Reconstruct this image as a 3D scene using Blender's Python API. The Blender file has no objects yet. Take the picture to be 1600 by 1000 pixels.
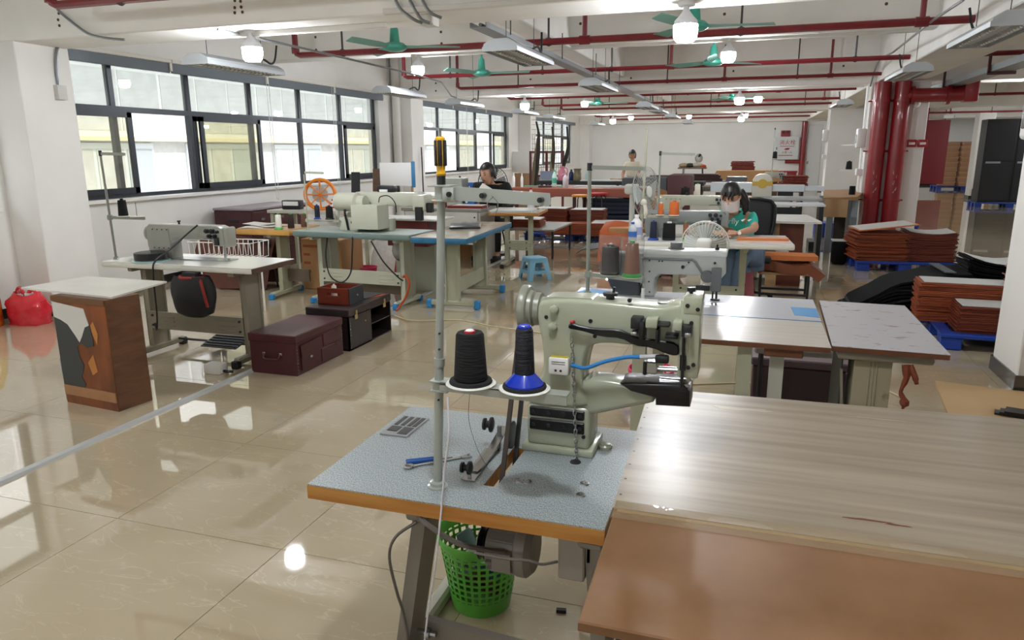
import bpy, bmesh, math, random
from mathutils import Vector, Matrix, noise
random.seed(7)
sc = bpy.context.scene
COL = sc.collection
PI = math.pi

# ------------------------------------------------------------------ camera
FPX, PITCH, YAW, ROLL, HCAM = 1126.6, 0.23075, 0.31708, 0.006922, 1.6
_fwd = Vector((-math.sin(YAW) * math.cos(PITCH), math.cos(YAW) * math.cos(PITCH), -math.sin(PITCH)))
_rt = Vector((math.cos(YAW), math.sin(YAW), 0))
_dn = _fwd.cross(_rt)
_r2 = _rt * math.cos(ROLL) + _dn * math.sin(ROLL)
_d2 = -_rt * math.sin(ROLL) + _dn * math.cos(ROLL)
cd = bpy.data.cameras.new('camera')
cam = bpy.data.objects.new('camera', cd)
COL.objects.link(cam)
cd.sensor_width = 36.0
cd.lens = FPX / 1600 * 36
cd.clip_start = 0.05
cd.clip_end = 300
cam.matrix_world = Matrix(((_r2.x, -_d2.x, -_fwd.x, 0), (_r2.y, -_d2.y, -_fwd.y, 0), (_r2.z, -_d2.z, -_fwd.z, HCAM), (0, 0, 0, 1)))
sc.camera = cam

# ------------------------------------------------------------------ world, sun, exposure
w = bpy.data.worlds.new('sky')
sc.world = w
w.use_nodes = True
bg = w.node_tree.nodes['Background']
bg.inputs[0].default_value = (0.86, 0.93, 1.0, 1)
bg.inputs[1].default_value = 1.45
sun = bpy.data.lights.new('sun', 'SUN')
sun.energy = 1.5
sun.angle = 0.02
sun.color = (1.0, 0.95, 0.87)
so = bpy.data.objects.new('sun', sun)
COL.objects.link(so)
so.rotation_euler = (0, math.radians(52), math.radians(12))
BULB_POWER = 168.0
for (y0, y1) in ((-2.4, 5.2), (5.9, 13.08), (14.3, 21.16), (22.8, 29.3)):   # daylight portals in the window openings
    pl = bpy.data.lights.new('window_portal', 'AREA')
    pl.shape = 'RECTANGLE'
    pl.size, pl.size_y = y1 - y0, 1.6
    pl.cycles.is_portal = True
    po = bpy.data.objects.new('window_portal', pl)
    COL.objects.link(po)
    po.location = (-7.26, (y0 + y1) / 2, 1.86)
    po.rotation_euler = (PI / 2, 0, -PI / 2)
vs = sc.view_settings
vs.view_transform = 'Standard'
vs.look = 'None'
vs.gamma = 1.0
vs.use_curve_mapping = False
vs.exposure = 0.6
cy = sc.cycles
cy.use_denoising = True
cy.max_bounces = 8
cy.diffuse_bounces = 4
cy.glossy_bounces = 4
cy.transmission_bounces = 6
cy.transparent_max_bounces = 16
cy.sample_clamp_indirect = 6.0
cy.caustics_reflective = False
cy.caustics_refractive = False

# ------------------------------------------------------------------ helpers
def ray(x, y):
    return _r2 * ((x - 800) / FPX) + _d2 * ((y - 500) / FPX) + _fwd
def gz(x, y, z=0.0):
    d = ray(x, y); t = (z - HCAM) / d.z
    return Vector((d.x * t, d.y * t, z))
def at(x, y, Y):
    d = ray(x, y); t = Y / d.y
    return Vector((d.x * t, Y, HCAM + d.z * t))
def lin(c):
    if isinstance(c, str):
        c = c.lstrip('#'); c = [int(c[i:i + 2], 16) / 255 for i in (0, 2, 4)]
    return tuple(v / 12.92 if v <= 0.04045 else ((v + 0.055) / 1.055) ** 2.4 for v in c)

class MB:
    def __init__(s): s.v = []; s.f = []; s.m = []; s.cm = 0
    def add(s, vs, fs):
        o = len(s.v); s.v += [tuple(p) for p in vs]; s.f += [tuple(i + o for i in f) for f in fs]; s.m += [s.cm] * len(fs); return s
    def bx(s, x0, x1, y0, y1, z0, z1, M=None):
        vs = [Vector((x, y, z)) for z in (z0, z1) for y in (y0, y1) for x in (x0, x1)]
        if M: vs = [M @ p for p in vs]
        return s.add(vs, [(0, 2, 3, 1), (4, 5, 7, 6), (0, 1, 5, 4), (2, 6, 7, 3), (0, 4, 6, 2), (1, 3, 7, 5)])
    def box(s, c, d, rz=0, M=None):
        Mx = Matrix.Translation(c) @ Matrix.Rotation(rz, 4, 'Z')
        if M: Mx = M @ Mx
        return s.bx(-d[0] / 2, d[0] / 2, -d[1] / 2, d[1] / 2, -d[2] / 2, d[2] / 2, Mx)
    def bar(s, p0, p1, wd, ht, up=(0, 0, 1)):
        p0 = Vector(p0); p1 = Vector(p1); d = p1 - p0; L = d.length; x = d / L
        up = Vector(up)
        if abs(x.dot(up)) > 0.98: up = Vector((0, 1, 0))
        y = up.cross(x).normalized(); z = x.cross(y)
        M = Matrix(((x.x, y.x, z.x, p0.x), (x.y, y.y, z.y, p0.y), (x.z, y.z, z.z, p0.z), (0, 0, 0, 1)))
        return s.bx(0, L, -wd / 2, wd / 2, -ht / 2, ht / 2, M)
    def rb(s, x0, x1, y0, y1, z0, z1, r=0.01, seg=2, M=None):
        bm = bmesh.new(); bmesh.ops.create_cube(bm, size=1)
        for v in bm.verts: v.co = Vector(((x0 + x1) / 2 + v.co.x * (x1 - x0), (y0 + y1) / 2 + v.co.y * (y1 - y0), (z0 + z1) / 2 + v.co.z * (z1 - z0)))
        r = min(r, 0.49 * min(x1 - x0, y1 - y0, z1 - z0))
        bmesh.ops.bevel(bm, geom=bm.edges[:] + bm.verts[:], offset=r, segments=seg, profile=0.5, affect='EDGES')
        bm.verts.index_update()
        vs = [(M @ v.co if M else v.co.copy()) for v in bm.verts]; fs = [[v.index for v in f.verts] for f in bm.faces]
        bm.free(); return s.add(vs, fs)
    def cyl(s, p0, p1, r0, r1=None, n=12, caps=True):
        p0 = Vector(p0); p1 = Vector(p1); r1 = r0 if r1 is None else r1
        d = (p1 - p0).normalized(); a = Vector((0, 0, 1)) if abs(d.z) < 0.9 else Vector((1, 0, 0))
        u = d.cross(a).normalized(); v = d.cross(u)
        vs = []
        for p, r in ((p0, r0), (p1, r1)):
            for i in range(n):
                t = 2 * PI * i / n; vs.append(p + (u * math.cos(t) + v * math.sin(t)) * r)
        fs = [(i, n + i, n + (i + 1) % n, (i + 1) % n) for i in range(n)]
        if caps: fs += [tuple(range(n)), tuple(range(2 * n - 1, n - 1, -1))]
        return s.add(vs, fs)
    def tube(s, pts, r, n=6, smooth=0, closed=False, caps=True):
        pts = [Vector(p) for p in pts]
        if smooth:
            q = []; N = len(pts)
            rng = range(N) if closed else range(N - 1)
            for i in rng:
                p1, p2 = pts[i], pts[(i + 1) % N]
                p0 = pts[i - 1] if (i > 0 or closed) else p1 * 2 - p2
                p3 = pts[(i + 2) % N] if (i + 2 < N or closed) else p2 * 2 - p1
                for k in range(smooth):
                    t = k / smooth
                    q.append(0.5 * ((2 * p1) + (p2 - p0) * t + (2 * p0 - 5 * p1 + 4 * p2 - p3) * t * t + (3 * p1 - p0 - 3 * p2 + p3) * t ** 3))
            if not closed: q.append(pts[-1])
            pts = q
        N = len(pts); vs = []; u = None
        rr = r if hasattr(r, '__len__') else None
        for i, p in enumerate(pts):
            a = pts[i - 1] if (i > 0 or closed) else p; b = pts[(i + 1) % N] if (i < N - 1 or closed) else p
            d = (b - a).normalized()
            if u is None:
                h = Vector((0, 0, 1)) if abs(d.z) < 0.9 else Vector((1, 0, 0)); u = d.cross(h).normalized()
            else:
                u = (u - d * u.dot(d)).normalized()
            v = d.cross(u); R = r if rr is None else rr[min(len(rr) - 1, int(i * len(rr) / N))]
            for k in range(n):
                t = 2 * PI * k / n; vs.append(p + (u * math.cos(t) + v * math.sin(t)) * R)
        fs = []
        for i in range(N if closed else N - 1):
            j = (i + 1) % N
            for k in range(n): fs.append((i * n + k, i * n + (k + 1) % n, j * n + (k + 1) % n, j * n + k))
        if caps and not closed: fs += [tuple(range(n - 1, -1, -1)), tuple(range((N - 1) * n, N * n))]
        return s.add(vs, fs)
    def lathe(s, prof, n=16, M=None, close=True):
        vs = []; fs = []
        for r, z in prof:
            for i in range(n):
                t = 2 * PI * i / n; p = Vector((r * math.cos(t), r * math.sin(t), z)); vs.append(M @ p if M else p)
        for j in range(len(prof) - 1):
            for i in range(n): fs.append((j * n + i, j * n + (i + 1) % n, (j + 1) * n + (i + 1) % n, (j + 1) * n + i))
        if close:
            if prof[0][0] > 1e-5: fs.append(tuple(range(n - 1, -1, -1)))
            if prof[-1][0] > 1e-5: fs.append(tuple(range((len(prof) - 1) * n, len(prof) * n)))
        return s.add(vs, fs)
    def prism(s, poly, a0, a1, ax='y', M=None):
        n = len(poly); vs = []
        for a in (a0, a1):
            for p, q in poly:
                c = (p, a, q) if ax == 'y' else ((a, p, q) if ax == 'x' else (p, q, a)); c = Vector(c); vs.append(M @ c if M else c)
        fs = [(i, (i + 1) % n, n + (i + 1) % n, n + i) for i in range(n)] + [tuple(range(n - 1, -1, -1)), tuple(range(n, 2 * n))]
        return s.add(vs, fs)
    def rprism(s, poly, a0, a1, ax='y', r=0.01, seg=2, M=None):     # prism with its rims rounded
        t = MB().prism(poly, a0, a1, ax); bm = bmesh.new()
        vv = [bm.verts.new(p) for p in t.v]
        for f in t.f: bm.faces.new([vv[i] for i in f])
        bmesh.ops.recalc_face_normals(bm, faces=bm.faces[:])
        n = len(poly); bm.verts.index_update()
        es = [e for e in bm.edges if (e.verts[0].index < n) == (e.verts[1].index < n)]
        bmesh.ops.bevel(bm, geom=es, offset=r, segments=seg, profile=0.5, affect='EDGES', clamp_overlap=True)
        bm.verts.index_update()
        vs = [(M @ v.co if M else v.co.copy()) for v in bm.verts]; fs = [[v.index for v in f.verts] for f in bm.faces]
        bm.free(); return s.add(vs, fs)
    def ball(s, c, r, nu=12, nv=8, M=None):
        r = r if hasattr(r, '__len__') else (r, r, r); c = Vector(c)
        vs = [c + Vector((0, 0, -r[2]))]
        for j in range(1, nv):
            p = -PI / 2 + PI * j / nv
            for i in range(nu):
                t = 2 * PI * i / nu; vs.append(c + Vector((r[0] * math.cos(p) * math.cos(t), r[1] * math.cos(p) * math.sin(t), r[2] * math.sin(p))))
        vs.append(c + Vector((0, 0, r[2])))
        if M: vs = [M @ p for p in vs]
        fs = [(0, 1 + (i + 1) % nu, 1 + i) for i in range(nu)]
        for j in range(nv - 2):
            for i in range(nu): a = 1 + j * nu; b = a + nu; fs.append((a + i, a + (i + 1) % nu, b + (i + 1) % nu, b + i))
        L = len(vs) - 1; a = 1 + (nv - 2) * nu
        fs += [(a + i, a + (i + 1) % nu, L) for i in range(nu)]
        return s.add(vs, fs)
    def sheet(s, fn, nu, nv, th=0.0):
        top = [Vector(fn(i / nu, j / nv)) for j in range(nv + 1) for i in range(nu + 1)]
        W = nu + 1; q = [(j * W + i, j * W + i + 1, (j + 1) * W + i + 1, (j + 1) * W + i) for j in range(nv) for i in range(nu)]
        if not th: return s.add(top, q)
        nor = [Vector() for _ in top]
        for f in q:
            nn = (top[f[1]] - top[f[0]]).cross(top[f[3]] - top[f[0]])
            for i in f: nor[i] += nn
        bot = [p - (m.normalized() * th if m.length > 0 else Vector((0, 0, th))) for p, m in zip(top, nor)]
        N = len(top); fs = q + [tuple(i + N for i in reversed(f)) for f in q]
        rim = [i for i in range(W)] + [j * W + nu for j in range(1, nv + 1)] + [nv * W + i for i in range(nu - 1, -1, -1)] + [j * W for j in range(nv - 1, 0, -1)]
        for k in range(len(rim)):
            a, b = rim[k], rim[(k + 1) % len(rim)]; fs.append((b, a, a + N, b + N))
        return s.add(top + bot, fs)
    def mesh(s, name, mats, ang=35):
        me = bpy.data.meshes.new(name); me.from_pydata(s.v, [], s.f); me.update()
        bm = bmesh.new(); bm.from_mesh(me); bmesh.ops.recalc_face_normals(bm, faces=bm.faces[:]); bm.to_mesh(me); bm.free()
        for m in (mats if isinstance(mats, (list, tuple)) else [mats]): me.materials.append(m)
        if len(set(s.m)) > 1: me.polygons.foreach_set('material_index', s.m)
        if ang:
            me.polygons.foreach_set('use_smooth', [True] * len(me.polygons)); me.set_sharp_from_angle(angle=math.radians(ang))
        return me
    def build(s, name, mats, parent=None, ang=35):
        o = bpy.data.objects.new(name, s.mesh(name, mats, ang)); COL.objects.link(o)
        if parent: o.parent = parent
        return o

def tag(o, label=None, cat=None, group=None, kind=None):
    for k, v in (('label', label), ('category', cat), ('group', group), ('kind', kind)):
        if v: o[k] = v
    return o
def thing(name, label, cat, loc=(0, 0, 0), rz=0.0, group=None):
    o = bpy.data.objects.new(name, None); COL.objects.link(o); o.empty_display_size = 0.1
    o.location = loc; o.rotation_euler = (0, 0, rz); return tag(o, label, cat, group)
def move(o, loc, rz=0.0):
    o.location = loc; o.rotation_euler = (0, 0, rz); return o
def dup(root, loc, rz=0.0, label=None, group=None, parent=None):
    r = root.copy(); COL.objects.link(r); r.location = loc; r.rotation_euler = (0, 0, rz)
    if label: r['label'] = label
    if group: r['group'] = group
    for ch in list(root.children):
        c = ch.copy(); COL.objects.link(c); c.parent = r
        for g in list(ch.children):
            d = g.copy(); COL.objects.link(d); d.parent = c
    return r
def inst(name, me, loc, parent=None, rz=0.0, scale=None):
    o = bpy.data.objects.new(name, me); COL.objects.link(o); o.location = loc; o.rotation_euler = (0, 0, rz)
    if scale: o.scale = scale
    if parent: o.parent = parent
    return o
def text_mesh(name, body, size, mat, parent, M, ext=0.0006, align='CENTER'):
    cu = bpy.data.curves.new(name, 'FONT'); cu.body = body; cu.size = size; cu.extrude = ext; cu.align_x = align; cu.align_y = 'CENTER'; cu.resolution_u = 2
    t = bpy.data.objects.new(name, cu); COL.objects.link(t)
    dg = bpy.context.evaluated_depsgraph_get(); me = bpy.data.meshes.new_from_object(t.evaluated_get(dg))
    bpy.data.objects.remove(t); me.transform(M); me.materials.clear(); me.materials.append(mat)
    o = bpy.data.objects.new(name, me); COL.objects.link(o); o.parent = parent; return o

# ------------------------------------------------------------------ materials
MATS = {}
def mat(name, col, rough=0.5, metal=0.0, var=0.0, scale=8.0, bump=0.0, bscale=60.0, col2=None, stretch=None, coat=0.0, spec=0.5, alpha=None, trans=0.0, detail=3.0, ramp=(0.35, 0.65), emit=None, sheen=0.0):
    if name in MATS: return MATS[name]
    m = bpy.data.materials.new(name); m.use_nodes = True; nt = m.node_tree; b = nt.nodes['Principled BSDF']
    c = lin(col); b.inputs['Base Color'].default_value = (*c, 1); b.inputs['Roughness'].default_value = rough
    b.inputs['Metallic'].default_value = metal; b.inputs['Coat Weight'].default_value = coat; b.inputs['Specular IOR Level'].default_value = spec
    b.inputs['Transmission Weight'].default_value = trans
    if sheen: b.inputs['Sheen Weight'].default_value = sheen
    if alpha is not None: b.inputs['Alpha'].default_value = alpha
    if emit: b.inputs['Emission Color'].default_value = (*lin(emit[0]), 1); b.inputs['Emission Strength'].default_value = emit[1]
    if var or col2 or bump:
        tc = nt.nodes.new('ShaderNodeTexCoord'); mp = nt.nodes.new('ShaderNodeMapping'); nt.links.new(tc.outputs['Object'], mp.inputs[0])
        if stretch: mp.inputs['Scale'].default_value = stretch
    if var or col2:
        nz = nt.nodes.new('ShaderNodeTexNoise'); nz.inputs['Scale'].default_value = scale; nz.inputs['Detail'].default_value = detail; nt.links.new(mp.outputs[0], nz.inputs[0])
        r = nt.nodes.new('ShaderNodeValToRGB'); nt.links.new(nz.outputs['Fac'], r.inputs[0])
        c2 = lin(col2) if col2 else tuple(min(1, v * (1 + var)) for v in c); c1 = c if col2 else tuple(v * (1 - var) for v in c)
        r.color_ramp.elements[0].color = (*c1, 1); r.color_ramp.elements[1].color = (*c2, 1)
        r.color_ramp.elements[0].position, r.color_ramp.elements[1].position = ramp
        nt.links.new(r.outputs[0], b.inputs['Base Color'])
    if bump:
        n2 = nt.nodes.new('ShaderNodeTexNoise'); n2.inputs['Scale'].default_value = bscale; n2.inputs['Detail'].default_value = 2; nt.links.new(mp.outputs[0], n2.inputs[0])
        bp = nt.nodes.new('ShaderNodeBump'); bp.inputs['Strength'].default_value = bump; bp.inputs['Distance'].default_value = 0.01
        nt.links.new(n2.outputs['Fac'], bp.inputs['Height']); nt.links.new(bp.outputs[0], b.inputs['Normal'])
    MATS[name] = m; return m
def glass_mat(name, tint=(1, 1, 1), gloss=0.12, fac_extra=0.0, rough=0.0):
    if name in MATS: return MATS[name]
    m = bpy.data.materials.new(name); m.use_nodes = True; nt = m.node_tree; nt.nodes.remove(nt.nodes['Principled BSDF'])
    out = nt.nodes['Material Output']; tr = nt.nodes.new('ShaderNodeBsdfTransparent'); tr.inputs[0].default_value = (*tint, 1)
    gl = nt.nodes.new('ShaderNodeBsdfGlossy'); gl.inputs['Roughness'].default_value = rough
    lw = nt.nodes.new('ShaderNodeLayerWeight'); lw.inputs[0].default_value = 0.5
    pw = nt.nodes.new('ShaderNodeMath'); pw.operation = 'POWER'; pw.inputs[1].default_value = 5; nt.links.new(lw.outputs['Facing'], pw.inputs[0])
    fr = nt.nodes.new('ShaderNodeMath'); fr.operation = 'MULTIPLY_ADD'; fr.inputs[1].default_value = 0.8; fr.inputs[2].default_value = 0.03; nt.links.new(pw.outputs[0], fr.inputs[0])
    mx = nt.nodes.new('ShaderNodeMixShader'); nt.links.new(fr.outputs[0], mx.inputs[0]); nt.links.new(tr.outputs[0], mx.inputs[1]); nt.links.new(gl.outputs[0], mx.inputs[2])
    last = mx
    if fac_extra:
        df = nt.nodes.new('ShaderNodeBsdfDiffuse'); df.inputs[0].default_value = (0.9, 0.9, 0.88, 1)
        m2 = nt.nodes.new('ShaderNodeMixShader'); m2.inputs[0].default_value = fac_extra
        nt.links.new(mx.outputs[0], m2.inputs[1]); nt.links.new(df.outputs[0], m2.inputs[2]); last = m2
    nt.links.new(last.outputs[0], out.inputs['Surface']); MATS[name] = m; return m
# ================================================================== SETTING
WALL = mat('white_wall_paint', '#f1efec', 0.75, var=0.03, scale=1.5, bump=0.05, bscale=25)
BEAMM = mat('white_beam_paint', '#f2f0ec', 0.7, var=0.03, scale=2.0)
CEILM = mat('ceiling_paint', '#f0eeea', 0.8)
BASEB = mat('black_baseboard', '#17181a', 0.25)
ALU = mat('dark_window_frame', '#2f343b', 0.35, metal=0.3)
GLASS = glass_mat('window_glass', (0.97, 0.985, 0.97), fac_extra=0.0)
GLASSF = glass_mat('dusty_window_glass', (0.9, 0.93, 0.92), fac_extra=0.22)
GLASST = glass_mat('tinted_window_glass', (0.9, 0.9, 0.82), fac_extra=0.08)
GREY = mat('grey_plastic', '#8f979c', 0.4)

# ---- floor of polished tiles
def tile_material():
    m = bpy.data.materials.new('polished_beige_tile'); m.use_nodes = True; nt = m.node_tree; b = nt.nodes['Principled BSDF']
    b.inputs['Roughness'].default_value = 0.035; b.inputs['IOR'].default_value = 1.6; b.inputs['Coat Weight'].default_value = 0.45; b.inputs['Coat IOR'].default_value = 1.6; b.inputs['Coat Roughness'].default_value = 0.02; b.inputs['Specular IOR Level'].default_value = 0.62
    ge = nt.nodes.new('ShaderNodeNewGeometry'); nz = nt.nodes.new('ShaderNodeTexNoise'); nz.inputs['Scale'].default_value = 1.1; nz.inputs['Detail'].default_value = 4
    nt.links.new(ge.outputs['Position'], nz.inputs[0])
    r = nt.nodes.new('ShaderNodeValToRGB'); r.color_ramp.elements[0].color = (*lin('#b3a488'), 1); r.color_ramp.elements[1].color = (*lin('#c0b297'), 1)
    r.color_ramp.elements[0].position, r.color_ramp.elements[1].position = 0.3, 0.7; nt.links.new(nz.outputs['Fac'], r.inputs[0])
    # fine pale veins
    mp = nt.nodes.new('ShaderNodeMapping'); mp.inputs['Rotation'].default_value = (0, 0, 0.7); mp.inputs['Scale'].default_value = (1.0, 3.0, 1.0); nt.links.new(ge.outputs['Position'], mp.inputs[0])
    n2 = nt.nodes.new('ShaderNodeTexNoise'); n2.inputs['Scale'].default_value = 2.6; n2.inputs['Detail'].default_value = 5; n2.inputs['Distortion'].default_value = 1.2; nt.links.new(mp.outputs[0], n2.inputs[0])
    sb = nt.nodes.new('ShaderNodeMath'); sb.operation = 'SUBTRACT'; sb.inputs[1].default_value = 0.5; nt.links.new(n2.outputs['Fac'], sb.inputs[0])
    ab = nt.nodes.new('ShaderNodeMath'); ab.operation = 'ABSOLUTE'; nt.links.new(sb.outputs[0], ab.inputs[0])
    r2 = nt.nodes.new('ShaderNodeValToRGB'); r2.color_ramp.elements[0].color = (0.55, 0.55, 0.55, 1); r2.color_ramp.elements[1].color = (0, 0, 0, 1); r2.color_ramp.elements[1].position = 0.012
    nt.links.new(ab.outputs[0], r2.inputs[0])
    mx = nt.nodes.new('ShaderNodeMixRGB'); mx.inputs['Color2'].default_value = (*lin('#cfc3aa'), 1); nt.links.new(r2.outputs[0], mx.inputs['Fac']); nt.links.new(r.outputs[0], mx.inputs['Color1'])
    nt.links.new(mx.outputs[0], b.inputs['Base Color']); return m
TILEM = tile_material()
GROUT = mat('dark_grout', '#6f6553', 0.8)
floor = MB().bx(-7.2, 9.2, -7.0, 37.0, -0.3, -0.006).build('floor', GROUT); tag(floor, 'polished beige tile floor of the workshop', 'floor', kind='structure')
TX, TY = 0.865, 0.885
tme = MB().bx(0.0016, TX - 0.0016, 0.0016, TY - 0.0016, -0.0062, 0).mesh('tile', TILEM, ang=0)
cells = []
for i in range(-5, 14):
    for j in range(-10, 40):
        x = -2.617 + i * TX; y = 2.255 + j * TY
        if x < -7.05 or x + TX > 9.2 or y < -7 or y + TY > 37: continue
        cx, cy_ = x + TX / 2, y + TY / 2
        d = Vector((cx, cy_, -HCAM)); px = d.dot(_r2) / max(d.dot(_fwd), 0.01); py = d.dot(_d2) / max(d.dot(_fwd), 0.01)
        inv = d.dot(_fwd) > 0.3 and abs(px) < 0.85 and abs(py) < 0.62
        cells.append((0 if inv else 1, d.length, x, y))
cells.sort()
for k, (a, d, x, y) in enumerate(cells[:296]): inst('tile', tme, (x, y, 0), floor)
mb = MB()
for (a, d, x, y) in cells[296:]: mb.bx(x + 0.0016, x + TX - 0.0016, y + 0.0016, y + TY - 0.0016, -0.0062, 0)
for j in range(-10, 40):   # cut tiles along the window wall
    y = 2.255 + j * TY
    if -7 < y and y + TY < 37: mb.bx(-7.05, -2.617 - 5 * TX - 0.001, y + 0.0016, y + TY - 0.0016, -0.0062, 0)
tag(mb.build('tile_field', TILEM, floor, ang=0), kind='stuff')

# ---- ceiling with its beams
ceil_o = MB().bx(-7.2, 9.2, -7.0, 37.0, 3.5, 3.7).build('ceiling', CEILM); tag(ceil_o, 'white concrete ceiling slab with deep beams', 'ceiling', kind='structure')
BEAMS = []
for y0, y1, z in ((-3.08, -2.5, 2.62), (5.32, 5.9, 2.62), (13.7, 14.28, 2.64), (22.1, 22.68, 2.64), (30.6, 31.3, 2.64), (0.95, 1.25, 2.9), (9.5, 9.8, 2.9), (17.85, 18.15, 2.9), (26.3, 26.6, 2.9)):
    bmo = tag(MB().rb(-7.0, 9.0, y0, y1, z, 3.499, 0.012, 1).build('beam', BEAMM), kind='structure'); BEAMS.append(bmo)
for x0, x1, z in ((-2.62, -2.32, 2.88), (1.85, 2.55, 2.66), (6.0, 6.3, 2.88)):
    tag(MB().rb(x0, x1, -7, 36.2, z, 3.498, 0.012, 1).build('girder', BEAMM), kind='structure')

HOLE = mat('anchor_hole_rust', '#5b4636', 0.8)
for px, py, Y, bi in ((92, 21, 5.32, 1), (91, 31, 5.32, 1), (93, 40, 5.32, 1), (367, 1, 5.32, 1), (376, 2, 5.32, 1), (367, 12, 5.32, 1), (377, 11, 5.32, 1), (367, 20, 5.32, 1), (379, 19, 5.32, 1), (493, 58, 9.5, 6), (494, 78, 9.5, 6), (689, 50, 9.5, 6), (690, 68, 9.5, 6), (907, 37, 9.5, 6), (1132, 22, 9.5, 6), (1385, 6, 9.5, 6), (681, 130, 13.7, 2), (681, 142, 13.7, 2), (829, 124, 13.7, 2), (986, 122, 13.7, 2), (1146, 111, 13.7, 2), (1318, 103, 13.7, 2)):
    q = at(px, py, Y); MB().cyl((q.x, Y - 0.004, q.z), (q.x, Y + 0.01, q.z), 0.013 if Y < 6 else 0.018, n=8).build('anchor_hole', HOLE, BEAMS[bi])

# ---- walls
W_Z0, W_Z1 = 1.08, 2.66
wins = [('window_1', -2.4, 5.2), ('window_2', 5.9, 13.08), ('window_3', 14.4, 21.16), ('window_4', 22.85, 29.3)]
wl = thing('wall_left', 'white window wall along the left side', 'wall'); wl['kind'] = 'structure'
mb = MB().bx(-7.25, -7.0, -7, 37, 0, W_Z0).bx(-7.25, -7.0, -7, 37, W_Z1, 3.5)
ys = [-7] + [v for a in wins for v in a[1:]] + [37]
for k in range(0, len(ys), 2): mb.bx(-7.25, -7.0, ys[k], ys[k + 1], W_Z0, W_Z1)
mb.build('masonry', WALL, wl)
for n, y0, y1 in wins: MB().rb(-7.25, -6.93, y0 - 0.02, y1 + 0.02, W_Z0 - 0.035, W_Z0 + 0.005, 0.006, 1).build('window_sill', mat('sill_paint', '#f2f0ec', 0.45), wl)
for y in (-3.08, 5.32, 13.7, 22.1, 30.7):
    p = MB().rb(-7.05, -6.6, y, y + 0.58, 0, 2.625 if y < 10 else 2.645, 0.008, 1).build('pillar', WALL)
    tag(p, kind='structure')
    MB().bx(-7.0, -6.592, y - 0.008, y + 0.588, 0.0, 0.1).build('baseboard', BASEB, p)
for a, b in zip((-2.5, 5.9, 14.28, 22.68), (5.32, 13.7, 22.1, 30.7)):
    bb = MB().bx(-7.0, -6.988, a, b, 0, 0.1).build('baseboard_left', BASEB); tag(bb, kind='structure')
wf = MB().bx(-7.2, 2.75, 31.3, 31.5, 0, 3.5).bx(2.55, 2.75, 31.5, 36.2, 0, 3.5).bx(2.55, 9.2, 36.2, 36.4, 0, 3.5).build('wall_far', mat('far_wall_paint', '#f3f3f2', 0.75, var=0.03, scale=0.8)); tag(wf, kind='structure')
bb = MB().bx(-7, 2.75, 31.285, 31.3, 0, 0.1).bx(2.75, 9.2, 36.185, 36.2, 0, 0.1).build('baseboard_far', BASEB); tag(bb, kind='structure')
wr = MB().bx(9.0, 9.2, -7, 37, 0, 3.5).build('wall_right', WALL); tag(wr, kind='structure')
wb = MB().bx(-7.2, 9.2, -7.2, -7, 0, 3.5).build('wall_back', WALL); tag(wb, kind='structure')
for k, (x0, x1, y0, y1) in enumerate(((1.78, 2.66, 5.46, 5.98), (1.78, 2.66, 13.7, 14.3), (1.92, 2.83, 22.1, 22.7), (6.6, 7.05, 26.6, 27.1), (6.2, 6.8, 13.7, 14.3))):
    p = MB().rb(x0, x1, y0, y1, 0, 2.64, 0.008, 1).build('pillar', WALL); tag(p, kind='structure')
    MB().bx(x0 - 0.012, x1 + 0.012, y0 - 0.012, y1 + 0.012, 0, 0.105).build('baseboard', BASEB if k else mat('steel_baseboard', '#6d6f72', 0.2, metal=0.8), p)

# ---- windows
def window(name, y0, y1, muls, slid):
    r = thing(name, None, None); r['kind'] = 'structure'
    X = -7.12; ZT = 2.10
    mb = MB(); mb.bx(X - 0.03, X + 0.03, y0, y1, W_Z0, W_Z0 + 0.05); mb.build('frame_bottom', ALU, r)
    MB().bx(X - 0.03, X + 0.03, y0, y1, W_Z1 - 0.05, W_Z1).build('frame_top', ALU, r)
    MB().bx(X - 0.035, X + 0.035, y0, y1, ZT - 0.03, ZT + 0.035).build('transom', ALU, r)
    for y in (y0 + 0.03, y1 - 0.03): MB().bx(X - 0.03, X + 0.03, y - 0.03, y + 0.03, W_Z0, W_Z1).build('frame_side', ALU, r)
    for y in muls: MB().bx(X - 0.032, X + 0.032, y - 0.032, y + 0.032, W_Z0, W_Z1).build('mullion', ALU, r)
    e = [y0 + 0.06] + list(muls) + [y1 - 0.06]
    for k in range(len(e) - 1):
        MB().bx(X - 0.003, X + 0.003, e[k] + 0.033, e[k + 1] - 0.033, ZT + 0.035, W_Z1 - 0.05).build('upper_pane', GLASSF, r, ang=0)
    for k, (a, b, off) in enumerate(slid):
        s = MB(); xo = X + off
        s.bx(xo - 0.016, xo + 0.016, a, b, W_Z0 + 0.05, W_Z0 + 0.12).bx(xo - 0.016, xo + 0.016, a, b, ZT - 0.09, ZT - 0.03).bx(xo - 0.016, xo + 0.016, a, a + 0.07, W_Z0 + 0.05, ZT - 0.03).bx(xo - 0.016, xo + 0.016, b - 0.07, b, W_Z0 + 0.05, ZT - 0.03)
        so_ = s.build('sash', ALU, r)
        MB().bx(xo - 0.003, xo + 0.003, a + 0.07, b - 0.07, W_Z0 + 0.12, ZT - 0.09).build('pane', GLASST, so_, ang=0)
    return r
window('window_1', -2.4, 5.2, (-1.15, 0.1, 1.35, 2.6, 3.85), ((-2.3, -1.1, 0.045), (0.1, 1.4, 0.045), (2.6, 3.9, 0.045)))
window('window_2', 5.9, 13.08, (6.84, 8.06, 9.32, 10.57, 11.82), ((5.95, 7.06, 0.045), (8.2, 9.48, 0.045), (8.12, 9.36, -0.0), (11.88, 13.0, 0.045)))
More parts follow.
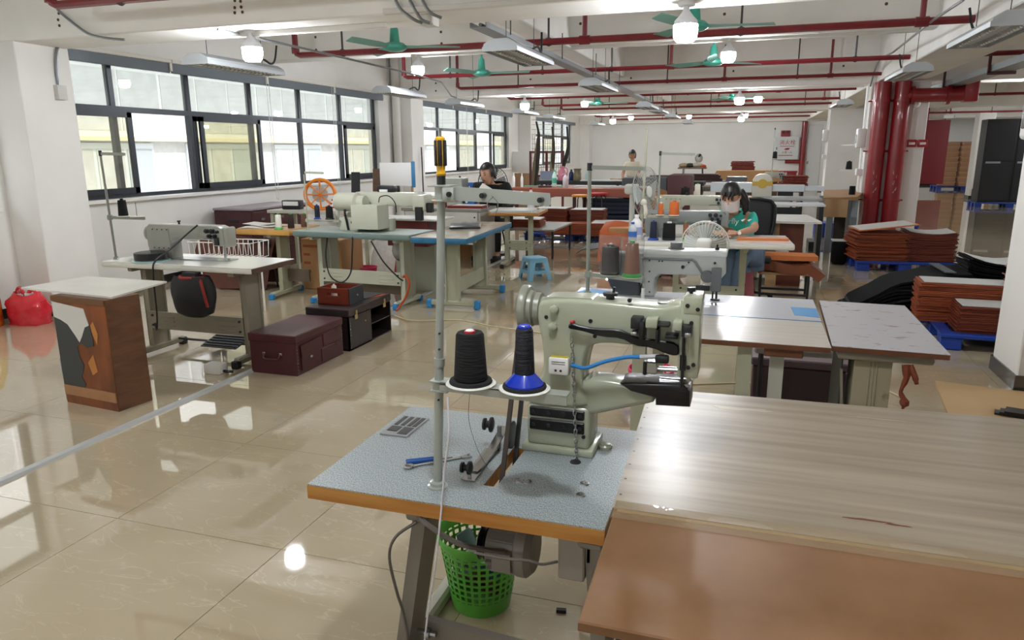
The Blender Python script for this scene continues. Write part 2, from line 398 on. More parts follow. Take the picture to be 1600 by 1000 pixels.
window('window_3', 14.4, 21.16, (14.93, 16.16, 17.40, 18.62, 19.84), ((17.2, 18.6, 0.045), (19.95, 21.1, 0.045)))
window('window_4', 22.85, 29.3, (24.0, 25.4, 26.75, 28.05), ((25.2, 26.7, 0.045), (28.0, 29.2, 0.045)))
# ================================================================== BLINDS, BUILDING OUTSIDE, CEILING SERVICES
BLIND = mat('grey_blind_fabric', '#7d858f', 0.7); HEADR = mat('white_headrail', '#eae6de', 0.5); CORD = mat('white_cord', '#e6e4de', 0.6)
def blind(y0, y1, drop, label, cordside):
    t = thing('roller_blind', label, 'blind', (-6.93, (y0 + y1) / 2, 2.72), 0, 'rolled up grey window blinds')
    h = (y1 - y0) / 2 - 0.02
    MB().rb(-0.07, 0.06, -h - 0.015, h + 0.015, -0.045, 0.0, 0.006, 1).build('headrail', HEADR, t); MB().rb(0.03, 0.05, h - 0.01, h + 0.03, -0.14, -0.04, 0.004, 1).build('end_clip', HEADR, t)
    MB().bx(0.02, 0.03, -h, h, -0.15, -0.04).build('fabric', BLIND, t)
    MB().cyl((0.02, -h, -0.15), (0.02, h, -0.15), 0.012, n=8).build('bottom_bar', BLIND, t)
    if cordside:
        yy = h * cordside
        MB().tube([(0.045, yy, -0.03), (0.05, yy + 0.01, -drop / 2), (0.05, yy + 0.03, -drop), (0.05, yy + 0.06, -drop - 0.05), (0.05, yy + 0.09, -drop), (0.05, yy + 0.07, -drop / 2), (0.045, yy + 0.06, -0.03)], 0.004, 5, smooth=4).build('pull_cord', CORD, t)
bl = [5.92, 7.6, 9.5, 11.35, 13.12]
bn = ['grey roller blind nearest the camera, beside the left pillar', 'grey roller blind above the leftmost open casement', 'grey roller blind with its long cord above the middle of the big window', 'grey roller blind at the far end of the big window']
for k in range(4): blind(bl[k], bl[k + 1], 1.75, bn[k], 0.97 if k == 1 else (0.9 if k == 2 else 0))
bl2 = [14.32, 16.6, 18.9, 21.2]
bn2 = ['short grey blind on the second window next to the pillar', 'grey blind with a white cord above the middle of the second window', 'grey blind at the far end of the second window']
for k in range(3): blind(bl2[k], bl2[k + 1], 1.9, bn2[k], -0.3 if k == 1 else 0)
bl3 = [22.75, 26.0, 29.4]
bn3 = ['near grey blind of the farthest window', 'far grey blind of the farthest window by the end wall']
for k in range(2): blind(bl3[k], bl3[k + 1], 1.2, bn3[k], 0)

# ---- building across the yard
FAC = mat('pale_facade_render', '#eceae6', 0.85, var=0.04, scale=0.4); FACB = mat('cream_facade_tile', '#e3d6ae', 0.7, var=0.06, scale=30)
FACG = mat('grey_facade_panel', '#c9c7c3', 0.8, var=0.08, scale=3); FWIN = mat('far_window_glass', '#b4b9ba', 0.2); FFR = mat('far_window_frame', '#d8dcde', 0.4)
def facade():
    t = thing('neighbour_building', 'pale neighbouring building with cream bands seen through the windows', 'building', (-15.0, 0, 0))
    MB().bx(-0.5, 0, -14, 60, -9, 0.05).build('lower_wall', FAC, t)
    MB().bx(-0.5, 0, -14, 60, 1.95, 9.0).build('upper_wall', FAC, t)
    MB().bx(-0.5, -0.15, -14, 60, 0.05, 1.95).build('recess_wall', FACG, t)
    for z0, z1 in ((-0.95, -0.72), (1.9, 2.0)):
        MB().bx(0, 0.22, -14, 60, z0, z1).build('string_course', FACB, t)
    for k in range(18):
        y = -12 + k * 4.0
        MB().bx(-0.02, 0.06, y, y + 0.7, -9, -0.95).build('pilaster', FACB, t)
        f = MB().bx(-0.16, -0.1, y + 0.9, y + 3.7, 0.1, 1.85).build('window_band', FFR, t)
        for q in range(3):
            MB().bx(-0.1, -0.08, y + 0.97 + q * 0.92, y + 1.78 + q * 0.92, 0.2, 1.7).build('pane', FWIN if q == 2 else FACG, f)
        for q in range(3):
            MB().bx(0, 0.02, y + 0.05 + q * 1.32, y + 1.3 + q * 1.32, 2.15, 3.6).build('cladding_panel', FACG, t)
            MB().bx(0, 0.02, y + 0.05 + q * 1.32, y + 1.3 + q * 1.32, 3.68, 5.2).build('cladding_panel', FACG, t)
        MB().bx(0, 0.12, y + 0.6, y + 0.72, -3.2, -1.2).build('railing_post', FFR, t)
    MB().bx(0, 0.5, -14, 60, -3.3, -3.1).build('ledge', FAC, t)
facade()
yard = MB().bx(-14.6, -7.3, -14, 60, -9.2, -9.0).build('yard', mat('yard_concrete', '#bdb9b0', 0.9)); tag(yard, kind='structure')

# ---- sprinkler pipes
RED = mat('red_pipe_paint', '#76121d', 0.4, var=0.12, scale=6, coat=0.2); HANG = mat('dark_steel_hanger', '#4b4a4b', 0.5, metal=0.6)
plab = ['thick red sprinkler pipe above the near beam at the top left', 'thick red sprinkler pipe crossing below the second row of beams', 'red sprinkler pipe crossing in front of the second lamp row', 'red sprinkler pipe running just before the second pillar line',
        'red sprinkler pipe just behind the second pillar line', 'red sprinkler pipe under the third row of beams', 'red sprinkler pipe just before the third pillar line', 'red sprinkler pipe behind the third pillar line', 'red sprinkler pipe halfway to the far wall', 'red sprinkler pipe closest to the far wall']
def sprinkler(y, x1, r, drops, label, x0=-5.4):
    t = thing('sprinkler_pipe', label, 'pipe', (0, y, 2.75), 0, 'red sprinkler pipes under the ceiling')
    MB().tube([(x0, 0, 0.62), (x0, 0, 0.06), (x0 + 0.015, 0, 0.02), (x0 + 0.06, 0, 0), (x1, 0, 0)], r, 8).build('main_run', RED, t)
    MB().cyl((x0, 0, 0.1), (x0, 0, 0.02), r * 1.35, n=8).build('elbow_collar', RED, t)
    for x, up in drops:
        if up:
            MB().cyl((x, 0, 0), (x, 0, 0.55), r * 0.75, n=8).cyl((x - r * 1.6, 0, 0), (x + r * 1.6, 0, 0), r * 1.3, n=8).build('riser', RED, t)
        else:
            MB().cyl((x, 0, 0), (x, 0, 0.7), 0.012, n=6).cyl((x, -0.012, 0), (x, 0.012, 0), r * 1.35, n=8).build('hanger', HANG, t)
sprinkler(4.73, 5.0, 0.034, [(-4.7, 0), (-1.8, 1), (0.6, 0)], plab[0])
sprinkler(8.05, 5.0, 0.036, [(-4.75, 0), (-1.8, 1), (-2.2, 0), (1.42, 1), (-0.2, 0)], plab[1])
sprinkler(11.0, 6.5, 0.031, [(-4.6, 0), (-3.1, 0), (-2.05, 0), (-1.2, 1), (1.2, 0), (2.1, 0)], plab[2])
sprinkler(13.26, 2.1, 0.028, [(-4.2, 0), (-1.5, 0), (-0.55, 1), (0.6, 0), (1.1, 1)], plab[3])
sprinkler(16.3, 2.0, 0.028, [(-4.0, 0), (0.4, 1), (-1.4, 0)], plab[4])
sprinkler(19.2, 2.3, 0.028, [(-4.0, 0), (-0.9, 1), (1.5, 1)], plab[5])
sprinkler(21.2, 2.5, 0.028, [(-4.0, 0), (-1.2, 0), (1.2, 0)], plab[6])
sprinkler(24.0, 1.9, 0.028, [(-4.0, 0), (0.4, 0)], plab[7])
sprinkler(26.0, 1.9, 0.028, [(-3.0, 0), (0.8, 0)], plab[8])
sprinkler(29.0, 1.9, 0.028, [(-3.4, 0), (-0.3, 0)], plab[9])
for k, (y, lb) in enumerate(((15.2, 'nearest'), (19.2, 'second'), (24.0, 'third'), (28.5, 'farthest'))): sprinkler(y, 8.9, 0.03, [(5.0, 0), (6.2, 1), (7.4, 0)], lb + ' red sprinkler pipe above the corridor on the right', 3.2)

# ---- LED bulbs
BULBW = mat('bulb_plastic', '#eceef2', 0.4)
def glow():
    m = bpy.data.materials.new('bulb_glow'); m.use_nodes = True; b = m.node_tree.nodes['Principled BSDF']
    b.inputs['Base Color'].default_value = (1, 1, 1, 1); b.inputs['Emission Color'].default_value = (0.93, 0.96, 1.0, 1); b.inputs['Emission Strength'].default_value = BULB_POWER; return m
GLOW = glow()
b0 = thing('led_bulb', 'x', 'lamp', (0, 0, 0), 0, 'glowing LED bulbs under the beams')
MB().lathe([(0.06, 0.0), (0.06, -0.03), (0.03, -0.035)], 12).build('lamp_base', BULBW, b0)
MB().lathe([(0.022, -0.03), (0.024, -0.06), (0.05, -0.095), (0.08, -0.125), (0.086, -0.155)], 14).build('neck', BULBW, b0)
MB().lathe([(0.0855, -0.155), (0.086, -0.2), (0.08, -0.245), (0.06, -0.268), (0.0, -0.275)], 12, close=False).build('globe', GLOW, b0)
bl_pos = [(-4.2, 5.61, 2.64, 'glowing LED bulb in front of the big window, beside its lamp fixture'), (-0.52, 5.61, 2.62, 'largest glowing LED bulb, nearest at the top'), (-0.37, 9.65, 2.9, 'glowing LED bulb beside the teal fan below the second beam row'),
          (-4.52, 9.65, 2.9, 'glowing LED bulb near the big pillar at the end of the first window'), (-0.3, 13.99, 2.64, 'glowing LED bulb on the second pillar line, right of centre, lower of a pair'), (-4.3, 13.99, 2.64, 'glowing LED bulb above the second window'),
          (0.02, 18.0, 2.9, 'glowing LED bulb right of centre, upper of a pair'), (-4.0, 18.0, 2.9, 'glowing LED bulb above the red cutting table, near a teal fan'), (-4.1, 22.4, 2.64, 'left one of two far bulbs above the standing worker'), (-4.2, 26.45, 2.9, 'right one of two far bulbs above the standing worker'),
          (-0.4, 22.4, 2.64, 'far glowing bulb in front of the end wall, lower of a pair'), (-0.35, 26.45, 2.9, 'far glowing bulb in front of the end wall, upper of a pair')]
for k, (x, y, z, lb) in enumerate(bl_pos):
    if k == 0: move(b0, (x, y, z)); b0['label'] = lb
    else: dup(b0, (x, y, z), 0, lb)
for x, y, z, lb in ((-4.4, 1.1, 2.9, 'left of the camera above the floor'), (-0.4, 1.1, 2.9, 'right above the camera'), (-4.3, -2.8, 2.62, 'behind the camera on the window side'), (-0.4, -2.8, 2.62, 'behind the camera in the middle'), (4.2, 5.61, 2.62, 'right of the near right pillar'), (4.2, 13.99, 2.64, 'right of the red risers'), (7.9, 22.4, 2.64, 'behind the black lockers'), (8.3, 26.45, 2.9, 'at the far right corridor wall'), (4.2, 34.0, 3.499, 'before the corridor end wall'), (-2.2, 26.45, 2.9, 'added in the middle of the farthest row to brighten the end wall')):  # last bulb in this list is an addition that brightens the far wall
    dup(b0, (x, y, z), 0, 'LED bulb ' + lb)

# ---- louvred batten lamps
LAMPG = mat('lamp_housing', '#b9bec2', 0.35, metal=0.35); LOUV = mat('lamp_louvre', '#e9eaea', 0.2, metal=0.55); BLACK = mat('black_rubber', '#141416', 0.5)
l0 = thing('batten_lamp', 'x', 'lamp', (0, 0, 0), 0, 'grey louvred lamps hung on wires')
MB().prism([(-0.15, 0), (0.15, 0), (0.14, 0.035), (0.07, 0.075), (-0.07, 0.075), (-0.14, 0.035)], -0.6, 0.6).build('housing', LAMPG, l0)
MB().bx(-0.155, -0.145, -0.6, 0.6, -0.025, 0.01).bx(0.145, 0.155, -0.6, 0.6, -0.025, 0.01).bx(-0.15, 0.15, -0.605, -0.595, -0.025, 0.01).bx(-0.15, 0.15, 0.595, 0.605, -0.025, 0.01).build('rim', LAMPG, l0)
for k in range(18):
    y = -0.56 + k * 0.066; lv = MB()
    for s in (-1, 1): lv.prism([(s * 0.13, -0.004), (s * 0.075, -0.028), (s * 0.02, -0.004), (s * 0.02, -0.001), (s * 0.13, -0.001)], y - 0.002, y + 0.002)
    lv.build('louvre', LOUV, l0, ang=0)
for s in (-1, 1): MB().cyl((s * 0.075, -0.58, -0.012), (s * 0.075, 0.58, -0.012), 0.011, n=8).build('tube', mat('unlit_tube', '#e8e8e4', 0.3), l0)
for s in (-1, 1): MB().cyl((0, s * 0.42, 0.07), (0, s * 0.42, 1.06), 0.0035, n=5).build('wire', HANG, l0)
MB().tube([(0.03, 0.2, 0.07), (0.06, 0.35, 0.12), (0.05, 0.5, 0.09), (0.02, 0.62, 0.14), (0.0, 0.7, 0.3)], 0.011, 6, smooth=4).build('cable', BLACK, l0)
lamps = [(-5.07, 6.5, 'louvred lamp hanging in front of the big window, next to a bulb'), (-5.1, 10.25, 'louvred lamp with a black cable beside the second pillar'), (-5.15, 13.0, 'louvred lamp above the near part of the second window'), (-5.05, 16.5, 'louvred lamp above the far part of the second window'), (-5.1, 19.2, 'louvred lamp at the red framed rack, third bay'), (-5.1, 25.0, 'louvred lamp above the mesh rack window'),
         (-2.08, 6.65, 'nearest louvred lamp in the centre of the ceiling'), (-2.08, 10.25, 'second louvred lamp in the middle row'), (-2.1, 15.3, 'third louvred lamp in the middle row'), (-2.1, 17.2, 'fourth louvred lamp in the middle row'), (-2.1, 20.2, 'fifth louvred lamp in the middle row'), (-2.1, 25.0, 'farthest louvred lamp in the middle row'),
         (1.62, 6.55, 'louvred lamp at the top right corner, beside the girder'), (1.66, 9.9, 'louvred lamp in front of the red risers'), (1.6, 16.2, 'louvred lamp behind the red risers')]
for k, (x, y, lb) in enumerate(lamps):
    if k == 0: move(l0, (x, y, 2.44)); l0['label'] = lb
    else: dup(l0, (x, y, 2.44 if k != 12 else 2.42), 0, lb)

# ---- ceiling fans
TEAL = mat('teal_fan_enamel', '#3e9a86', 0.35); TEALB = mat('teal_fan_blade', '#6fa497', 0.4)
f0 = thing('ceiling_fan', 'x', 'fan', (0, 0, 0), 0, 'teal ceiling fans')
MB().cyl((0, 0, 0.1), (0, 0, 0.75), 0.016, n=8).build('rod', TEAL, f0)
MB().lathe([(0.02, 0.2), (0.045, 0.17), (0.055, 0.06), (0.06, 0.02)], 14).build('canopy', TEAL, f0)
MB().lathe([(0.05, 0.03), (0.1, 0.02), (0.135, -0.01), (0.135, -0.04), (0.09, -0.065), (0.0, -0.075)], 18).build('motor', TEAL, f0)
for k in range(3):
    M = Matrix.Rotation(2 * PI * k / 3, 4, 'Z')
    def blade(u, v, M=M):
        x = 0.12 + u * 0.62; wd = (0.05 + 0.075 * min(1, u * 3)) * (1 - 0.25 * max(0, u - 0.8) * 5)
        return M @ Vector((x, (v - 0.5) * 2 * wd * 0.5, -0.02 + (v - 0.5) * 0.035))
    MB().sheet(blade, 6, 2, 0.006).build('blade', TEALB, f0)
fans = [(-3.93, 7.8, 0.3, 'teal ceiling fan above the big window bay'), (-4.0, 10.8, 0.1, 'teal ceiling fan in front of the second pillar beam'), (-0.62, 7.55, 0.15, 'nearest teal ceiling fan, half hidden by the largest bulb'), (-0.6, 10.65, 0.55, 'teal ceiling fan beside a bulb, right of centre'), (-3.8, 18.6, 0.2, 'small far teal fan above the red table'), (-0.57, 18.2, 0.2, 'small far teal fan right of centre')]
for k, (x, y, a, lb) in enumerate(fans):
    if k == 0: move(f0, (x, y, 2.77), a); f0['label'] = lb
    else: dup(f0, (x, y, 2.77), a, lb)

# ---- conduits and trays
ZINC = mat('galvanised_conduit', '#8c9093', 0.35, metal=0.7); WCON = mat('white_trunking', '#dcd9d3', 0.5)
def conduit(pts, r, label, m=ZINC, sm=3):
    o = MB().tube(pts, r, 6, smooth=sm).build('conduit', m); return tag(o, label, 'conduit')
conduit([at(88, 10, 5.28), at(95, 20, 5.28), at(130, 48, 5.28), at(148, 56, 5.3), (at(170, 60, 5.31)), at(195, 62, 5.33)], 0.012, 'grey conduit bending along the near beam below the red pipe')
conduit([gz(340, 46, 2.6), gz(480, 77, 2.6), gz(655, 118, 2.6), gz(690, 129, 2.6), gz(705, 150, 2.52), gz(713, 153, 2.5)], 0.012, 'long grey conduit running from the near beam to the second pillar', sm=1)
conduit([at(1505, 0, 6.9), at(1460, 30, 7.8), at(1395, 82, 10.9), at(1375, 92, 12), at(1366, 112, 13.4), at(1360, 135, 13.6)], 0.012, 'grey conduit slanting past the red risers', sm=1)
for px0, px1, lb in (((618, 0), (660, 36), 'left'), ((640, 0), (672, 36), 'middle'), ((660, 0), (690, 28), 'right')):
    conduit([at(*px0, 5.28), at(px0[0] + 8, 14, 5.28), at(px1[0] - 14, px1[1] - 6, 5.28), at(*px1, 5.3)], 0.013, lb + ' one of three curved conduits on the near beam above the junction box')
jb = thing('junction_box', 'white junction box under the near beam with conduits', 'junction box', (at(672, 44, 5.45).x, 5.45, 2.58)); MB().rb(-0.055, 0.055, -0.06, 0.06, -0.045, 0.04, 0.008).build('body', WCON, jb); MB().rb(-0.05, 0.05, -0.065, -0.055, -0.035, 0.03, 0.004, 1).build('lid', WCON, jb)
for y, z, x0, x1, lb in ((5.3, 2.635, -2.75, 1.8, 'nearest'), (5.62, 2.6, -4.4, -2.9, 'short left'), (9.62, 2.885, -4.6, 1.7, 'second'), (14.0, 2.625, -4.5, 1.7, 'third'), (22.4, 2.625, -4.5, 1.8, 'farthest')):
    o = MB().rb(x0, x1, y - 0.025, y + 0.025, z - 0.02, z + 0.02, 0.004, 1).build('cable_trunking', WCON); tag(o, lb + ' white cable trunking on the underside of a beam', 'trunking')
tr = thing('cable_tray', 'galvanised cable tray under the middle girder', 'cable tray', (-2.25, 0, 2.6))
MB().bx(-0.07, 0.07, 6.0, 16.5, 0, 0.006).build('tray_bottom', ZINC, tr)
for s in (-1, 1): MB().bx(s * 0.07 - 0.003, s * 0.07 + 0.003, 6.0, 16.5, 0, 0.045).build('tray_side', ZINC, tr)
for k in range(6): MB().cyl((0.09, 6.6 + k * 1.9, 0.02), (0.09, 6.6 + k * 1.9, 0.3), 0.006, n=6).build('hanger', HANG, tr)
MB().tube([(0.02, 6, 0.02), (0.03, 9, 0.025), (-0.01, 12, 0.02), (0.02, 16.4, 0.02)], 0.016, 6, smooth=3).build('cable', mat('grey_cable', '#6d6c6c', 0.6), tr)
tr = thing('cable_tray', 'large grey cable tray sloping across the upper right above the corridor', 'cable tray', (0, 0, 0))
X = 2.96
MB().bx(X - 0.12, X + 0.12, 3.0, 26, 2.55, 2.56).build('tray_bottom', mat('tray_grey', '#9aa0a4', 0.4, metal=0.5), tr)
for s in (-1, 1): MB().bx(X + s * 0.12 - 0.004, X + s * 0.12 + 0.004, 3.0, 26, 2.55, 2.63).build('tray_side', mat('tray_grey', '#9aa0a4', 0.4, metal=0.5), tr)
for k in range(8): MB().bx(X - 0.16, X + 0.16, 6.4 + k * 2.4, 6.44 + k * 2.4, 2.51, 2.55).bx(X - 0.16, X - 0.13, 6.4 + k * 2.4, 6.44 + k * 2.4, 2.53, 3.0).build('bracket', mat('dark_red_bracket', '#4a1d20', 0.5), tr)
# ---- fire risers on the right pillar
t = thing('fire_riser', 'left red fire riser on the right pillar with worn paint', 'pipe', (at(1368, 250, 13.52).x, 13.52, 0), 0, 'red fire risers')
RISER = mat('riser_red', '#8c141d', 0.35, var=0.1, scale=3, coat=0.3); CHIP = mat('chipped_paint', '#b9a9a4', 0.6)
def riser(t, top):
    MB().cyl((0, 0, 0), (0, 0, top), 0.125, n=20).build('pipe', RISER, t)
    for z in (0.75, 1.55, 2.35): MB().cyl((0, 0, z - 0.02), (0, 0, z + 0.02), 0.142, n=20).cyl((-0.19, 0.1, z), (0.19, 0.1, z), 0.012, n=6).build('clamp', RISER, t)
    for dx, z, s in ((-0.03, 1.22, 0.05), (0.02, 1.15, 0.035), (-0.01, 1.05, 0.05), (0.03, 0.95, 0.04), (0.0, 0.9, 0.03)):
        a = -PI / 2 + dx * 8
        pts = []
        for q in range(7):
            aa = a + (q - 3) / 3 * s * 4 * (0.6 + 0.4 * math.sin(q * 2.3 + z * 9)); zz = z + s * math.sin(q * 1.9 + z * 5) * 0.9
            pts.append((math.cos(aa) * 0.1265, math.sin(aa) * 0.1265, zz))
        MB().add(pts, [(0, 1, 2, 3), (3, 4, 5, 6)]).build('paint_chip', CHIP, t)
riser(t, 2.64)
x2 = at(1399, 250, 13.52).x
t = thing('fire_riser', 'right red fire riser joined to the big horizontal red pipe', 'pipe', (x2, 13.52, 0), 0, 'red fire risers'); riser(t, 2.64)
MB().cyl((0, 0, 2.42), (0.85, 0, 2.42), 0.11, n=18).cyl((0.62, 0, 2.42), (0.67, 0, 2.42), 0.155, n=18).cyl((0.12, 0, 2.42), (0.17, 0, 2.42), 0.14, n=18).build('branch', RISER, t)
MB().rb(0.85, 1.05, -0.12, 0.12, 2.3, 2.72, 0.02).build('branch_box', RISER, t)
R2 = mat('signal_red', '#a6131f', 0.35); WHT = mat('plain_white', '#eeeeec', 0.4)
def onpillar(px, py, Y=13.69): return at(px, py, Y)
t = thing('alarm_beacon', 'red and white fire alarm beacon high on the right pillar', 'alarm', onpillar(1432, 156)); MB().rb(-0.07, 0.07, -0.06, 0, -0.02, 0.13, 0.012).build('body', R2, t)
MB().lathe([(0.07, 0.0), (0.065, -0.06), (0.03, -0.1), (0, -0.105)], 14, M=Matrix.Translation((0, -0.045, -0.02)) @ Matrix.Diagonal((0.9, 0.6, 1, 1))).build('lens', WHT, t)
MB().cyl((-0.03, -0.012, -0.1), (-0.05, -0.012, -0.72), 0.012, n=6).build('conduit', WCON, t)
for px, lb in ((1424, 'left'), (1441, 'right')):
    t = thing('call_point', lb + ' one of two red fire call points on the right pillar', 'call point', onpillar(px, 224), 0, 'red call points on the pillar')
    MB().rb(-0.07, 0.07, -0.05, 0, -0.06, 0.06, 0.01).build('body', R2, t); MB().rb(-0.045, 0.045, -0.055, -0.048, -0.022, 0.018, 0.003, 1).build('label_plate', WHT, t)
# ================================================================== SHARED BUILDERS
ENAM = mat('sage_leg_enamel', '#a9aa93', 0.4, var=0.06, scale=5); ENAMD = mat('taupe_leg_enamel', '#8a8372', 0.4, var=0.06, scale=5)
STEEL = mat('bright_steel', '#b9bbbd', 0.22, metal=0.95); DSTEEL = mat('dark_steel', '#3d3f42', 0.35, metal=0.8); BLK = mat('black_plastic', '#17181b', 0.4)
WLAM = mat('white_laminate', '#e4e3df', 0.18, var=0.03, scale=3); BLUET = mat('blue_tape', '#2f86c4', 0.5); CHALK = mat('white_marks', '#efeeea', 0.6)
WOODE = mat('orange_wood_edge', '#a9702f', 0.35, col2='#c08a45', scale=3, stretch=(1, 14, 14)); PLY = mat('brown_plywood', '#6d4a30', 0.6, col2='#8a6242', scale=4, stretch=(1.5, 8, 8))
THREADK = mat('black_thread', '#090a0c', 0.9, bump=0.4, bscale=220, stretch=(0.1, 0.1, 1)); THREADN = mat('navy_thread', '#1a2236', 0.8, bump=0.4, bscale=220, stretch=(0.1, 0.1, 1))
THREADW = mat('white_thread', '#e9e6dc', 0.8, bump=0.3, bscale=220, stretch=(0.1, 0.1, 1)); THREADB = mat('brown_thread', '#6b4c3c', 0.8, bump=0.3, bscale=220, stretch=(0.1, 0.1, 1)); THREADO = mat('orange_thread', '#c4632a', 0.75, bump=0.3, bscale=220, stretch=(0.1, 0.1, 1)); THREADD = mat('dark_brown_thread', '#33221f', 0.8, bump=0.3, bscale=220, stretch=(0.1, 0.1, 1))
def sew_table(name, label, cat, loc, rz, L, D, topm, edgem, th=0.045, H=0.78, inset=0.22, legm=None, tip=None, legs=(-1, 1), group=None, beam=True, r=0.012, cw=0.09):
    legm = legm or ENAM
    t = thing(name, label, cat, loc, rz, group)
    MB().rb(-L / 2, L / 2, -D / 2, D / 2, H - th, H - 0.003, r, 2).build('edge_band', edgem, t)
    MB().rb(-L / 2 + 0.002, L / 2 - 0.002, -D / 2 + 0.002, D / 2 - 0.002, H - 0.006, H, 0.002, 1).build('tabletop', topm, t)
    for s in legs:
        x = s * (L / 2 - inset)
        lg = MB().bx(x - 0.02, x + 0.02, -cw, cw, 0.07, H - th - 0.03).bx(x - 0.026, x - 0.02, -cw - 0.004, -cw + 0.02, 0.07, H - th - 0.03).bx(x + 0.02, x + 0.026, -cw - 0.004, -cw + 0.02, 0.07, H - th - 0.03).bx(x - 0.026, x - 0.02, cw - 0.02, cw, 0.07, H - th - 0.03).bx(x + 0.02, x + 0.026, cw - 0.02, cw, 0.07, H - th - 0.03)
        lo = lg.build('leg', legm, t)
        MB().rb(x - 0.025, x + 0.025, -D * 0.42, D * 0.42, H - th - 0.035, H - th, 0.008, 1).build('top_bracket', legm, lo)
        MB().rb(x - 0.028, x + 0.028, -D * 0.46, D * 0.46, 0.025, 0.075, 0.01, 1).build('foot', legm, t)
        for q in (-1, 1):
            MB().rb(x - 0.03, x + 0.03, q * D * 0.46 - 0.03, q * D * 0.46 + 0.03, 0.0, 0.06, 0.008, 1).build('foot_tip', tip or BLK, t)
    if beam and len(legs) == 2:
        x = L / 2 - inset
        b = MB().bx(-x + 0.02, x - 0.02, -cw - 0.012, -cw + 0.012, 0.22, 0.36).build('cross_beam', legm, t)
        for s in (-1, 1):
            for q in range(3): MB().rb(s * x * 0.62 - 0.09, s * x * 0.62 + 0.09, -cw - 0.018, -cw - 0.01, 0.245 + q * 0.037, 0.255 + q * 0.037, 0.003, 1).build('pressed_rib', legm, b)
            for q in range(2): MB().cyl((s * (x - 0.05), -cw - 0.02, 0.25 + q * 0.08), (s * (x - 0.05), -cw - 0.01, 0.25 + q * 0.08), 0.01, n=8).build('bolt', DSTEEL, b)
    return t
def treadle(parent, x, y, w_=0.34, d_=0.2):
    M = Matrix.Translation((x, y, 0.1)) @ Matrix.Rotation(0.25, 4, 'X')
    p = MB().bx(-w_ / 2, w_ / 2, -d_ / 2, d_ / 2, -0.008, 0.0, M)
    for k in range(5): p.bx(-w_ / 2 + 0.01, w_ / 2 - 0.01, -d_ / 2 + 0.02 + k * d_ / 5, -d_ / 2 + 0.03 + k * d_ / 5, 0, 0.006, M)
    p.cyl((x - w_ / 2 - 0.3, y, 0.09), (x + w_ / 2 + 0.3, y, 0.09), 0.01, n=8)
    return p.build('treadle', DSTEEL, parent)
def flat_machine(name, label, loc, rz, L, H, T, bodym, plated=True, legsm=None, headm=None, group=None):
    t = thing(name, label, 'sewing machine', loc, rz, group); a = -L / 2; b = L / 2; s = H / 0.28
    MB().rprism([(a + 0.03, 0.0), (a + 0.015, 0.03), (a, 0.11 * s), (a, 0.25 * s), (a + 0.03, 0.28 * s), (b - 0.06, 0.28 * s), (b - 0.02, 0.265 * s), (b, 0.24 * s), (b, 0.12 * s), (b - 0.1, 0.12 * s), (b - 0.12, 0.165 * s), (a + 0.32 * L + 0.04, 0.165 * s), (a + 0.32 * L, 0.13 * s), (a + 0.32 * L, 0.0)], -T, T, 'y', 0.012, 2).build('body', bodym, t)
    MB().rb(a - 0.005, b + 0.02, -T * 1.15, T * 1.15, -0.002, 0.006, 0.002, 1).build('bed_plate', STEEL, t)
    MB().lathe([(0.0, 0), (0.055, 0.0), (0.065, 0.012), (0.06, 0.03), (0.04, 0.034), (0.038, 0.05), (0, 0.05)], 18, M=Matrix.Translation((a + 0.005, 0, 0.2 * s)) @ Matrix.Rotation(-PI / 2, 4, 'Y')).build('handwheel', legsm or bodym, t)
    if plated:
        p = MB().rb(a + 0.06, a + 0.31 * L, -T - 0.006, -T + 0.004, 0.075 * s, 0.255 * s, 0.004, 1).build('cover_plate', bodym, t)
        sc_ = MB()
        for i in range(4):
            for z in (0.09, 0.24): sc_.cyl((a + 0.075 + i * (0.31 * L - 0.09) / 3, -T - 0.01, z * s), (a + 0.075 + i * (0.31 * L - 0.09) / 3, -T - 0.004, z * s), 0.005, n=6)
        sc_.build('screw_set', BLK, p)
    hm = headm or DSTEEL
    MB().rb(b - 0.005, b + 0.03, -T * 0.95, T * 0.95, 0.11 * s, 0.27 * s, 0.012, 2).build('face_plate', bodym, t)
    MB().cyl((b - 0.03, -0.01, 0.02), (b - 0.03, -0.01, 0.14 * s), 0.006, n=8).cyl((b - 0.03, -0.01, 0.0), (b - 0.03, -0.01, 0.03), 0.0015, n=5).build('needle_bar', STEEL, t)
    MB().cyl((b - 0.05, 0.0, 0.02), (b - 0.05, 0.0, 0.14 * s), 0.007, n=8).bx(b - 0.06, b - 0.015, -0.015, 0.015, 0.006, 0.014).bx(b - 0.055, b - 0.045, -0.006, 0.006, 0.01, 0.03).build('presser_foot', STEEL, t)
    k = MB()
    for x, z, r in ((b - 0.14, 0.24, 0.018), (b - 0.09, 0.24, 0.02), (b - 0.12, 0.2, 0.016), (b - 0.07, 0.2, 0.015), (b - 0.045, 0.235, 0.012)): k.cyl((x, -T - 0.022, z * s), (x, -T, z * s), r, n=12).cyl((x, -T - 0.035, z * s), (x, -T - 0.02, z * s), r * 0.5, n=8)
    k.bx(b - 0.075, b - 0.04, -T - 0.016, -T, 0.13 * s, 0.19 * s).build('tension_knobs', hm, t)
    MB().cyl((b - 0.28 * L, -T - 0.006, 0.175 * s), (b - 0.08, -T - 0.006, 0.175 * s), 0.006, n=8).build('lift_rod', STEEL, t)
    MB().cyl((a + 0.38 * L, 0, 0.28 * s), (a + 0.38 * L, 0, 0.3 * s), 0.008, n=8).cyl((a + 0.38 * L, 0, 0.3 * s), (a + 0.38 * L, 0, 0.31 * s), 0.014, n=10).build('oil_knob', BLK, t)
    return t
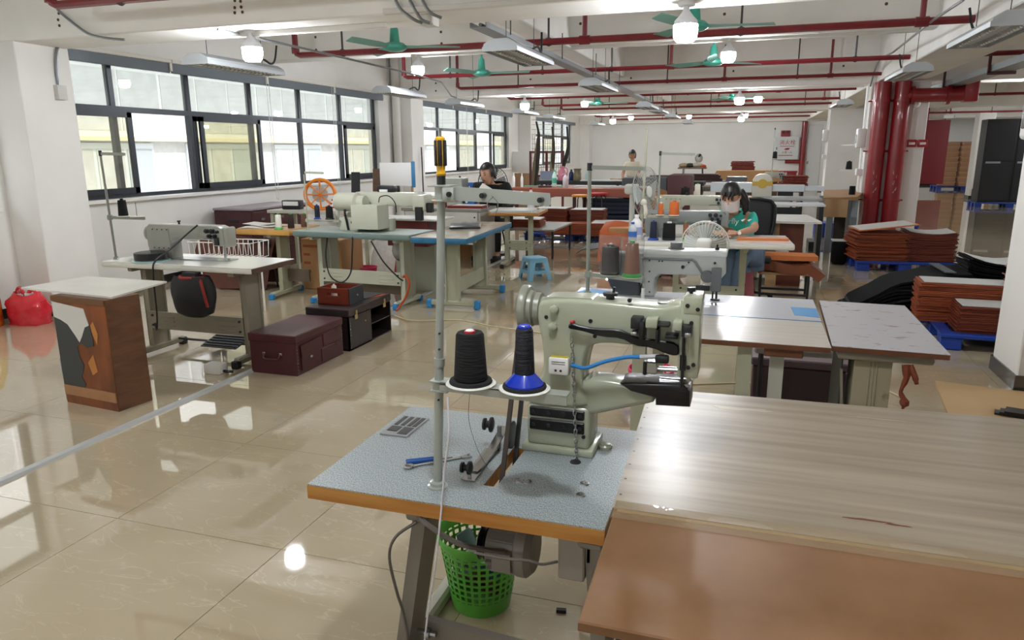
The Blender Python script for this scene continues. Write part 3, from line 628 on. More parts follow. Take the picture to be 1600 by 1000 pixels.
def cone(name, label, loc, threadm, r0, r1, h, basem=None, br=None, group=None, core=None, tilt=None, rz=0):
    t = thing(name, label, 'thread', loc, rz, group)
    if tilt: t.rotation_euler = (tilt, 0, rz)
    z = 0.0
    if basem:
        br = br or r0 * 1.35; MB().lathe([(br, 0.0), (br, 0.006), (r0 * 1.02, 0.018), (r0 * 0.95, 0.02)], 20).build('spool_base', basem, t); z = 0.015
    MB().lathe([(r0 * 0.96, z), (r0, z + 0.006), (r1, z + h - 0.005), (r1 * 0.93, z + h)], 20).build('thread_body', threadm, t)
    MB().lathe([(r1 * 0.42, z + h - 0.002), (r1 * 0.4, z + h + 0.012), (r1 * 0.3, z + h + 0.013)], 12).build('core_tip', core or basem or threadm, t)
    return t
def thread_stand(label, loc, h, rz_top, arm, tray_z, tray_rz, tray_len, discs, polem, r=0.011, lean=(0, 0), cap=None, group='thread stands on the sewing tables'):
    t = thing('thread_stand', label, 'thread stand', loc, 0, group)
    lx, ly = lean; top = Vector((lx, ly, h)); f = lambda z: Vector((lx * z / h, ly * z / h, z))
    MB().cyl((0, 0, 0), top, r, n=10).build('pole', polem, t)
    MB().lathe([(r * 2.6, 0), (r * 2.6, 0.004), (r * 1.9, 0.01), (r * 1.9, 0.018), (r * 1.05, 0.022)], 14).build('base_nut', polem, t)
    if arm:
        d = Vector((math.cos(rz_top), math.sin(rz_top), -0.02))
        MB().bar(top - Vector((0, 0, 0.012)), top - Vector((0, 0, 0.012)) + d * arm, 0.012, 0.022).build('guide_arm', polem, t)
        MB().cyl(top - Vector((0, 0, 0.03)), top + Vector((0, 0, 0.012)), r * 1.35, n=10).build('top_cap', cap or BLK, t)
        e = top + d * arm * 0.9
        MB().tube([e, e + Vector((0.01, 0, -0.02)), e + Vector((0, 0, -0.03)), e + Vector((-0.01, 0, -0.02)), e], 0.0015, 5).build('thread_eye', STEEL, t)
    if tray_z:
        b = f(tray_z); d = Vector((math.cos(tray_rz), math.sin(tray_rz), 0))
        MB().bar(b - d * 0.02, b + d * tray_len, 0.018, 0.022).build('tray_arm', polem, t)
        MB().rb(b.x - r * 1.7, b.x + r * 1.7, b.y - r * 1.7, b.y + r * 1.7, tray_z - 0.02, tray_z + 0.02, 0.004, 1).build('clamp', polem, t)
        for q, rad in discs:
            c = b + d * q + Vector((0, 0, 0.011)); M = Matrix.Translation(c)
            do = MB().lathe([(rad, 0), (rad, 0.003), (rad * 0.9, 0.005), (0, 0.005)], 20, M=M).build('spool_disc', mat('cream_disc', '#ddd9cf', 0.4), t)
            MB().cyl(c, c + Vector((0, 0, 0.11)), 0.003, n=6).build('spool_pin', STEEL, do)
    return t
def cable(name, pts, r, m, label, cat='cable', sm=5, n=6):
    return tag(MB().tube(pts, r, n, smooth=sm).build(name, m), label, cat)
# ================================================================== LEFT SIDE
# ---- plastic jug and red bag by the left pillar
t = thing('plastic_jug', 'yellow jug of red liquid at the left picture edge by the pillar', 'jug', (-6.84, 4.8, 0), 0.2)
MB().lathe([(0.13, 0), (0.135, 0.02), (0.135, 0.24), (0.125, 0.3)], 16).build('filled_part', mat('red_orange_liquid', '#a3300f', 0.2, col2='#d8801d', scale=5), t)
MB().lathe([(0.125, 0.3), (0.11, 0.36), (0.085, 0.5), (0.06, 0.56)], 16).build('upper_part', mat('yellow_plastic', '#d5ab24', 0.25), t)
MB().lathe([(0.05, 0.56), (0.05, 0.62), (0, 0.62)], 12).build('cap', mat('yellow_plastic', '#d5ab24', 0.25), t)
t = thing('plastic_bag', 'red knotted plastic bag with white cartons inside', 'bag', (-6.56, 5.02, 0), 0.1)
def bagf(u, v):
    a = u * 2 * PI; z = v * 0.3; c_, s_ = math.cos(a), math.sin(a); q = (abs(c_) ** 3.2 + abs(s_) ** 3.2) ** (-1 / 3.2)
    r = (0.135 + 0.018 * math.sin(PI * min(1, v * 1.1)) + 0.007 * math.sin(a * 7 + v * 9) + 0.006 * math.sin(a * 3 - v * 14)) * (1 - max(0, v - 0.72) * 1.3) * q
    return Vector((r * 1.3 * c_, r * 0.8 * s_, max(0.002, z + 0.015 * math.sin(a * 2 + 1) * v)))
MB().sheet(bagf, 28, 8, 0.002).build('sack', mat('red_film', '#d51f33', 0.25, col2='#e0404c', scale=9), t)
MB().bx(-0.16, 0.16, -0.1, 0.1, 0.002, 0.012).build('sack_bottom', mat('red_film', '#d51f33', 0.25), t)
MB().tube([(-0.09, 0, 0.26), (-0.1, 0, 0.33), (-0.05, -0.01, 0.35), (-0.03, 0, 0.29)], [0.02, 0.014, 0.014, 0.018], 7, smooth=3).tube([(0.02, 0, 0.28), (0.06, 0.0, 0.33), (0.12, 0, 0.3), (0.14, 0, 0.24)], [0.02, 0.014, 0.014, 0.018], 7, smooth=3).build('handle', mat('red_film', '#d51f33', 0.25), t)
MB().box((-0.1, 0.0, 0.25), (0.06, 0.06, 0.08), 0.3).build('carton', WHT, t); MB().box((0.03, 0.0, 0.26), (0.07, 0.06, 0.08), 0.7).build('carton', WHT, t)

# ---- peeling cabinet with a loose board on top
WOODP = mat('peeled_wood', '#8a4a1e', 0.4, col2='#5d2f14', scale=7, stretch=(1, 1, 0.35), detail=6); SIDEW = mat('stained_side_wood', '#6e4a31', 0.45, col2='#5a3a26', scale=6, stretch=(1, 1, 4), detail=5)
t = thing('side_cabinet', 'brown cabinet with peeling veneer standing left of the sewing table', 'cabinet', (-3.97, 3.36, 0), math.radians(-6))
W2, D2, HC = 0.245, 0.25, 0.72
MB().bx(-W2, W2, 0.004, D2, 0.0, HC).build('carcass', SIDEW, t)
MB().bx(-W2, W2, 0, 0.006, 0.0, HC).build('front_panel', WOODP, t)
MB().prism([(-W2, 0.46), (-W2, 0.68), (0.05, 0.655), (0.065, 0.6), (0.08, 0.55), (0.04, 0.535), (0.0, 0.47), (-0.03, 0.43), (-0.06, 0.47), (-0.12, 0.54), (-0.18, 0.565), (-W2, 0.58)], -0.004, 0.0).build('white_veneer', mat('veneer_white', '#d4d2cd', 0.35), t)
MB().prism([(-W2, 0.1), (-W2, 0.585), (-0.18, 0.57), (-0.12, 0.545), (-0.06, 0.475), (-0.03, 0.435), (0.0, 0.475), (0.04, 0.54), (0.085, 0.555), (0.1, 0.46), (0.1, 0.42), (0.03, 0.4), (-0.02, 0.425), (-0.06, 0.4), (-0.05, 0.33), (-0.02, 0.28), (-0.04, 0.23), (-0.06, 0.2), (-0.03, 0.15), (-0.06, 0.1)], -0.003, 0.0).build('dark_veneer', mat('veneer_charcoal', '#34383a', 0.4), t)
MB().prism([(0.09, 0.55), (0.12, 0.58), (0.15, 0.5), (0.13, 0.43), (0.1, 0.5)], -0.002, 0).prism([(0.02, 0.3), (0.08, 0.36), (0.1, 0.25), (0.05, 0.22)], -0.002, 0).build('splinter_patch', mat('splinter', '#b87a3c', 0.5), t)
MB().bx(-W2 + 0.005, W2 - 0.003, -0.008, 0.0, 0.06, 0.125).build('plinth_strip', mat('plinth_wood', '#a27552', 0.5, var=0.1), t)
MB().bx(-W2 - 0.004, W2, -0.006, 0.01, 0.685, HC).build('top_rail', mat('rail_wood', '#6b4525', 0.5), t)
MB().bx(-W2 - 0.006, -W2, -0.004, 0.04, 0.02, 0.1).bx(-W2 - 0.006, -W2, -0.006, 0.02, 0.2, 0.3).build('loose_strip', mat('veneer_white', '#d4d2cd', 0.35), t)
o = MB().prism([(-4.6, 3.49), (-3.73, 3.40), (-3.82, 3.95), (-4.55, 3.96)], 0.7202, 0.732, 'z').build('loose_board', [mat('scuffed_white_board', '#dcd9d2', 0.3, var=0.04, scale=4)]); tag(o, 'scuffed white board lying on the peeling cabinet', 'board')

# ---- left sewing station
t4 = sew_table('sewing_table', 'white sewing table with worn brown end behind the peeling cabinet', 'table', (-4.1, 4.585, 0), 0.0, 1.4, 0.53, WLAM, mat('cream_edge', '#d9d8cd', 0.35), 0.045, 0.78, 0.23, ENAMD)
MB().rb(0.694, 0.704, -0.262, 0.262, 0.738, 0.776, 0.003, 1).build('bare_end', mat('worn_chipboard', '#4f3526', 0.6, var=0.2, scale=30), t4)
treadle(t4, 0.1, 0.1)
for s in (-1, 1): MB().bar((s * 0.47, -0.09, 0.12), (s * 0.47, 0.09, 0.6), 0.012, 0.02).build('leg_brace', ENAMD, t4)
flat_machine('sewing_machine', 'grey flat bed sewing machine on the left white table', (-4.19, 4.62, 0.7815), 0.0, 0.74, 0.27, 0.06, mat('grey_machine_enamel', '#9b9c92', 0.3))
t = thing('thread_reel', 'black flat reel of tape lying before the left machine', 'reel', (-4.42, 4.44, 0.7815)); MB().lathe([(0.1, 0.012), (0.12, 0.015), (0.12, 0.065), (0.1, 0.07), (0.03, 0.066)], 24).build('tape', BLK, t); MB().lathe([(0.14, 0.0), (0.14, 0.008), (0.1, 0.013)], 24).build('glass_dish', mat('aqua_plastic', '#a9cfd0', 0.15), t); MB().lathe([(0.008, 0.06), (0.008, 0.085), (0, 0.086)], 8).build('pin', STEEL, t)
thread_stand('thin grey thread stand with an empty pin on the left table', (-4.77, 4.44, 0.78), 0.83, 0.0, 0.24, 0.33, 0.0, 0.34, [(0.14, 0.05), (0.27, 0.05)], mat('stand_grey', '#8d8f88', 0.35, metal=0.5), 0.009, (-0.02, 0))
cone('thread_cone', 'black thread cone tilting on the left thread stand', (-4.64, 4.44, 1.126), THREADK, 0.036, 0.03, 0.12, group='cones of thread', tilt=0.0)
cable('power_cord', [(-4.02, 4.53, 1.06), (-4.07, 4.47, 1.0), (-4.18, 4.38, 0.88), (-4.26, 4.312, 0.8), (-4.28, 4.3, 0.7), (-4.3, 4.31, 0.4), (-4.34, 4.33, 0.26), (-4.38, 4.36, 0.3)], 0.007, BLK, 'black cord hanging over the front of the left sewing table')
t = thing('black_pouch', 'black cloth pouch with red trim hanging under the left table', 'bag', (-3.92, 4.3, 0.73))
def pouch(u, v):
    a = u * 2 * PI; z = -0.02 - v * 0.31; r = 0.1 + 0.095 * math.sin(PI * min(1, 0.15 + v * 0.72)); r *= 1 + 0.05 * math.sin(a * 4 + v * 5)
    if v > 0.97: r *= 0.6
    return Vector((r * math.cos(a), r * 0.45 * math.sin(a), z))
MB().sheet(pouch, 24, 10, 0.003).build('sack', mat('black_cloth', '#1b1b1e', 0.7, bump=0.3, bscale=12), t)
MB().tube([(0.1 * math.cos(a * PI / 6) , 0.07 * math.sin(a * PI / 6), -0.03) for a in range(12)], 0.012, 6, closed=True).tube([(0.1, -0.03, -0.03), (0.15, -0.07, -0.1), (0.17, -0.06, -0.24)], 0.012, 5, smooth=3).build('red_trim', mat('red_cloth', '#8b2a20', 0.7), t)
MB().bx(-0.06, 0.06, -0.03, 0.03, -0.03, 0.005).build('strap', mat('black_cloth', '#1b1b1e', 0.7), t)
t = thing('wire_basket', 'white wire basket behind the left sewing table', 'basket', (-5.05, 6.1, 0), 0.05)
wb_ = MB()
for k in range(13):
    x = -0.36 + k * 0.06
    wb_.tube([(x, -0.16, 0.72), (x, -0.14, 0.56), (x, 0.14, 0.56), (x, 0.16, 0.72)], 0.004, 5)
wb_.tube([(-0.36, -0.16, 0.72), (0.36, -0.16, 0.72), (0.36, 0.16, 0.72), (-0.36, 0.16, 0.72)], 0.006, 6, closed=True)
wb_.build('wires', CHALK, t)
for s in (-1, 1): MB().cyl((s * 0.36, 0.0, 0.0), (s * 0.36, 0.0, 0.72), 0.01, n=8).build('leg', CHALK, t)
t = thing('adapter_box', 'small white adapter box on the floor under the left table', 'adapter', (-3.71, 4.21, 0)); MB().rb(-0.07, 0.07, -0.05, 0.05, 0, 0.075, 0.008).build('case', WHT, t); MB().tube([(0.07, 0, 0.02), (0.1, 0.0, 0.02), (0.13, 0.03, 0.012)], 0.01, 6, smooth=3).build('plug', BLK, t)

# ---- floor trunking
o = MB()
for y0, y1 in ((-1, 4.2), (4.2, 10.6)): o.prism([(-3.51, 0), (-3.445, 0), (-3.457, 0.014), (-3.498, 0.014)], y0, y1)
tag(o.build('floor_trunking', mat('floor_trunking_grey', '#b4b6b6', 0.35)), 'long grey cable trunking strip laid along the floor', 'trunking')

# ---- burgundy chest and dark chest
BURG = mat('burgundy_leatherette', '#43191f', 0.38, var=0.1, scale=4, bump=0.08, bscale=150); DKBR = mat('dark_brown_leatherette', '#2c1f20', 0.4, var=0.1, scale=4)
BRASS = mat('pale_brass', '#cbb98a', 0.3, metal=0.9)
t = thing('storage_chest', 'burgundy storage chest with a lid, handle and drawer tabs on the floor', 'chest', (-3.265, 4.3, 0))
MB().rb(-0.198, 0.198, 0.003, 0.645, 0, 0.25, 0.004, 1).build('box', BURG, t); MB().rb(-0.205, 0.205, -0.004, 0.65, 0.245, 0.305, 0.006, 1).build('lid', BURG, t)
h = MB().tube([(-0.07, -0.002, 0.16), (-0.065, -0.022, 0.13), (-0.05, -0.024, 0.122), (0.05, -0.024, 0.122), (0.065, -0.022, 0.13), (0.07, -0.002, 0.16)], 0.008, 7).build('handle', BURG, t)
for q in (-0.0725, 0.0725): MB().rb(q - 0.0125, q + 0.0125, -0.008, 0.003, 0.15, 0.168, 0.003, 1).build('handle_plate', STEEL, h)
for y0, y1, z0, z1 in ((0.36, 0.62, 0.135, 0.235), (0.33, 0.62, 0.02, 0.125)):
    d = MB().rb(0.196, 0.203, y0, y1, z0, z1, 0.002, 1).build('drawer_front', BURG, t); MB().cyl((0.2025, (y0 + y1) / 2 + 0.06, z1 - 0.012), (0.2045, (y0 + y1) / 2 + 0.06, z1 - 0.012), 0.016, n=10).build('finger_notch', BLK, d)
p = MB().prism([(0.06, 0.03), (0.31, 0.03), (0.31, 0.22), (0.06, 0.22)], 0.196, 0.206, 'x').build('pocket', BURG, t)
MB().prism([(0.05, 0.215), (0.32, 0.235), (0.32, 0.14), (0.24, 0.11), (0.12, 0.1), (0.06, 0.13)], 0.206, 0.212, 'x').build('pocket_flap', BURG, p); MB().rb(0.21, 0.216, 0.16, 0.19, 0.1, 0.118, 0.002, 1).build('buckle', STEEL, p)
rv = MB()
for k in range(9):
    for y in (0.02, 0.63): rv.ball((0.199, y, 0.02 + k * 0.025), 0.0045, 6, 4)
rv.build('rivet_row', STEEL, t)
t = thing('storage_chest', 'dark brown chest with open shelves and latches, under the red tray', 'chest', (-3.245, 5.02, 0))
MB().bx(-0.195, 0.195, 0.0, 0.012, 0, 0.29).bx(-0.195, -0.183, 0.0, 0.73, 0, 0.29).bx(-0.195, 0.195, 0.718, 0.73, 0, 0.29).bx(-0.195, 0.195, 0, 0.73, 0, 0.012).bx(-0.195, 0.195, 0, 0.73, 0.278, 0.29).bx(0.183, 0.195, 0, 0.37, 0, 0.29).bx(-0.19, 0.19, 0.36, 0.372, 0, 0.29).build('box', DKBR, t)
MB().bx(-0.18, 0.188, 0.372, 0.72, 0.14, 0.15).build('shelf', DKBR, t)
MB().rb(-0.205, 0.202, -0.006, 0.735, 0.285, 0.35, 0.006, 1).build('lid', DKBR, t)
for y in (0.11, 0.6): MB().rb(0.2, 0.208, y - 0.022, y + 0.022, 0.25, 0.29, 0.003, 1).rb(0.2, 0.212, y - 0.012, y + 0.012, 0.285, 0.325, 0.003, 1).build('latch', BRASS, t)
rv = MB()
for k in range(9): rv.ball((0.196, 0.02, 0.02 + k * 0.027), 0.0045, 6, 4)
rv.build('rivet_row', STEEL, t)
MB().ball((0.196, 0.27, 0.2), 0.006, 8, 6).build('stud', BRASS, t)
REDL = mat('red_brown_leather', '#7a2f1c', 0.4, var=0.08, scale=5)
t = thing('open_tray', 'red brown open tray box with a slot handle on the dark chest', 'tray', (-3.265, 5.16, 0.3505), 0.02)
MB().bx(-0.15, 0.15, 0.0, 0.24, 0, 0.008).bx(-0.15, 0.15, 0.23, 0.24, 0, 0.14).bx(-0.15, -0.142, 0, 0.24, 0, 0.14).bx(-0.15, 0.15, 0, 0.01, 0, 0.075).bx(-0.15, -0.06, 0, 0.01, 0.075, 0.1).bx(0.06, 0.15, 0, 0.01, 0.075, 0.1).bx(-0.15, 0.15, 0, 0.01, 0.1, 0.14).build('tray_walls', REDL, t)
MB().bx(0.142, 0.152, 0, 0.24, 0, 0.142).build('dark_side', mat('slate_leather', '#2c3038', 0.45), t); MB().ball((0.156, 0.12, 0.07), 0.01, 8, 6).build('knob', STEEL, t)
t = cone('thread_cone', 'small white cone lying in the red tray box', (-3.33, 5.28, 0.36), THREADW, 0.03, 0.02, 0.13, group='cones of thread')
o = MB().prism([(-3.4, 5.43), (-3.12, 5.43), (-3.09, 5.66), (-3.37, 5.68)], 0.351, 0.362, 'z').build('leather_sheet', mat('charcoal_leather', '#2f3237', 0.5)); tag(o, 'charcoal leather sheet on the dark chest behind the tray', 'leather')
o = MB().prism([(-3.14, 5.42), (-3.06, 5.6), (-3.05, 5.68), (-3.1, 5.64)], 0.3515, 0.356, 'z').build('leather_offcut', mat('orange_leather', '#b5582b', 0.5)); tag(o, 'orange leather strip beside the charcoal sheet on the chest', 'leather')
o = MB().sheet(lambda u, v: (-3.62 + u * 0.42, 5.55 + v * 0.3, 0.3 + 0.05 * math.sin(u * 3) + 0.0 * v), 8, 2, 0.01).build('pedal_cover', mat('charcoal_leather', '#2f3237', 0.5))
bpy.data.objects.remove(o)

# ---- pine table with cones
WTOP = mat('pine_top', '#b08a5a', 0.45, var=0.1, scale=4)
tw = sew_table('pine_table', 'pine edged side table with thread cones and papers by the window wall', 'table', (-5.05, 6.95, 0), 0.02, 0.68, 0.62, WTOP, mat('pine_edge', '#c99a4f', 0.45, var=0.08, scale=6), 0.06, 0.78, 0.3, ENAM, BLUET, legs=(1,), r=0.006)
MB().bx(0.06, 0.34, 0.02, 0.045, 0.16, 0.3).build('low_rail', mat('brown_rail', '#6c5f50', 0.5), tw)
paper = mat('paper_white', '#dcd8cf', 0.7, var=0.05)
for k, (dx, dy, a) in enumerate(((-0.2, -0.12, 0.3), (-0.12, 0.0, -0.2), (-0.26, 0.05, 0.1))):
    o = MB().sheet(lambda u, v, k=k: ((u - 0.5) * 0.34, (v - 0.5) * 0.24, 0.004 + 0.012 * k + 0.006 * math.sin(u * 5 + k)), 6, 2, 0.003).build('paper_sheet', paper); move(o, (-5.05 + dx, 6.95 + dy, 0.78), a); tag(o, ('lowest', 'middle', 'topmost')[k] + ' loose paper pattern piece on the pine table', 'paper', 'paper patterns on the pine table')
GRNP = mat('green_plastic', '#3fae4a', 0.4)
cone('thread_cone', 'white thread cone on a green base on the pine table', (-4.88, 6.72, 0.782), THREADW, 0.035, 0.03, 0.14, GRNP, 0.048, 'cones of thread')
cone('thread_cone', 'dark brown thread cone on the pine table beside the white one', (-4.82, 6.86, 0.782), THREADD, 0.036, 0.033, 0.15, group='cones of thread', core=GRNP)
cone('thread_cone', 'taupe thread cone with a green tip on the pine table', (-4.76, 7.03, 0.782), THREADB, 0.04, 0.034, 0.14, group='cones of thread', core=GRNP)
t = thing('carton_box', 'printed brown carton standing under the pine table', 'box', (-4.78, 7.45, 0), 0.0)
CARD = mat('cardboard', '#b98d60', 0.75, var=0.06, scale=3); PRN = mat('carton_print', '#a5573f', 0.8)
MB().rb(-0.27, 0.27, -0.1, 0.4, 0, 0.6, 0.006, 1).build('carton', CARD, t)
MB().bx(-0.24, 0.2, -0.1025, -0.1, 0.5, 0.53).build('printed_line', PRN, t)
for k in range(3):
    MB().bx(-0.24, -0.15, -0.1025, -0.1, 0.4 - k * 0.1, 0.43 - k * 0.1).build('printed_mark', PRN, t); MB().bx(-0.02, 0.12, -0.1025, -0.1, 0.39 - k * 0.1, 0.44 - k * 0.1).build('printed_frame', PRN, t)

# ---- burgundy drawer trunk by the wall + draped leather
t = thing('drawer_trunk', 'dark burgundy drawer trunk against the window wall', 'chest', (-6.6, 8.75, 0), math.radians(0))
MB().rb(-0.3, 0.3, -0.65, 0.65, 0.3, 0.84, 0.01, 1).build('body', BURG, t); MB().rb(-0.31, 0.31, -0.66, 0.66, 0.84, 0.87, 0.006, 1).build('lid', mat('trunk_top', '#9a8f94', 0.4), t)
MB().bx(-0.28, 0.28, -0.6, 0.6, 0.0, 0.3).build('base', BURG, t)
for y in (-0.43, 0.0, 0.43):
    for z in (0.36, 0.6):
        d = MB().rb(0.3, 0.308, y - 0.2, y + 0.2, z, z + 0.22, 0.003, 1).build('drawer_front', mat('burgundy_front', '#4b2226', 0.4), t); MB().rb(0.308, 0.325, y - 0.04, y + 0.04, z + 0.1, z + 0.13, 0.004, 1).build('pull', STEEL, d)
MB().rb(-0.09, 0.09, -0.657, -0.648, 0.68, 0.72, 0.01, 2).build('hand_slot', BLK, t)
o = MB().sheet(lambda u, v: (-6.35 + u * 0.95 + 0.06 * v, 6.9 + v * 0.5 + u * 0.2, max(0.02, 0.62 - 0.62 * abs(v * 2 - 1) ** 1.5 + 0.03 * math.sin(u * 6))), 16, 14, 0.006).build('draped_leather', mat('chestnut_leather', '#5e3222', 0.45, var=0.08, scale=3)); tag(o, 'chestnut leather hide draped over a low rack behind the left table', 'leather')
t = thing('low_rack', 'low rack under the draped chestnut hide', 'rack', (-5.85, 7.25, 0))
MB().bx(-0.45, 0.45, -0.015, 0.015, 0.55, 0.59).build('top_rail', DSTEEL, t)
for s in (-1, 1): MB().cyl((s * 0.42, -0.12, 0), (s * 0.42, 0, 0.56), 0.012, n=6).cyl((s * 0.42, 0.12, 0), (s * 0.42, 0, 0.56), 0.012, n=6).build('leg', DSTEEL, t)

# ---- pattern sewing station in the middle left
GRTOP = mat('grey_green_top', '#9aa79f', 0.4, var=0.06, scale=3); CREAMG = mat('cream_grey_enamel', '#c3c5b4', 0.35, var=0.03, scale=3)
t5 = sew_table('sewing_table', 'grey green sewing table carrying the pattern machine', 'table', (-3.92, 6.86, 0), math.radians(-3), 1.42, 0.56, GRTOP, mat('slate_edge', '#6d817f', 0.45, var=0.08, scale=6), 0.06, 0.78, 0.2, CREAMG, BLUET)
MB().bx(-0.53, -0.47, 0.05, 0.2, 0.07, 0.7).build('inner_post', CREAMG, t5); MB().bx(0.42, 0.5, 0.05, 0.2, 0.07, 0.7).build('inner_post', CREAMG, t5)
MB().rb(-0.4, 0.45, 0.1, 0.16, 0.08, 0.2, 0.008, 1).build('lower_beam', mat('brown_rail', '#6c5f50', 0.5), t5)
t = thing('pattern_machine', 'cream pattern sewing machine with a drum motor and box housing', 'sewing machine', (-3.72, 6.86, 0.7805), math.radians(-3))
MB().rprism([(-0.42, 0.0), (0.1, 0.0), (0.1, 0.12), (-0.08, 0.14), (-0.1, 0.26), (0.44, 0.26), (0.46, 0.28), (0.46, 0.38), (0.42, 0.4), (-0.3, 0.4), (-0.34, 0.36), (-0.34, 0.2), (-0.42, 0.18)], 0.03, 0.17, 'y', 0.012).build('arm', CREAMG, t)
MB().rb(-0.22, 0.1, -0.2, 0.03, 0.03, 0.28, 0.008, 2).build('box_housing', CREAMG, t)
M = Matrix.Translation((-0.48, -0.06, 0.3)) @ Matrix.Rotation(PI / 2, 4, 'Y')
d = MB().lathe([(0.0, 0), (0.05, 0.0), (0.055, 0.006), (0.09, 0.01), (0.1, 0.03), (0.1, 0.26), (0.07, 0.28), (0.07, 0.36)], 24, M=M).build('drum_motor', CREAMG, t)
MB().rb(-0.44, -0.2, -0.1, 0.1, 0.0, 0.14, 0.01, 2).build('lower_body', CREAMG, t)
MB().cyl((-0.27, -0.105, 0.09), (-0.27, -0.098, 0.09), 0.02, n=14).build('black_port', BLK, t)
MB().rb(0.4, 0.54, 0.0, 0.18, 0.22, 0.38, 0.01, 2).build('head', CREAMG, t); MB().rb(0.44, 0.52, -0.03, 0.02, 0.12, 0.26, 0.006, 1).rb(0.54, 0.6, 0.03, 0.1, 0.2, 0.3, 0.006, 1).build('head_clamp', BLK, t)
MB().tube([(-0.34, -0.1, 0.26), (-0.34, -0.13, 0.2), (-0.33, -0.12, 0.1), (-0.32, -0.11, 0.01)], 0.012, 7, smooth=4).tube([(0.0, 0.0, 0.3), (0.06, -0.06, 0.36), (0.16, -0.06, 0.37), (0.22, -0.04, 0.3), (0.22, -0.02, 0.2)], 0.006, 6, smooth=5).build('hose', BLK, t)
MB().tube([(-0.52, 0.02, 0.02), (-0.52, 0.0, 0.2), (-0.5, 0.0, 0.28), (-0.47, -0.02, 0.31)], 0.022, 8, smooth=4).build('elbow_duct', mat('duct_cream', '#dcdcd2', 0.4), t)
MB().rb(-0.05, 0.14, 0.06, 0.16, 0.4, 0.47, 0.01).build('top_unit', BLK, t); MB().rb(-0.02, 0.08, 0.05, 0.1, 0.4, 0.43, 0.006).build('top_lid', WHT, t)
cable('power_cord', [(-3.9, 6.6, 0.78), (-3.88, 6.54, 0.6), (-3.95, 6.6, 0.36), (-4.1, 6.66, 0.24), (-4.25, 6.68, 0.3), (-4.3, 6.7, 0.5), (-4.3, 6.75, 0.7)], 0.008, BLK, 'black looped cord hanging below the pattern machine')
cable('power_cord', [(-3.7, 6.62, 0.7), (-3.55, 6.58, 0.5), (-3.4, 6.6, 0.34), (-3.35, 6.62, 0.3)], 0.008, BLK, 'black slanting cord to the right leg of the pattern machine table')
cable('orange_cord', [(-3.34, 6.6, 0.34), (-3.3, 6.58, 0.36), (-3.26, 6.57, 0.28), (-3.3, 6.56, 0.14), (-3.36, 6.54, 0.05), (-3.38, 6.5, 0.01)], 0.012, mat('orange_cord_rubber', '#b4481f', 0.5), 'orange cord tied around the pattern machine table leg')
thread_stand('slim cream thread stand at the left end of the pattern machine table', (-4.54, 6.76, 0.78), 0.62, 0.0, 0.24, 0.1, 0.0, 0.4, [(0.13, 0.045), (0.28, 0.05)], mat('stand_cream', '#a9a895', 0.4), 0.008)
cone('thread_cone', 'navy thread cone on a blue base beside the pattern machine', (-4.41, 6.76, 0.897), THREADN, 0.028, 0.026, 0.13, mat('blue_spool', '#27459a', 0.4), 0.042, 'cones of thread')
cone('thread_cone', 'wide black thread cone beside the pattern machine', (-4.26, 6.76, 0.897), THREADK, 0.04, 0.036, 0.12, BLK, 0.048, 'cones of thread')
t = thing('cable_reel', 'bright orange plastic reel standing behind the navy thread cone', 'reel', (-5.35, 8.3, 0.86), 0.5)
ORP = mat('orange_plastic', '#ee8a1d', 0.35)
for s in (-1, 1):
    MB().tube([(0.19 * math.cos(a * PI / 12), s * 0.06, 0.2 + 0.19 * math.sin(a * PI / 12)) for a in range(24)], 0.02, 8, closed=True).build('rim', ORP, t)
    sp = MB()
    for q in range(4): a = q * PI / 4; sp.bar((0.18 * math.cos(a), s * 0.06, 0.2 + 0.18 * math.sin(a)), (-0.18 * math.cos(a), s * 0.06, 0.2 - 0.18 * math.sin(a)), 0.012, 0.05, (0, 1, 0))
    sp.build('spokes', ORP, t)
MB().cyl((0, -0.06, 0.2), (0, 0.06, 0.2), 0.1, n=18).build('hub', mat('grey_hub', '#b7b7b8', 0.4), t)
t = thing('low_bench', 'low worktop along the window wall behind the pine table', 'bench', (-5.6, 8.4, 0)); MB().rb(-0.45, 0.75, -0.3, 0.3, 0.82, 0.86, 0.005, 1).build('top', mat('bench_top', '#c9c4ba', 0.5), t)
for x in (-0.4, 0.7):
    for y in (-0.25, 0.25): MB().bx(x - 0.02, x + 0.02, y - 0.02, y + 0.02, 0, 0.82).build('leg', ENAM, t)
t = thing('shopping_bag', 'white bag with red print lying by the orange reel', 'bag', (-5.05, 8.2, 0.8605)); MB().sheet(lambda u, v: (0.13 * math.cos(u * 2 * PI) * (1 - 0.75 * v), 0.09 * math.sin(u * 2 * PI) * (1 - 0.7 * v), v * 0.2 + 0.002), 16, 6, 0.003).build('bag_body', WHT, t)
dd = MB()
for k in range(9): a = -PI / 2 + (k % 3 - 1) * 0.5; z = 0.05 + (k // 3) * 0.045; r = 1 - 0.72 * z / 0.2; MB().box((0.135 * math.cos(a) * r, 0.1 * math.sin(a) * r - 0.002, z), (0.025, 0.006, 0.022), a).build('red_print', mat('red_print', '#c8314a', 0.6), t)
t = thing('desk_gadget', 'small black and white radio on the bench by the wall', 'radio', (-5.78, 8.3, 0.8605), 0.1); MB().rb(-0.13, 0.13, -0.06, 0.06, 0, 0.12, 0.012).build('case', BLK, t); MB().rb(-0.11, 0.11, -0.066, -0.058, 0.05, 0.105, 0.004, 1).build('front_panel', WHT, t)

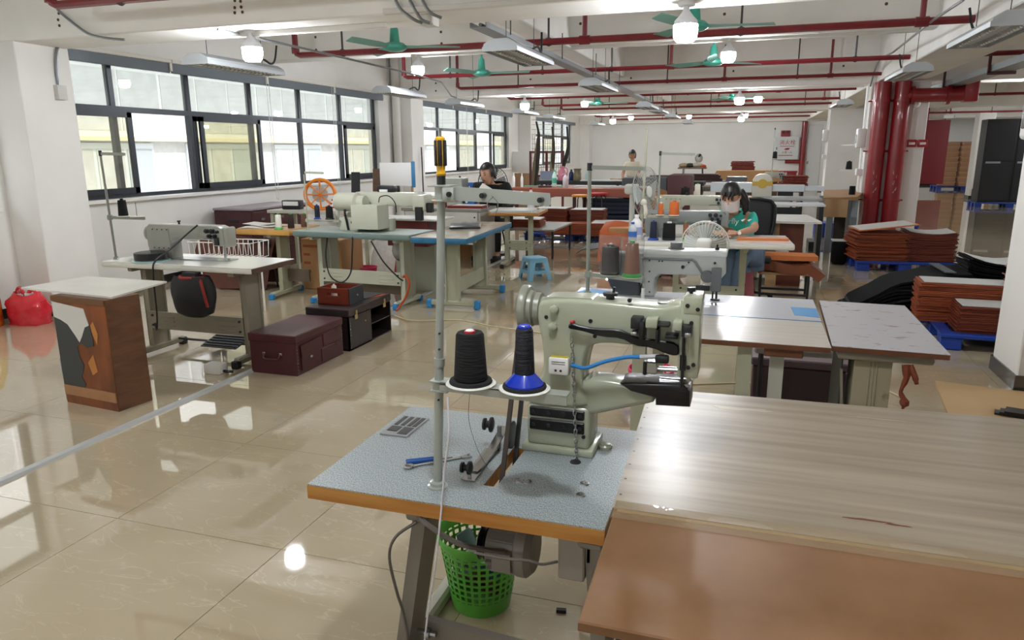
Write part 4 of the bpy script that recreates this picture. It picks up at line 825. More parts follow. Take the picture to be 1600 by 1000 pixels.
# ---- blue edged table
t6 = sew_table('sewing_table', 'blue edged work table covered in clear film with a black leather pad', 'table', (-2.9, 7.26, 0), math.radians(3), 0.58, 1.66, mat('film_covered_top', '#b9a78e', 0.12, col2='#cfc6b6', scale=3), mat('blue_edge', '#2c6f94', 0.35, var=0.1, scale=10), 0.06, 0.78, 0.2, ENAM, BLUET, legs=(), r=0.008)
for y in (-0.45, 0.5):
    lo = MB().bx(-0.07, 0.07, y - 0.02, y + 0.02, 0.07, 0.69).bx(-0.078, -0.06, y - 0.035, y + 0.02, 0.07, 0.69).bx(0.06, 0.078, y - 0.035, y + 0.02, 0.07, 0.69).build('leg', ENAM, t6)
    MB().rb(-0.27, 0.27, y - 0.03, y + 0.03, 0.03, 0.085, 0.01, 1).build('foot', ENAM, t6); MB().rb(-0.26, 0.26, y - 0.03, y + 0.03, 0.69, 0.72, 0.008, 1).build('top_bracket', ENAM, t6)
    for s in (-1, 1): MB().rb(s * 0.26 - 0.03, s * 0.26 + 0.03, y - 0.035, y + 0.035, 0, 0.09, 0.01, 1).build('foot_tip', BLUET, t6)
MB().bx(0.03, 0.055, -0.45, 0.5, 0.16, 0.3).build('cross_beam', ENAM, t6)
o = MB().rb(-0.17, 0.17, -0.22, 0.22, 0, 0.025, 0.012, 2).build('leather_pad', mat('black_leather_pad', '#1c1d21', 0.35)); move(o, (-2.98, 7.45, 0.7805), 0.35); tag(o, 'black leather pad on the blue edged table', 'pad')
t = thing('side_counter', 'white topped counter with a dark red front behind the pattern machine', 'counter', (-3.72, 7.58, 0), 0.0)
MB().rb(-0.42, 0.46, -0.22, 0.22, 0.84, 0.862, 0.004, 1).build('top', WLAM, t); MB().bx(-0.2, 0.3, -0.18, 0.2, 0.55, 0.84).build('front_box', mat('dark_red_panel', '#6b2a2a', 0.4), t); MB().bx(-0.2, 0.3, 0.0, 0.2, 0.0, 0.55).build('pedestal', CREAMG, t)
o = MB().prism([(-3.05, 7.95), (-2.86, 8.5), (-2.83, 8.49), (-3.02, 7.94)], 0.862, 0.885, 'z').build('wood_batten', WOODE); bpy.data.objects.remove(o)

# ---- plastic stools
def plastic_stool(name, label, loc, rz, m, H, wt, wb, group):
    t = thing(name, label, 'stool', loc, rz, group)
    MB().rb(-wt / 2, wt / 2, -wt / 2, wt / 2, H - 0.03, H, 0.02, 3).build('seat', m, t)
    for i in (-1, 1):
        for j in (-1, 1):
            g = MB(); g.add([(i * wt * 0.5, j * wt * 0.5, H - 0.02), (i * wt * 0.5, j * wt * 0.18, H - 0.02), (i * wt * 0.18, j * wt * 0.5, H - 0.02), (i * wt * 0.42, j * wt * 0.42, H - 0.02), (i * wb * 0.5, j * wb * 0.5, 0), (i * wb * 0.5, j * wb * 0.33, 0), (i * wb * 0.33, j * wb * 0.5, 0), (i * wb * 0.46, j * wb * 0.46, 0)],
                [(0, 1, 5, 4), (0, 4, 6, 2), (1, 3, 7, 5), (2, 6, 7, 3), (4, 5, 7, 6), (0, 2, 3, 1)]); g.build('leg', m, t)
    k = 0.55; w_ = wt + (wb - wt) * (1 - k); z = H * k
    ap = MB()
    for s in (-1, 1):
        ap.bx(-wt * 0.46, wt * 0.46, s * wt * 0.5 - 0.006, s * wt * 0.5 + 0.006, H * 0.78, H - 0.02).bx(s * wt * 0.5 - 0.006, s * wt * 0.5 + 0.006, -wt * 0.46, wt * 0.46, H * 0.78, H - 0.02)
    ap.build('apron', m, t)
    rg = MB()
    for s in (-1, 1): rg.bx(-w_ * 0.42, w_ * 0.42, s * w_ * 0.48 - 0.006, s * w_ * 0.48 + 0.006, H * 0.28, H * 0.42).bx(s * w_ * 0.48 - 0.006, s * w_ * 0.48 + 0.006, -w_ * 0.42, w_ * 0.42, H * 0.28, H * 0.42)
    rg.build('stretcher', m, t); return t
plastic_stool('plastic_stool', 'tall red plastic stool behind the pattern machine table', (-3.93, 8.02, 0), 0.2, mat('red_stool_plastic', '#b31f35', 0.35), 0.52, 0.27, 0.4, 'plastic stools')
plastic_stool('plastic_stool', 'light blue plastic stool standing in the aisle', (-2.56, 8.75, 0), 0.75, mat('light_blue_plastic', '#7fb4d0', 0.4), 0.285, 0.24, 0.32, 'plastic stools')
t = thing('waste_bin', 'small pink bin under the pattern machine table', 'bin', (-4.5, 7.9, 0)); MB().lathe([(0.1, 0), (0.13, 0.2), (0.135, 0.2), (0.105, 0.0)], 16, close=False).lathe([(0.1, 0.002), (0, 0.002)], 16, close=False).build('bucket', mat('pink_plastic', '#c9305f', 0.4), t); MB().tube([(0.135 * math.cos(a * PI / 8), 0.135 * math.sin(a * PI / 8), 0.2) for a in range(16)], 0.007, 6, closed=True).build('rim', mat('pink_plastic', '#c9305f', 0.4), t)
t = thing('fabric_sack', 'white checked woven sack on the floor behind the pattern machine', 'sack', (-4.65, 8.9, 0)); MB().sheet(lambda u, v: ((0.36 + 0.04 * math.sin(u * 20)) * math.cos(u * 2 * PI) * (1 - 0.35 * v * v), 0.25 * math.sin(u * 2 * PI) * (1 - 0.35 * v * v), v * 0.42 + 0.004), 24, 8, 0.004).build('woven_sack', mat('woven_white', '#d6d4d0', 0.8, var=0.06, scale=22), t); MB().tube([(0.2, 0, 0.42), (0.1, 0, 0.47), (-0.1, 0.02, 0.46), (-0.2, 0, 0.42)], 0.03, 7, smooth=3).build('tied_neck', mat('woven_white', '#d6d4d0', 0.8), t)
t = thing('hanging_bag', 'clear plastic bag with dark content hanging under the pattern machine table', 'bag', (-3.55, 7.05, 0.68)); MB().ball((0, 0, -0.13), (0.13, 0.1, 0.13), 14, 10).build('bag_film', mat('clear_film', '#c9c9c6', 0.2, alpha=0.6), t); MB().ball((0, 0, -0.2), (0.1, 0.08, 0.05), 12, 8).build('dark_content', BLK, t)

# ---- things along the second pillar
t = thing('monitor', 'white backed monitor standing by the second pillar', 'monitor', (-5.55, 10.9, 0.9), 0.3)
MB().rb(-0.28, 0.28, -0.02, 0.02, 0.14, 0.52, 0.012).build('screen_back', WHT, t); MB().rb(0.24, 0.3, -0.03, 0.03, 0.12, 0.54, 0.012).build('blue_edge', mat('monitor_blue', '#3c7fb0', 0.4), t); MB().rb(-0.16, 0.16, -0.1, 0.1, 0.0, 0.03, 0.01).rb(-0.04, 0.04, -0.02, 0.02, 0.02, 0.16, 0.01).build('stand', BLK, t)
t = thing('filing_shelf', 'low white shelf unit by the second pillar carrying a monitor and baskets', 'shelf', (-5.2, 11.35, 0)); MB().rb(-1.4, 1.15, -0.55, 0.45, 0.86, 0.9, 0.005, 1).build('top', WLAM, t)
for x in (-1.38, 0.1, 1.12): MB().bx(x - 0.015, x + 0.015, -0.5, 0.42, 0, 0.86).build('side_panel', WLAM, t)
t = thing('plastic_basket', 'blue plastic basket by the second pillar', 'basket', (-4.35, 10.95, 0.9005), 0.25)
BLUP = mat('blue_plastic', '#2660b0', 0.4)
MB().bx(-0.2, 0.2, -0.14, 0.14, 0, 0.01).build('bottom', BLUP, t)
for s in (-1, 1):
    g = MB(); g.bx(-0.24, 0.24, s * 0.16 - 0.006, s * 0.16 + 0.006, 0.16, 0.2).bx(-0.21, 0.21, s * 0.15 - 0.006, s * 0.15 + 0.006, 0, 0.05)
    for k in range(9): g.bx(-0.215 + k * 0.053 - 0.012, -0.215 + k * 0.053 + 0.012, s * 0.155 - 0.005, s * 0.155 + 0.005, 0.04, 0.17)
    g.build('long_side', BLUP, t)
    MB().bx(s * 0.22 - 0.006, s * 0.22 + 0.006, -0.15, 0.15, 0, 0.2).build('short_side', BLUP, t)
MB().tube([(0.24, -0.08, 0.19), (0.25, -0.07, 0.23), (0.25, 0.07, 0.23), (0.24, 0.08, 0.19)], 0.012, 6, smooth=3).build('handle', BLUP, t)
t = thing('carton_box', 'open brown carton below the blue basket', 'box', (-4.4, 10.5, 0.0), 0.05); MB().rb(-0.36, 0.36, -0.24, 0.24, 0.6, 0.88, 0.005, 1).build('carton', CARD, t); MB().prism([(-0.05, 0.6), (0.05, 0.6), (0.03, 0.86), (-0.03, 0.88)], -0.246, -0.24).build('torn_tape', CHALK, t); MB().bx(-0.34, 0.34, -0.2, 0.2, 0, 0.6).build('carton_below', CARD, t)
for px, py, lb, m, wd, hh in ((593, 288, 'dark brown framed board leaning at the second pillar', '#5d4330', 0.24, 0.42), (608, 292, 'mottled brown leather board leaning at the second pillar', '#4b2f2a', 0.3, 0.32), (556, 290, 'black sheet stand beside the white backed monitor', '#16181c', 0.16, 0.36)):
    p = at(px, py + 14, 11.15); p.z = 0.9005
    o = MB().rb(-wd / 2, wd / 2, -0.012, 0.012, 0, hh, 0.006, 1).build('leaning_board', mat('board_' + m, m, 0.5, var=0.15, scale=12)); o.location = p; o.rotation_euler = (-0.12, 0, 0.1); tag(o, lb, 'board')
t = thing('wooden_bracket', 'wooden set square hanging on the second pillar', 'set square', (-6.72, 13.66, at(617, 268, 13.66).z)); WD = mat('pale_wood', '#bd9a6f', 0.5, var=0.1, scale=6)
MB().bar((-0.22, 0, 0.18), (0.12, 0, -0.2), 0.03, 0.05, (0, 1, 0)).build('slanting_bar', WD, t); MB().bar((0.1, 0, 0.12), (0.1, 0, -0.45), 0.03, 0.04, (0, 1, 0)).build('upright_bar', WD, t); MB().bar((-0.24, 0, 0.18), (0.12, 0, 0.1), 0.03, 0.05, (0, 1, 0)).build('top_bar', WD, t)
o = MB().cyl((-6.88, 13.6, 0), (-6.88, 13.6, 3.5), 0.085, n=14).build('drain_pipe', mat('drain_white', '#dad7d0', 0.45)); tag(o, 'white drain pipe in the corner before the second pillar', 'pipe')
o = MB().cyl(at(657, 230, 14.0) + Vector((0.02, 0, 0)), Vector((-6.5, 13.95, 0.1)), 0.014, n=7).build('metal_rod', DSTEEL); tag(o, 'thin dark rod leaning on the side of the second pillar', 'rod')
t = thing('outlet_box', 'grey socket box with conduit on the near pillar side', 'socket', (-6.585, 5.72, 2.2)); MB().rb(-0.02, 0.045, -0.05, 0.05, -0.08, 0.06, 0.006).build('box', mat('socket_grey', '#cfcfcb', 0.4), t); MB().tube([(0.0, 0, 0.06), (0.0, 0, 0.2), (0.01, 0.02, 0.36), (0.0, 0.05, 0.42)], 0.016, 7, smooth=3).build('conduit', ZINC, t)
# ================================================================== FOREGROUND STATION
def weave_mat():
    m = bpy.data.materials.new('woven_grey_top'); m.use_nodes = True; nt = m.node_tree; b = nt.nodes['Principled BSDF']; b.inputs['Roughness'].default_value = 0.38
    tc = nt.nodes.new('ShaderNodeTexCoord'); n1 = nt.nodes.new('ShaderNodeTexNoise'); n1.inputs['Scale'].default_value = 1; n1.inputs['Detail'].default_value = 1
    mp = nt.nodes.new('ShaderNodeMapping'); mp.inputs['Scale'].default_value = (420, 170, 100); nt.links.new(tc.outputs['Object'], mp.inputs[0]); nt.links.new(mp.outputs[0], n1.inputs[0])
    r = nt.nodes.new('ShaderNodeValToRGB'); r.color_ramp.elements[0].color = (*lin('#737d80'), 1); r.color_ramp.elements[1].color = (*lin('#aab2b3'), 1); r.color_ramp.elements[0].position = 0.36; r.color_ramp.elements[1].position = 0.64
    nt.links.new(n1.outputs['Fac'], r.inputs[0]); nt.links.new(r.outputs[0], b.inputs['Base Color'])
    bp = nt.nodes.new('ShaderNodeBump'); bp.inputs['Strength'].default_value = 0.25; bp.inputs['Distance'].default_value = 0.002; nt.links.new(n1.outputs['Fac'], bp.inputs['Height']); nt.links.new(bp.outputs[0], b.inputs['Normal']); return m
WEAVE = weave_mat()
ZT = 0.76
ft = thing('sewing_table', 'grey woven topped sewing table with orange wood edge in the foreground', 'table', (0, 0, 0))
X0, X1, Y0, Y1 = -1.048, -0.266, 1.474, 2.092; sx0, sx1, sy0, sy1 = -0.607, -0.572, 1.605, 1.86
for name, m, z0, z1, e in (('edge_band', WOODE, ZT - 0.04, ZT - 0.003, 0.0), ('tabletop', WEAVE, ZT - 0.003, ZT, 0.001)):
    MB().bx(X0 + e, sx0, Y0 + e, Y1 - e, z0, z1).bx(sx1, X1 - e, Y0 + e, Y1 - e, z0, z1).bx(sx0, sx1, Y0 + e, sy0, z0, z1).bx(sx0, sx1, sy1, Y1 - e, z0, z1).build(name, m, ft)
GLEG = mat('warm_grey_leg', '#7b756c', 0.4, var=0.05)
for x, xb in ((-0.742, -0.85), (-0.3, -0.25)):
    lg = MB()
    for y0, y1, a, b in ((1.5, 1.52, -0.018, 0.018), (1.52, 1.58, 0.012, 0.018), (1.58, 1.6, -0.018, 0.018)): lg.prism([(xb + a, 0.06), (xb + b, 0.06), (x + b, ZT - 0.06), (x + a, ZT - 0.06)], y0, y1)
    lg.build('leg', GLEG, ft)
    MB().rb(x - 0.03, x + 0.03, 1.48, 2.05, ZT - 0.062, ZT - 0.04, 0.006, 1).build('top_bracket', GLEG, ft)
    MB().rb(xb - 0.03, xb + 0.03, 1.45, 1.72, 0.02, 0.07, 0.01, 1).build('foot', mat('pale_foot', '#c9c6bd', 0.4), ft)
MB().prism([(-0.79, 0.2), (-0.28, 0.2), (-0.28, 0.33), (-0.77, 0.36)], 1.56, 1.585).build('cross_beam', GLEG, ft); MB().rb(-1.0, -0.95, 1.95, 2.5, 0.0, 0.05, 0.01, 1).build('rear_foot', mat('pale_foot', '#c9c6bd', 0.4), ft)
MB().cyl((-0.79, 1.55, 0.33), (-0.73, 1.55, 0.33), 0.008, n=8).cyl((-0.76, 1.55, 0.33), (-0.748, 1.55, 0.33), 0.015, n=10).build('leg_bolt', STEEL, ft)
tray = MB(); TG = mat('tray_grey_plastic', '#86898a', 0.4)
pt = MB().rb(-1.03, -0.937, 1.832, 1.995, ZT, ZT + 0.004, 0.002, 1).build('tool_tray', TG, ft)
for a, b, c, d in ((-1.02, -0.985, 1.86, 1.9), (-0.978, -0.945, 1.845, 1.9), (-1.02, -1.006, 1.91, 1.985), (-0.998, -0.984, 1.91, 1.985), (-0.976, -0.962, 1.91, 1.985), (-0.958, -0.944, 1.91, 1.985)):
    MB().rb(a, b, c, d, ZT + 0.0035, ZT + 0.0055, 0.001, 1).build('tray_pocket', BLK, pt)
for x, y in ((-0.527, 1.655), (-0.355, 1.625), (-0.36, 1.69), (-0.505, 1.655)):
    MB().lathe([(0.013, 0), (0.012, 0.003), (0.004, 0.004), (0, 0.003)], 14, M=Matrix.Translation((x, y, ZT))).build('screw', STEEL, ft)
MB().lathe([(0.016, 0), (0.015, 0.002), (0, 0.002)], 14, M=Matrix.Translation((-0.413, 1.813, ZT))).build('chain_hole', BLK, ft)

# ---- the cylinder arm machine
SAGE = mat('sage_machine_enamel', '#a8ad98', 0.22, var=0.03, scale=4, coat=0.3); SAGED = mat('sage_wheel', '#8e9082', 0.3)
YF = 1.845
def P(px, py, Y=YF): q = at(px, py, Y); return (q.x, q.z)
m0 = thing('cylinder_arm_machine', 'pale green cylinder arm sewing machine on the foreground table', 'sewing machine', (0, 0, 0))
MB().rb(-0.58, -0.372, YF, 2.0, ZT, ZT + 0.022, 0.006, 2).build('base_plate', SAGE, m0)
MB().rb(-0.566, -0.385, YF + 0.008, 1.985, ZT + 0.02, 0.905, 0.012, 3).build('pedestal', SAGE, m0)
for z0, z1 in ((0.869, 0.897), (0.828, 0.862)):
    v = MB().rb(-0.556, -0.398, YF + 0.001, YF + 0.02, z0, z1, 0.003, 1).build('black_cover', mat('gloss_black', '#101113', 0.25), m0)
    s = MB()
    for k in range(4): s.cyl((-0.545 + k * 0.045, YF - 0.002, (z0 + z1) / 2), (-0.545 + k * 0.045, YF + 0.004, (z0 + z1) / 2), 0.006, n=8)
    s.build('bolt_set', BLK, v)
def smooth_poly(pts, it=2):
    for _ in range(it):
        q = []
        for i in range(len(pts)):
            a, b = pts[i], pts[(i + 1) % len(pts)]; q += [(a[0] * 0.75 + b[0] * 0.25, a[1] * 0.75 + b[1] * 0.25), (a[0] * 0.25 + b[0] * 0.75, a[1] * 0.25 + b[1] * 0.75)]
        pts = q
    return pts
body = [P(*p) for p in ((823, 636), (823, 610), (836, 596), (847, 585), (847, 540), (838, 505), (838, 478), (846, 469), (900, 468), (985, 477), (1034, 482), (1050, 477), (1070, 476), (1070, 530), (1060, 546), (1030, 548), (1000, 540), (985, 541), (960, 538), (930, 538), (918, 546), (912, 565), (908, 590), (908, 612), (918, 622), (918, 640))]
MB().rprism(smooth_poly(body, 1), YF + 0.005, YF + 0.115, 'y', 0.012, 3).build('arm_and_column', SAGE, m0)
MB().rb(P(1064, 470)[0], P(1097, 470)[0], YF - 0.012, YF + 0.1, P(1080, 590)[1], P(1080, 468)[1], 0.006, 2).build('head', SAGE, m0)
MB().rb(P(1069, 470)[0], P(1098, 470)[0], YF - 0.014, YF + 0.09, P(1080, 490)[1], P(1080, 466)[1] + 0.005, 0.004, 2).build('head_cap', SAGE, m0)
# top plate, wheel
MB().prism(smooth_poly([P(848, 470), P(850, 466), P(920, 468), P(926, 471), P(920, 473), P(850, 474)], 1), YF + 0.02, YF + 0.1).build('top_plate', SAGE, m0)
xw, zw = P(838, 490)
M = Matrix.Translation((xw + 0.012, YF + 0.06, zw)) @ Matrix.Rotation(-PI / 2, 4, 'Y')
MB().lathe([(0.0, 0), (0.035, 0.0), (0.035, 0.012), (0.045, 0.014), (0.047, 0.028), (0.04, 0.031), (0.05, 0.036), (0.052, 0.046), (0.062, 0.048), (0.066, 0.054), (0.066, 0.068), (0.055, 0.074), (0.0, 0.072)], 32, M=M).build('handwheel', SAGED, m0)
MB().lathe([(0.012, 0), (0.012, 0.02), (0.02, 0.022), (0.02, 0.03), (0, 0.032)], 14, M=Matrix.Translation((P(948, 478)[0], YF + 0.05, P(948, 480)[1]))).cyl((P(950, 480)[0], YF + 0.05, P(950, 478)[1]), (P(955, 456)[0], YF + 0.05, P(955, 454)[1]), 0.004, n=6).build('top_lever', BLK, m0)
for px, py in ((866, 483), (864, 510)):
    x, z = P(px, py); MB().lathe([(0, 0), (0.011, 0.0), (0.012, 0.004), (0.0115, 0.016), (0.008, 0.018)], 14, M=Matrix.Translation((x, YF + 0.008, z)) @ Matrix.Rotation(PI / 2, 4, 'X')).build('side_boss', SAGE, m0)
lev = [P(*p, YF - 0.012) for p in ((888, 508), (893, 504), (912, 510), (935, 513), (968, 514), (981, 520), (995, 527), (1030, 531), (1060, 536), (1062, 552), (1056, 556), (1040, 552), (1020, 543), (990, 539), (972, 528), (940, 526), (915, 518), (895, 514), (889, 513))]
MB().rprism(smooth_poly(lev, 1), YF - 0.018, YF - 0.006, 'y', 0.003, 1).build('black_lever', mat('gloss_black', '#101113', 0.25), m0)
for px, py, w_, h_, d_, mm in ((996, 503, 18, 18, 0.02, BLK), (1005, 512, 8, 28, 0.03, BLK), (1020, 502, 18, 14, 0.03, SAGE), (1036, 506, 22, 5, 0.02, BLK), (1060, 506, 14, 14, 0.03, SAGE), (1074, 515, 15, 19, 0.022, BLK), (1028, 523, 5, 22, 0.022, BLK), (993, 517, 10, 6, 0.03, STEEL), (1076, 520, 10, 8, 0.028, STEEL), (1050, 524, 20, 6, 0.02, BLK)):
    x, z = P(px, py, YF - 0.01); sc_ = 0.00165; MB().rb(x - w_ * sc_ / 2, x + w_ * sc_ / 2, YF - 0.012 - d_, YF + 0.01, z - h_ * sc_ / 2, z + h_ * sc_ / 2, 0.003, 2).build('linkage_block', mm, m0)
for px, py in ((853, 496), (922, 502), (929, 526), (1075, 476), (1091, 482), (1081, 503), (1084, 568), (1076, 572), (834, 626), (911, 684), (983, 470)):
    x, z = P(px, py); yy = YF - 0.016 if px > 1062 else YF + 0.003
    MB().cyl((x, yy, z), (x, yy + 0.012, z), 0.0055, n=10).build('screw', BLK, m0)
MB().ball((P(895, 504)[0], YF - 0.004, P(895, 503)[1]), (0.008, 0.006, 0.006), 10, 6).build('red_knob', mat('red_knob_plastic', '#b1231c', 0.4), m0)
x, z = P(1078, 463); MB().lathe([(0.005, 0), (0.005, 0.014), (0.011, 0.016), (0.011, 0.026), (0, 0.027)], 12, M=Matrix.Translation((x, YF + 0.04, z - 0.01))).build('pressure_screw', BLK, m0)
x, z = P(1031, 483); MB().lathe([(0.013, 0), (0.013, 0.006), (0, 0.007)], 14, M=Matrix.Translation((x, YF + 0.06, z))).build('oil_cap', BLK, m0)
# lower cylinder arm
low = [P(*p) for p in ((905, 650), (905, 600), (916, 594), (950, 596), (985, 603), (1022, 616), (1022, 632), (1010, 635), (960, 645), (925, 652))]
MB().rprism(smooth_poly(low, 1), YF + 0.012, YF + 0.1, 'y', 0.02, 3).build('cylinder_arm', SAGE, m0)
MB().rprism([P(968, 600), P(975, 598), P(1068, 601), P(1078, 612), P(1078, 637), P(1024, 634), P(1024, 622), P(985, 612)], YF + 0.0, YF + 0.1, 'y', 0.006, 2).build('arm_end_cover', mat('gloss_black', '#101113', 0.25), m0)
x, z = P(1050, 606); MB().cyl((x - 0.035, YF + 0.03, z + 0.006), (x + 0.035, YF + 0.03, z + 0.006), 0.012, n=14).build('hook_housing', STEEL, m0)
MB().prism([P(911, 600), P(921, 586), P(920, 596), P(950, 599), P(985, 606), P(940, 603)], YF + 0.02, YF + 0.05).build('guard_plate', SAGE, m0)
x, z = P(1068, 560)
MB().cyl((x, YF - 0.02, P(1068, 602)[1]), (x, YF - 0.02, P(1068, 525)[1]), 0.004, n=8).cyl((x, YF - 0.02, P(1068, 575)[1]), (x, YF - 0.02, P(1068, 552)[1]), 0.008, n=10).build('needle_bar', BLK, m0)
MB().cyl((x + 0.012, YF + 0.02, P(1072, 604)[1]), (x + 0.012, YF + 0.02, P(1072, 575)[1]), 0.004, n=8).bx(x - 0.012, x + 0.02, YF + 0.005, YF + 0.035, P(1072, 606)[1], P(1072, 602)[1]).build('presser_foot', STEEL, m0)
MB().cyl((P(1012, 580)[0], YF + 0.03, P(1012, 580)[1]), (P(1066, 583)[0], YF + 0.03, P(1066, 583)[1]), 0.007, n=10).rb(P(1008, 573)[0], P(1026, 573)[0], YF + 0.01, YF + 0.05, P(1012, 586)[1], P(1012, 567)[1], 0.003, 1).build('edge_guide', STEEL, m0)
MB().rb(P(1004, 572)[0], P(1010, 572)[0], YF + 0.005, YF + 0.055, P(1008, 588)[1], P(1008, 566)[1], 0.003, 1).build('guide_block', BLK, m0)
MB().lathe([(0.018, 0), (0.02, 0.01), (0.014, 0.016), (0, 0.017)], 16, M=Matrix.Translation((-0.352, 1.93, ZT))).build('rubber_mount', SAGE, m0)
# belt and winder
for dy, mm in ((0.0, mat('brown_belt', '#3b3129', 0.6)), (0.12, BLK)):
    o = MB().bar((xw - 0.05, YF + 0.015 + dy * 0.8, zw - 0.03), (-0.589, 1.665 + dy, 0.66), 0.012, 0.008).build('drive_belt', mm, m0)
w0 = thing('bobbin_winder', 'steel bobbin winder bracket beside the machine base', 'bobbin winder', (-0.655, 1.63, ZT), 0.05)
MB().rb(-0.02, 0.02, -0.015, 0.2, 0, 0.004, 0.002, 1).build('base_strip', STEEL, w0)
MB().sheet(lambda u, v: ((v - 0.5) * 0.024 + 0.03 * u, 0.03 + u * 0.2, 0.004 + 0.055 * u * u), 6, 2, 0.004).build('curved_bracket', STEEL, w0)
for y, z, r in ((0.0, 0.03, 0.018), (0.2, 0.075, 0.022)):
    MB().lathe([(0.0, -0.012), (r * 0.55, -0.012), (r, -0.008), (r, -0.002), (r * 0.5, 0.002), (r * 0.5, 0.01), (r * 0.8, 0.012), (r * 0.8, 0.018), (0, 0.02)], 16, M=Matrix.Translation((-0.005, y, z)) @ Matrix.Rotation(-PI / 2, 4, 'Y')).build('tension_disc', BLK, w0)
MB().bx(-0.004, 0.004, -0.005, 0.003, 0.004, 0.045).bx(0.02, 0.03, 0.19, 0.2, 0.0, 0.075).build('upright', STEEL, w0)
MB().lathe([(0, 0), (0.04, 0.0), (0.04, 0.014), (0, 0.014)], 20, M=Matrix.Translation((0.05, 0.2, 0.05)) @ Matrix.Rotation(PI / 2, 4, 'Y')).build('winder_wheel', BLK, w0)
# chain
ch = MB(); N = 26
for k in range(N):
    z = 0.762 + k * 0.0137; x = -0.413 - 0.018 * k / N; a = (k % 2) * PI / 2 + 0.5
    ch.tube([(x + math.cos(a) * 0.004 * math.cos(t * PI / 4), 1.825 + math.sin(a) * 0.004 * math.cos(t * PI / 4), z + 0.0095 * math.sin(t * PI / 4)) for t in range(8)], 0.0016, 4, closed=True)
o = ch.build('lift_chain', STEEL); tag(o, 'thin steel chain hanging from the black lever to the tabletop', 'chain')
# sensor box and blue air tube
q = at(875, 570, YF - 0.004)
t = thing('lamp_switch_box', 'small white switch box with a yellow stripe stuck on the machine', 'switch box', (q.x, YF - 0.012, q.z))
MB().rb(-0.028, 0.028, -0.012, 0.014, -0.024, 0.024, 0.005, 2).build('case', WHT, t); MB().bx(-0.024, 0.024, -0.006, 0.012, 0.0238, 0.0248).build('yellow_stripe', mat('yellow_label', '#c9b832', 0.5), t)
for zz_ in (0.012, 0.006): MB().bx(-0.019, 0.019, -0.0126, -0.012, zz_, zz_ + 0.0025).build('print_line', mat('faded_print', '#77777a', 0.6), t)
MB().bx(-0.01, -0.004, -0.0128, -0.012, -0.014, -0.008).bx(0.004, 0.01, -0.0128, -0.012, -0.014, -0.008).build('button_mark', BLK, t)
MB().tube([at(893, 570, YF - 0.02) - t.location, at(915, 575, YF - 0.025) - t.location, at(945, 565, YF - 0.03) - t.location, at(980, 558, YF - 0.03) - t.location, at(1002, 558, YF - 0.03) - t.location], 0.0055, 8, smooth=5).build('blue_tube', mat('blue_hose', '#2f7fc4', 0.3), t)
MB().tube([at(1000, 558, YF - 0.03) - t.location, at(1030, 557, YF - 0.03) - t.location], 0.0065, 8).build('clear_sleeve', mat('milky_sleeve', '#b9bdc4', 0.25), t)
MB().rb(*sum([[a, b] for a, b in zip((at(1023, 556, YF - 0.04) - t.location), (at(1046, 566, YF - 0.02) - t.location))], [])[:2], -0.03, -0.01, *sorted(((at(1023, 553, YF - 0.03) - t.location).z, (at(1046, 568, YF - 0.03) - t.location).z)), 0.006, 2).build('lamp_head', BLK, t)

# ---- foreground thread stand
PG = mat('pole_grey_green', '#a7ada6', 0.3, metal=0.25)
t = thing('thread_stand', 'tall grey green thread stand at the front of the foreground table', 'thread stand', (-0.717, 1.563, ZT), 0, 'thread stands on the sewing tables')
top = Vector((0.034, 0.0, 0.76)); F = lambda z: Vector((0.034 * z / 0.76, 0, z))
MB().cyl((0, 0, 0), F(0.34), 0.0115, n=14).build('lower_pole', PG, t); MB().cyl(F(0.34), top, 0.0098, n=14).cyl(F(0.325), F(0.345), 0.0135, n=14).build('upper_pole', PG, t)
MB().lathe([(0.026, 0), (0.026, 0.004), (0.02, 0.006), (0.02, 0.014), (0.012, 0.017)], 18).build('base_nut', PG, t)
for z in (0.24, 0.41, 0.37): MB().cyl(F(z) + Vector((0.004, -0.012, 0)), F(z) + Vector((0.004, -0.006, 0)), 0.0028, n=8).build('height_hole', BLK, t)
# top bracket and arm
MB().rb(top.x - 0.02, top.x + 0.04, -0.022, 0.022, top.z - 0.034, top.z - 0.03, 0.001, 1).rb(top.x - 0.026, top.x + 0.03, -0.022, 0.022, top.z + 0.0, top.z + 0.004, 0.001, 1).cyl(top - Vector((0, 0, 0.032)), top + Vector((0, 0, 0.002)), 0.016, n=14).rb(top.x + 0.01, top.x + 0.04, -0.024, -0.012, top.z - 0.034, top.z + 0.0, 0.004, 2).build('top_bracket', PG, t)
arm = MB().prism([(top.x + 0.02, top.z - 0.03), (top.x + 0.02, top.z + 0.002), (top.x + 0.262, top.z - 0.012), (top.x + 0.265, top.z - 0.036), (top.x + 0.26, top.z - 0.04)], -0.012, -0.006).build('guide_arm', PG, t)
for x, z in ((0.03, -0.016), (0.11, -0.018), (0.245, -0.026)): MB().cyl((top.x + x, -0.03, top.z + z), (top.x + x, -0.01, top.z + z), 0.006, n=12).cyl((top.x + x, -0.034, top.z + z), (top.x + x, -0.03, top.z + z), 0.0035, n=8).build('arm_screw', DSTEEL, arm)
MB().tube([(top.x + 0.135, -0.02, top.z - 0.02), (top.x + 0.12, -0.02, top.z - 0.035), (top.x + 0.125, -0.02, top.z - 0.055), (top.x + 0.14, -0.02, top.z - 0.055), (top.x + 0.145, -0.02, top.z - 0.035), (top.x + 0.13, -0.02, top.z - 0.018)], 0.0012, 5, smooth=3).build('thread_eye', STEEL, arm)
b = F(0.275)
MB().rb(b.x - 0.018, b.x + 0.03, -0.02, 0.02, 0.262, 0.266, 0.001, 1).rb(b.x - 0.018, b.x + 0.03, -0.02, 0.02, 0.286, 0.29, 0.001, 1).cyl(F(0.264), F(0.288), 0.0155, n=14).build('tray_clamp', PG, t)
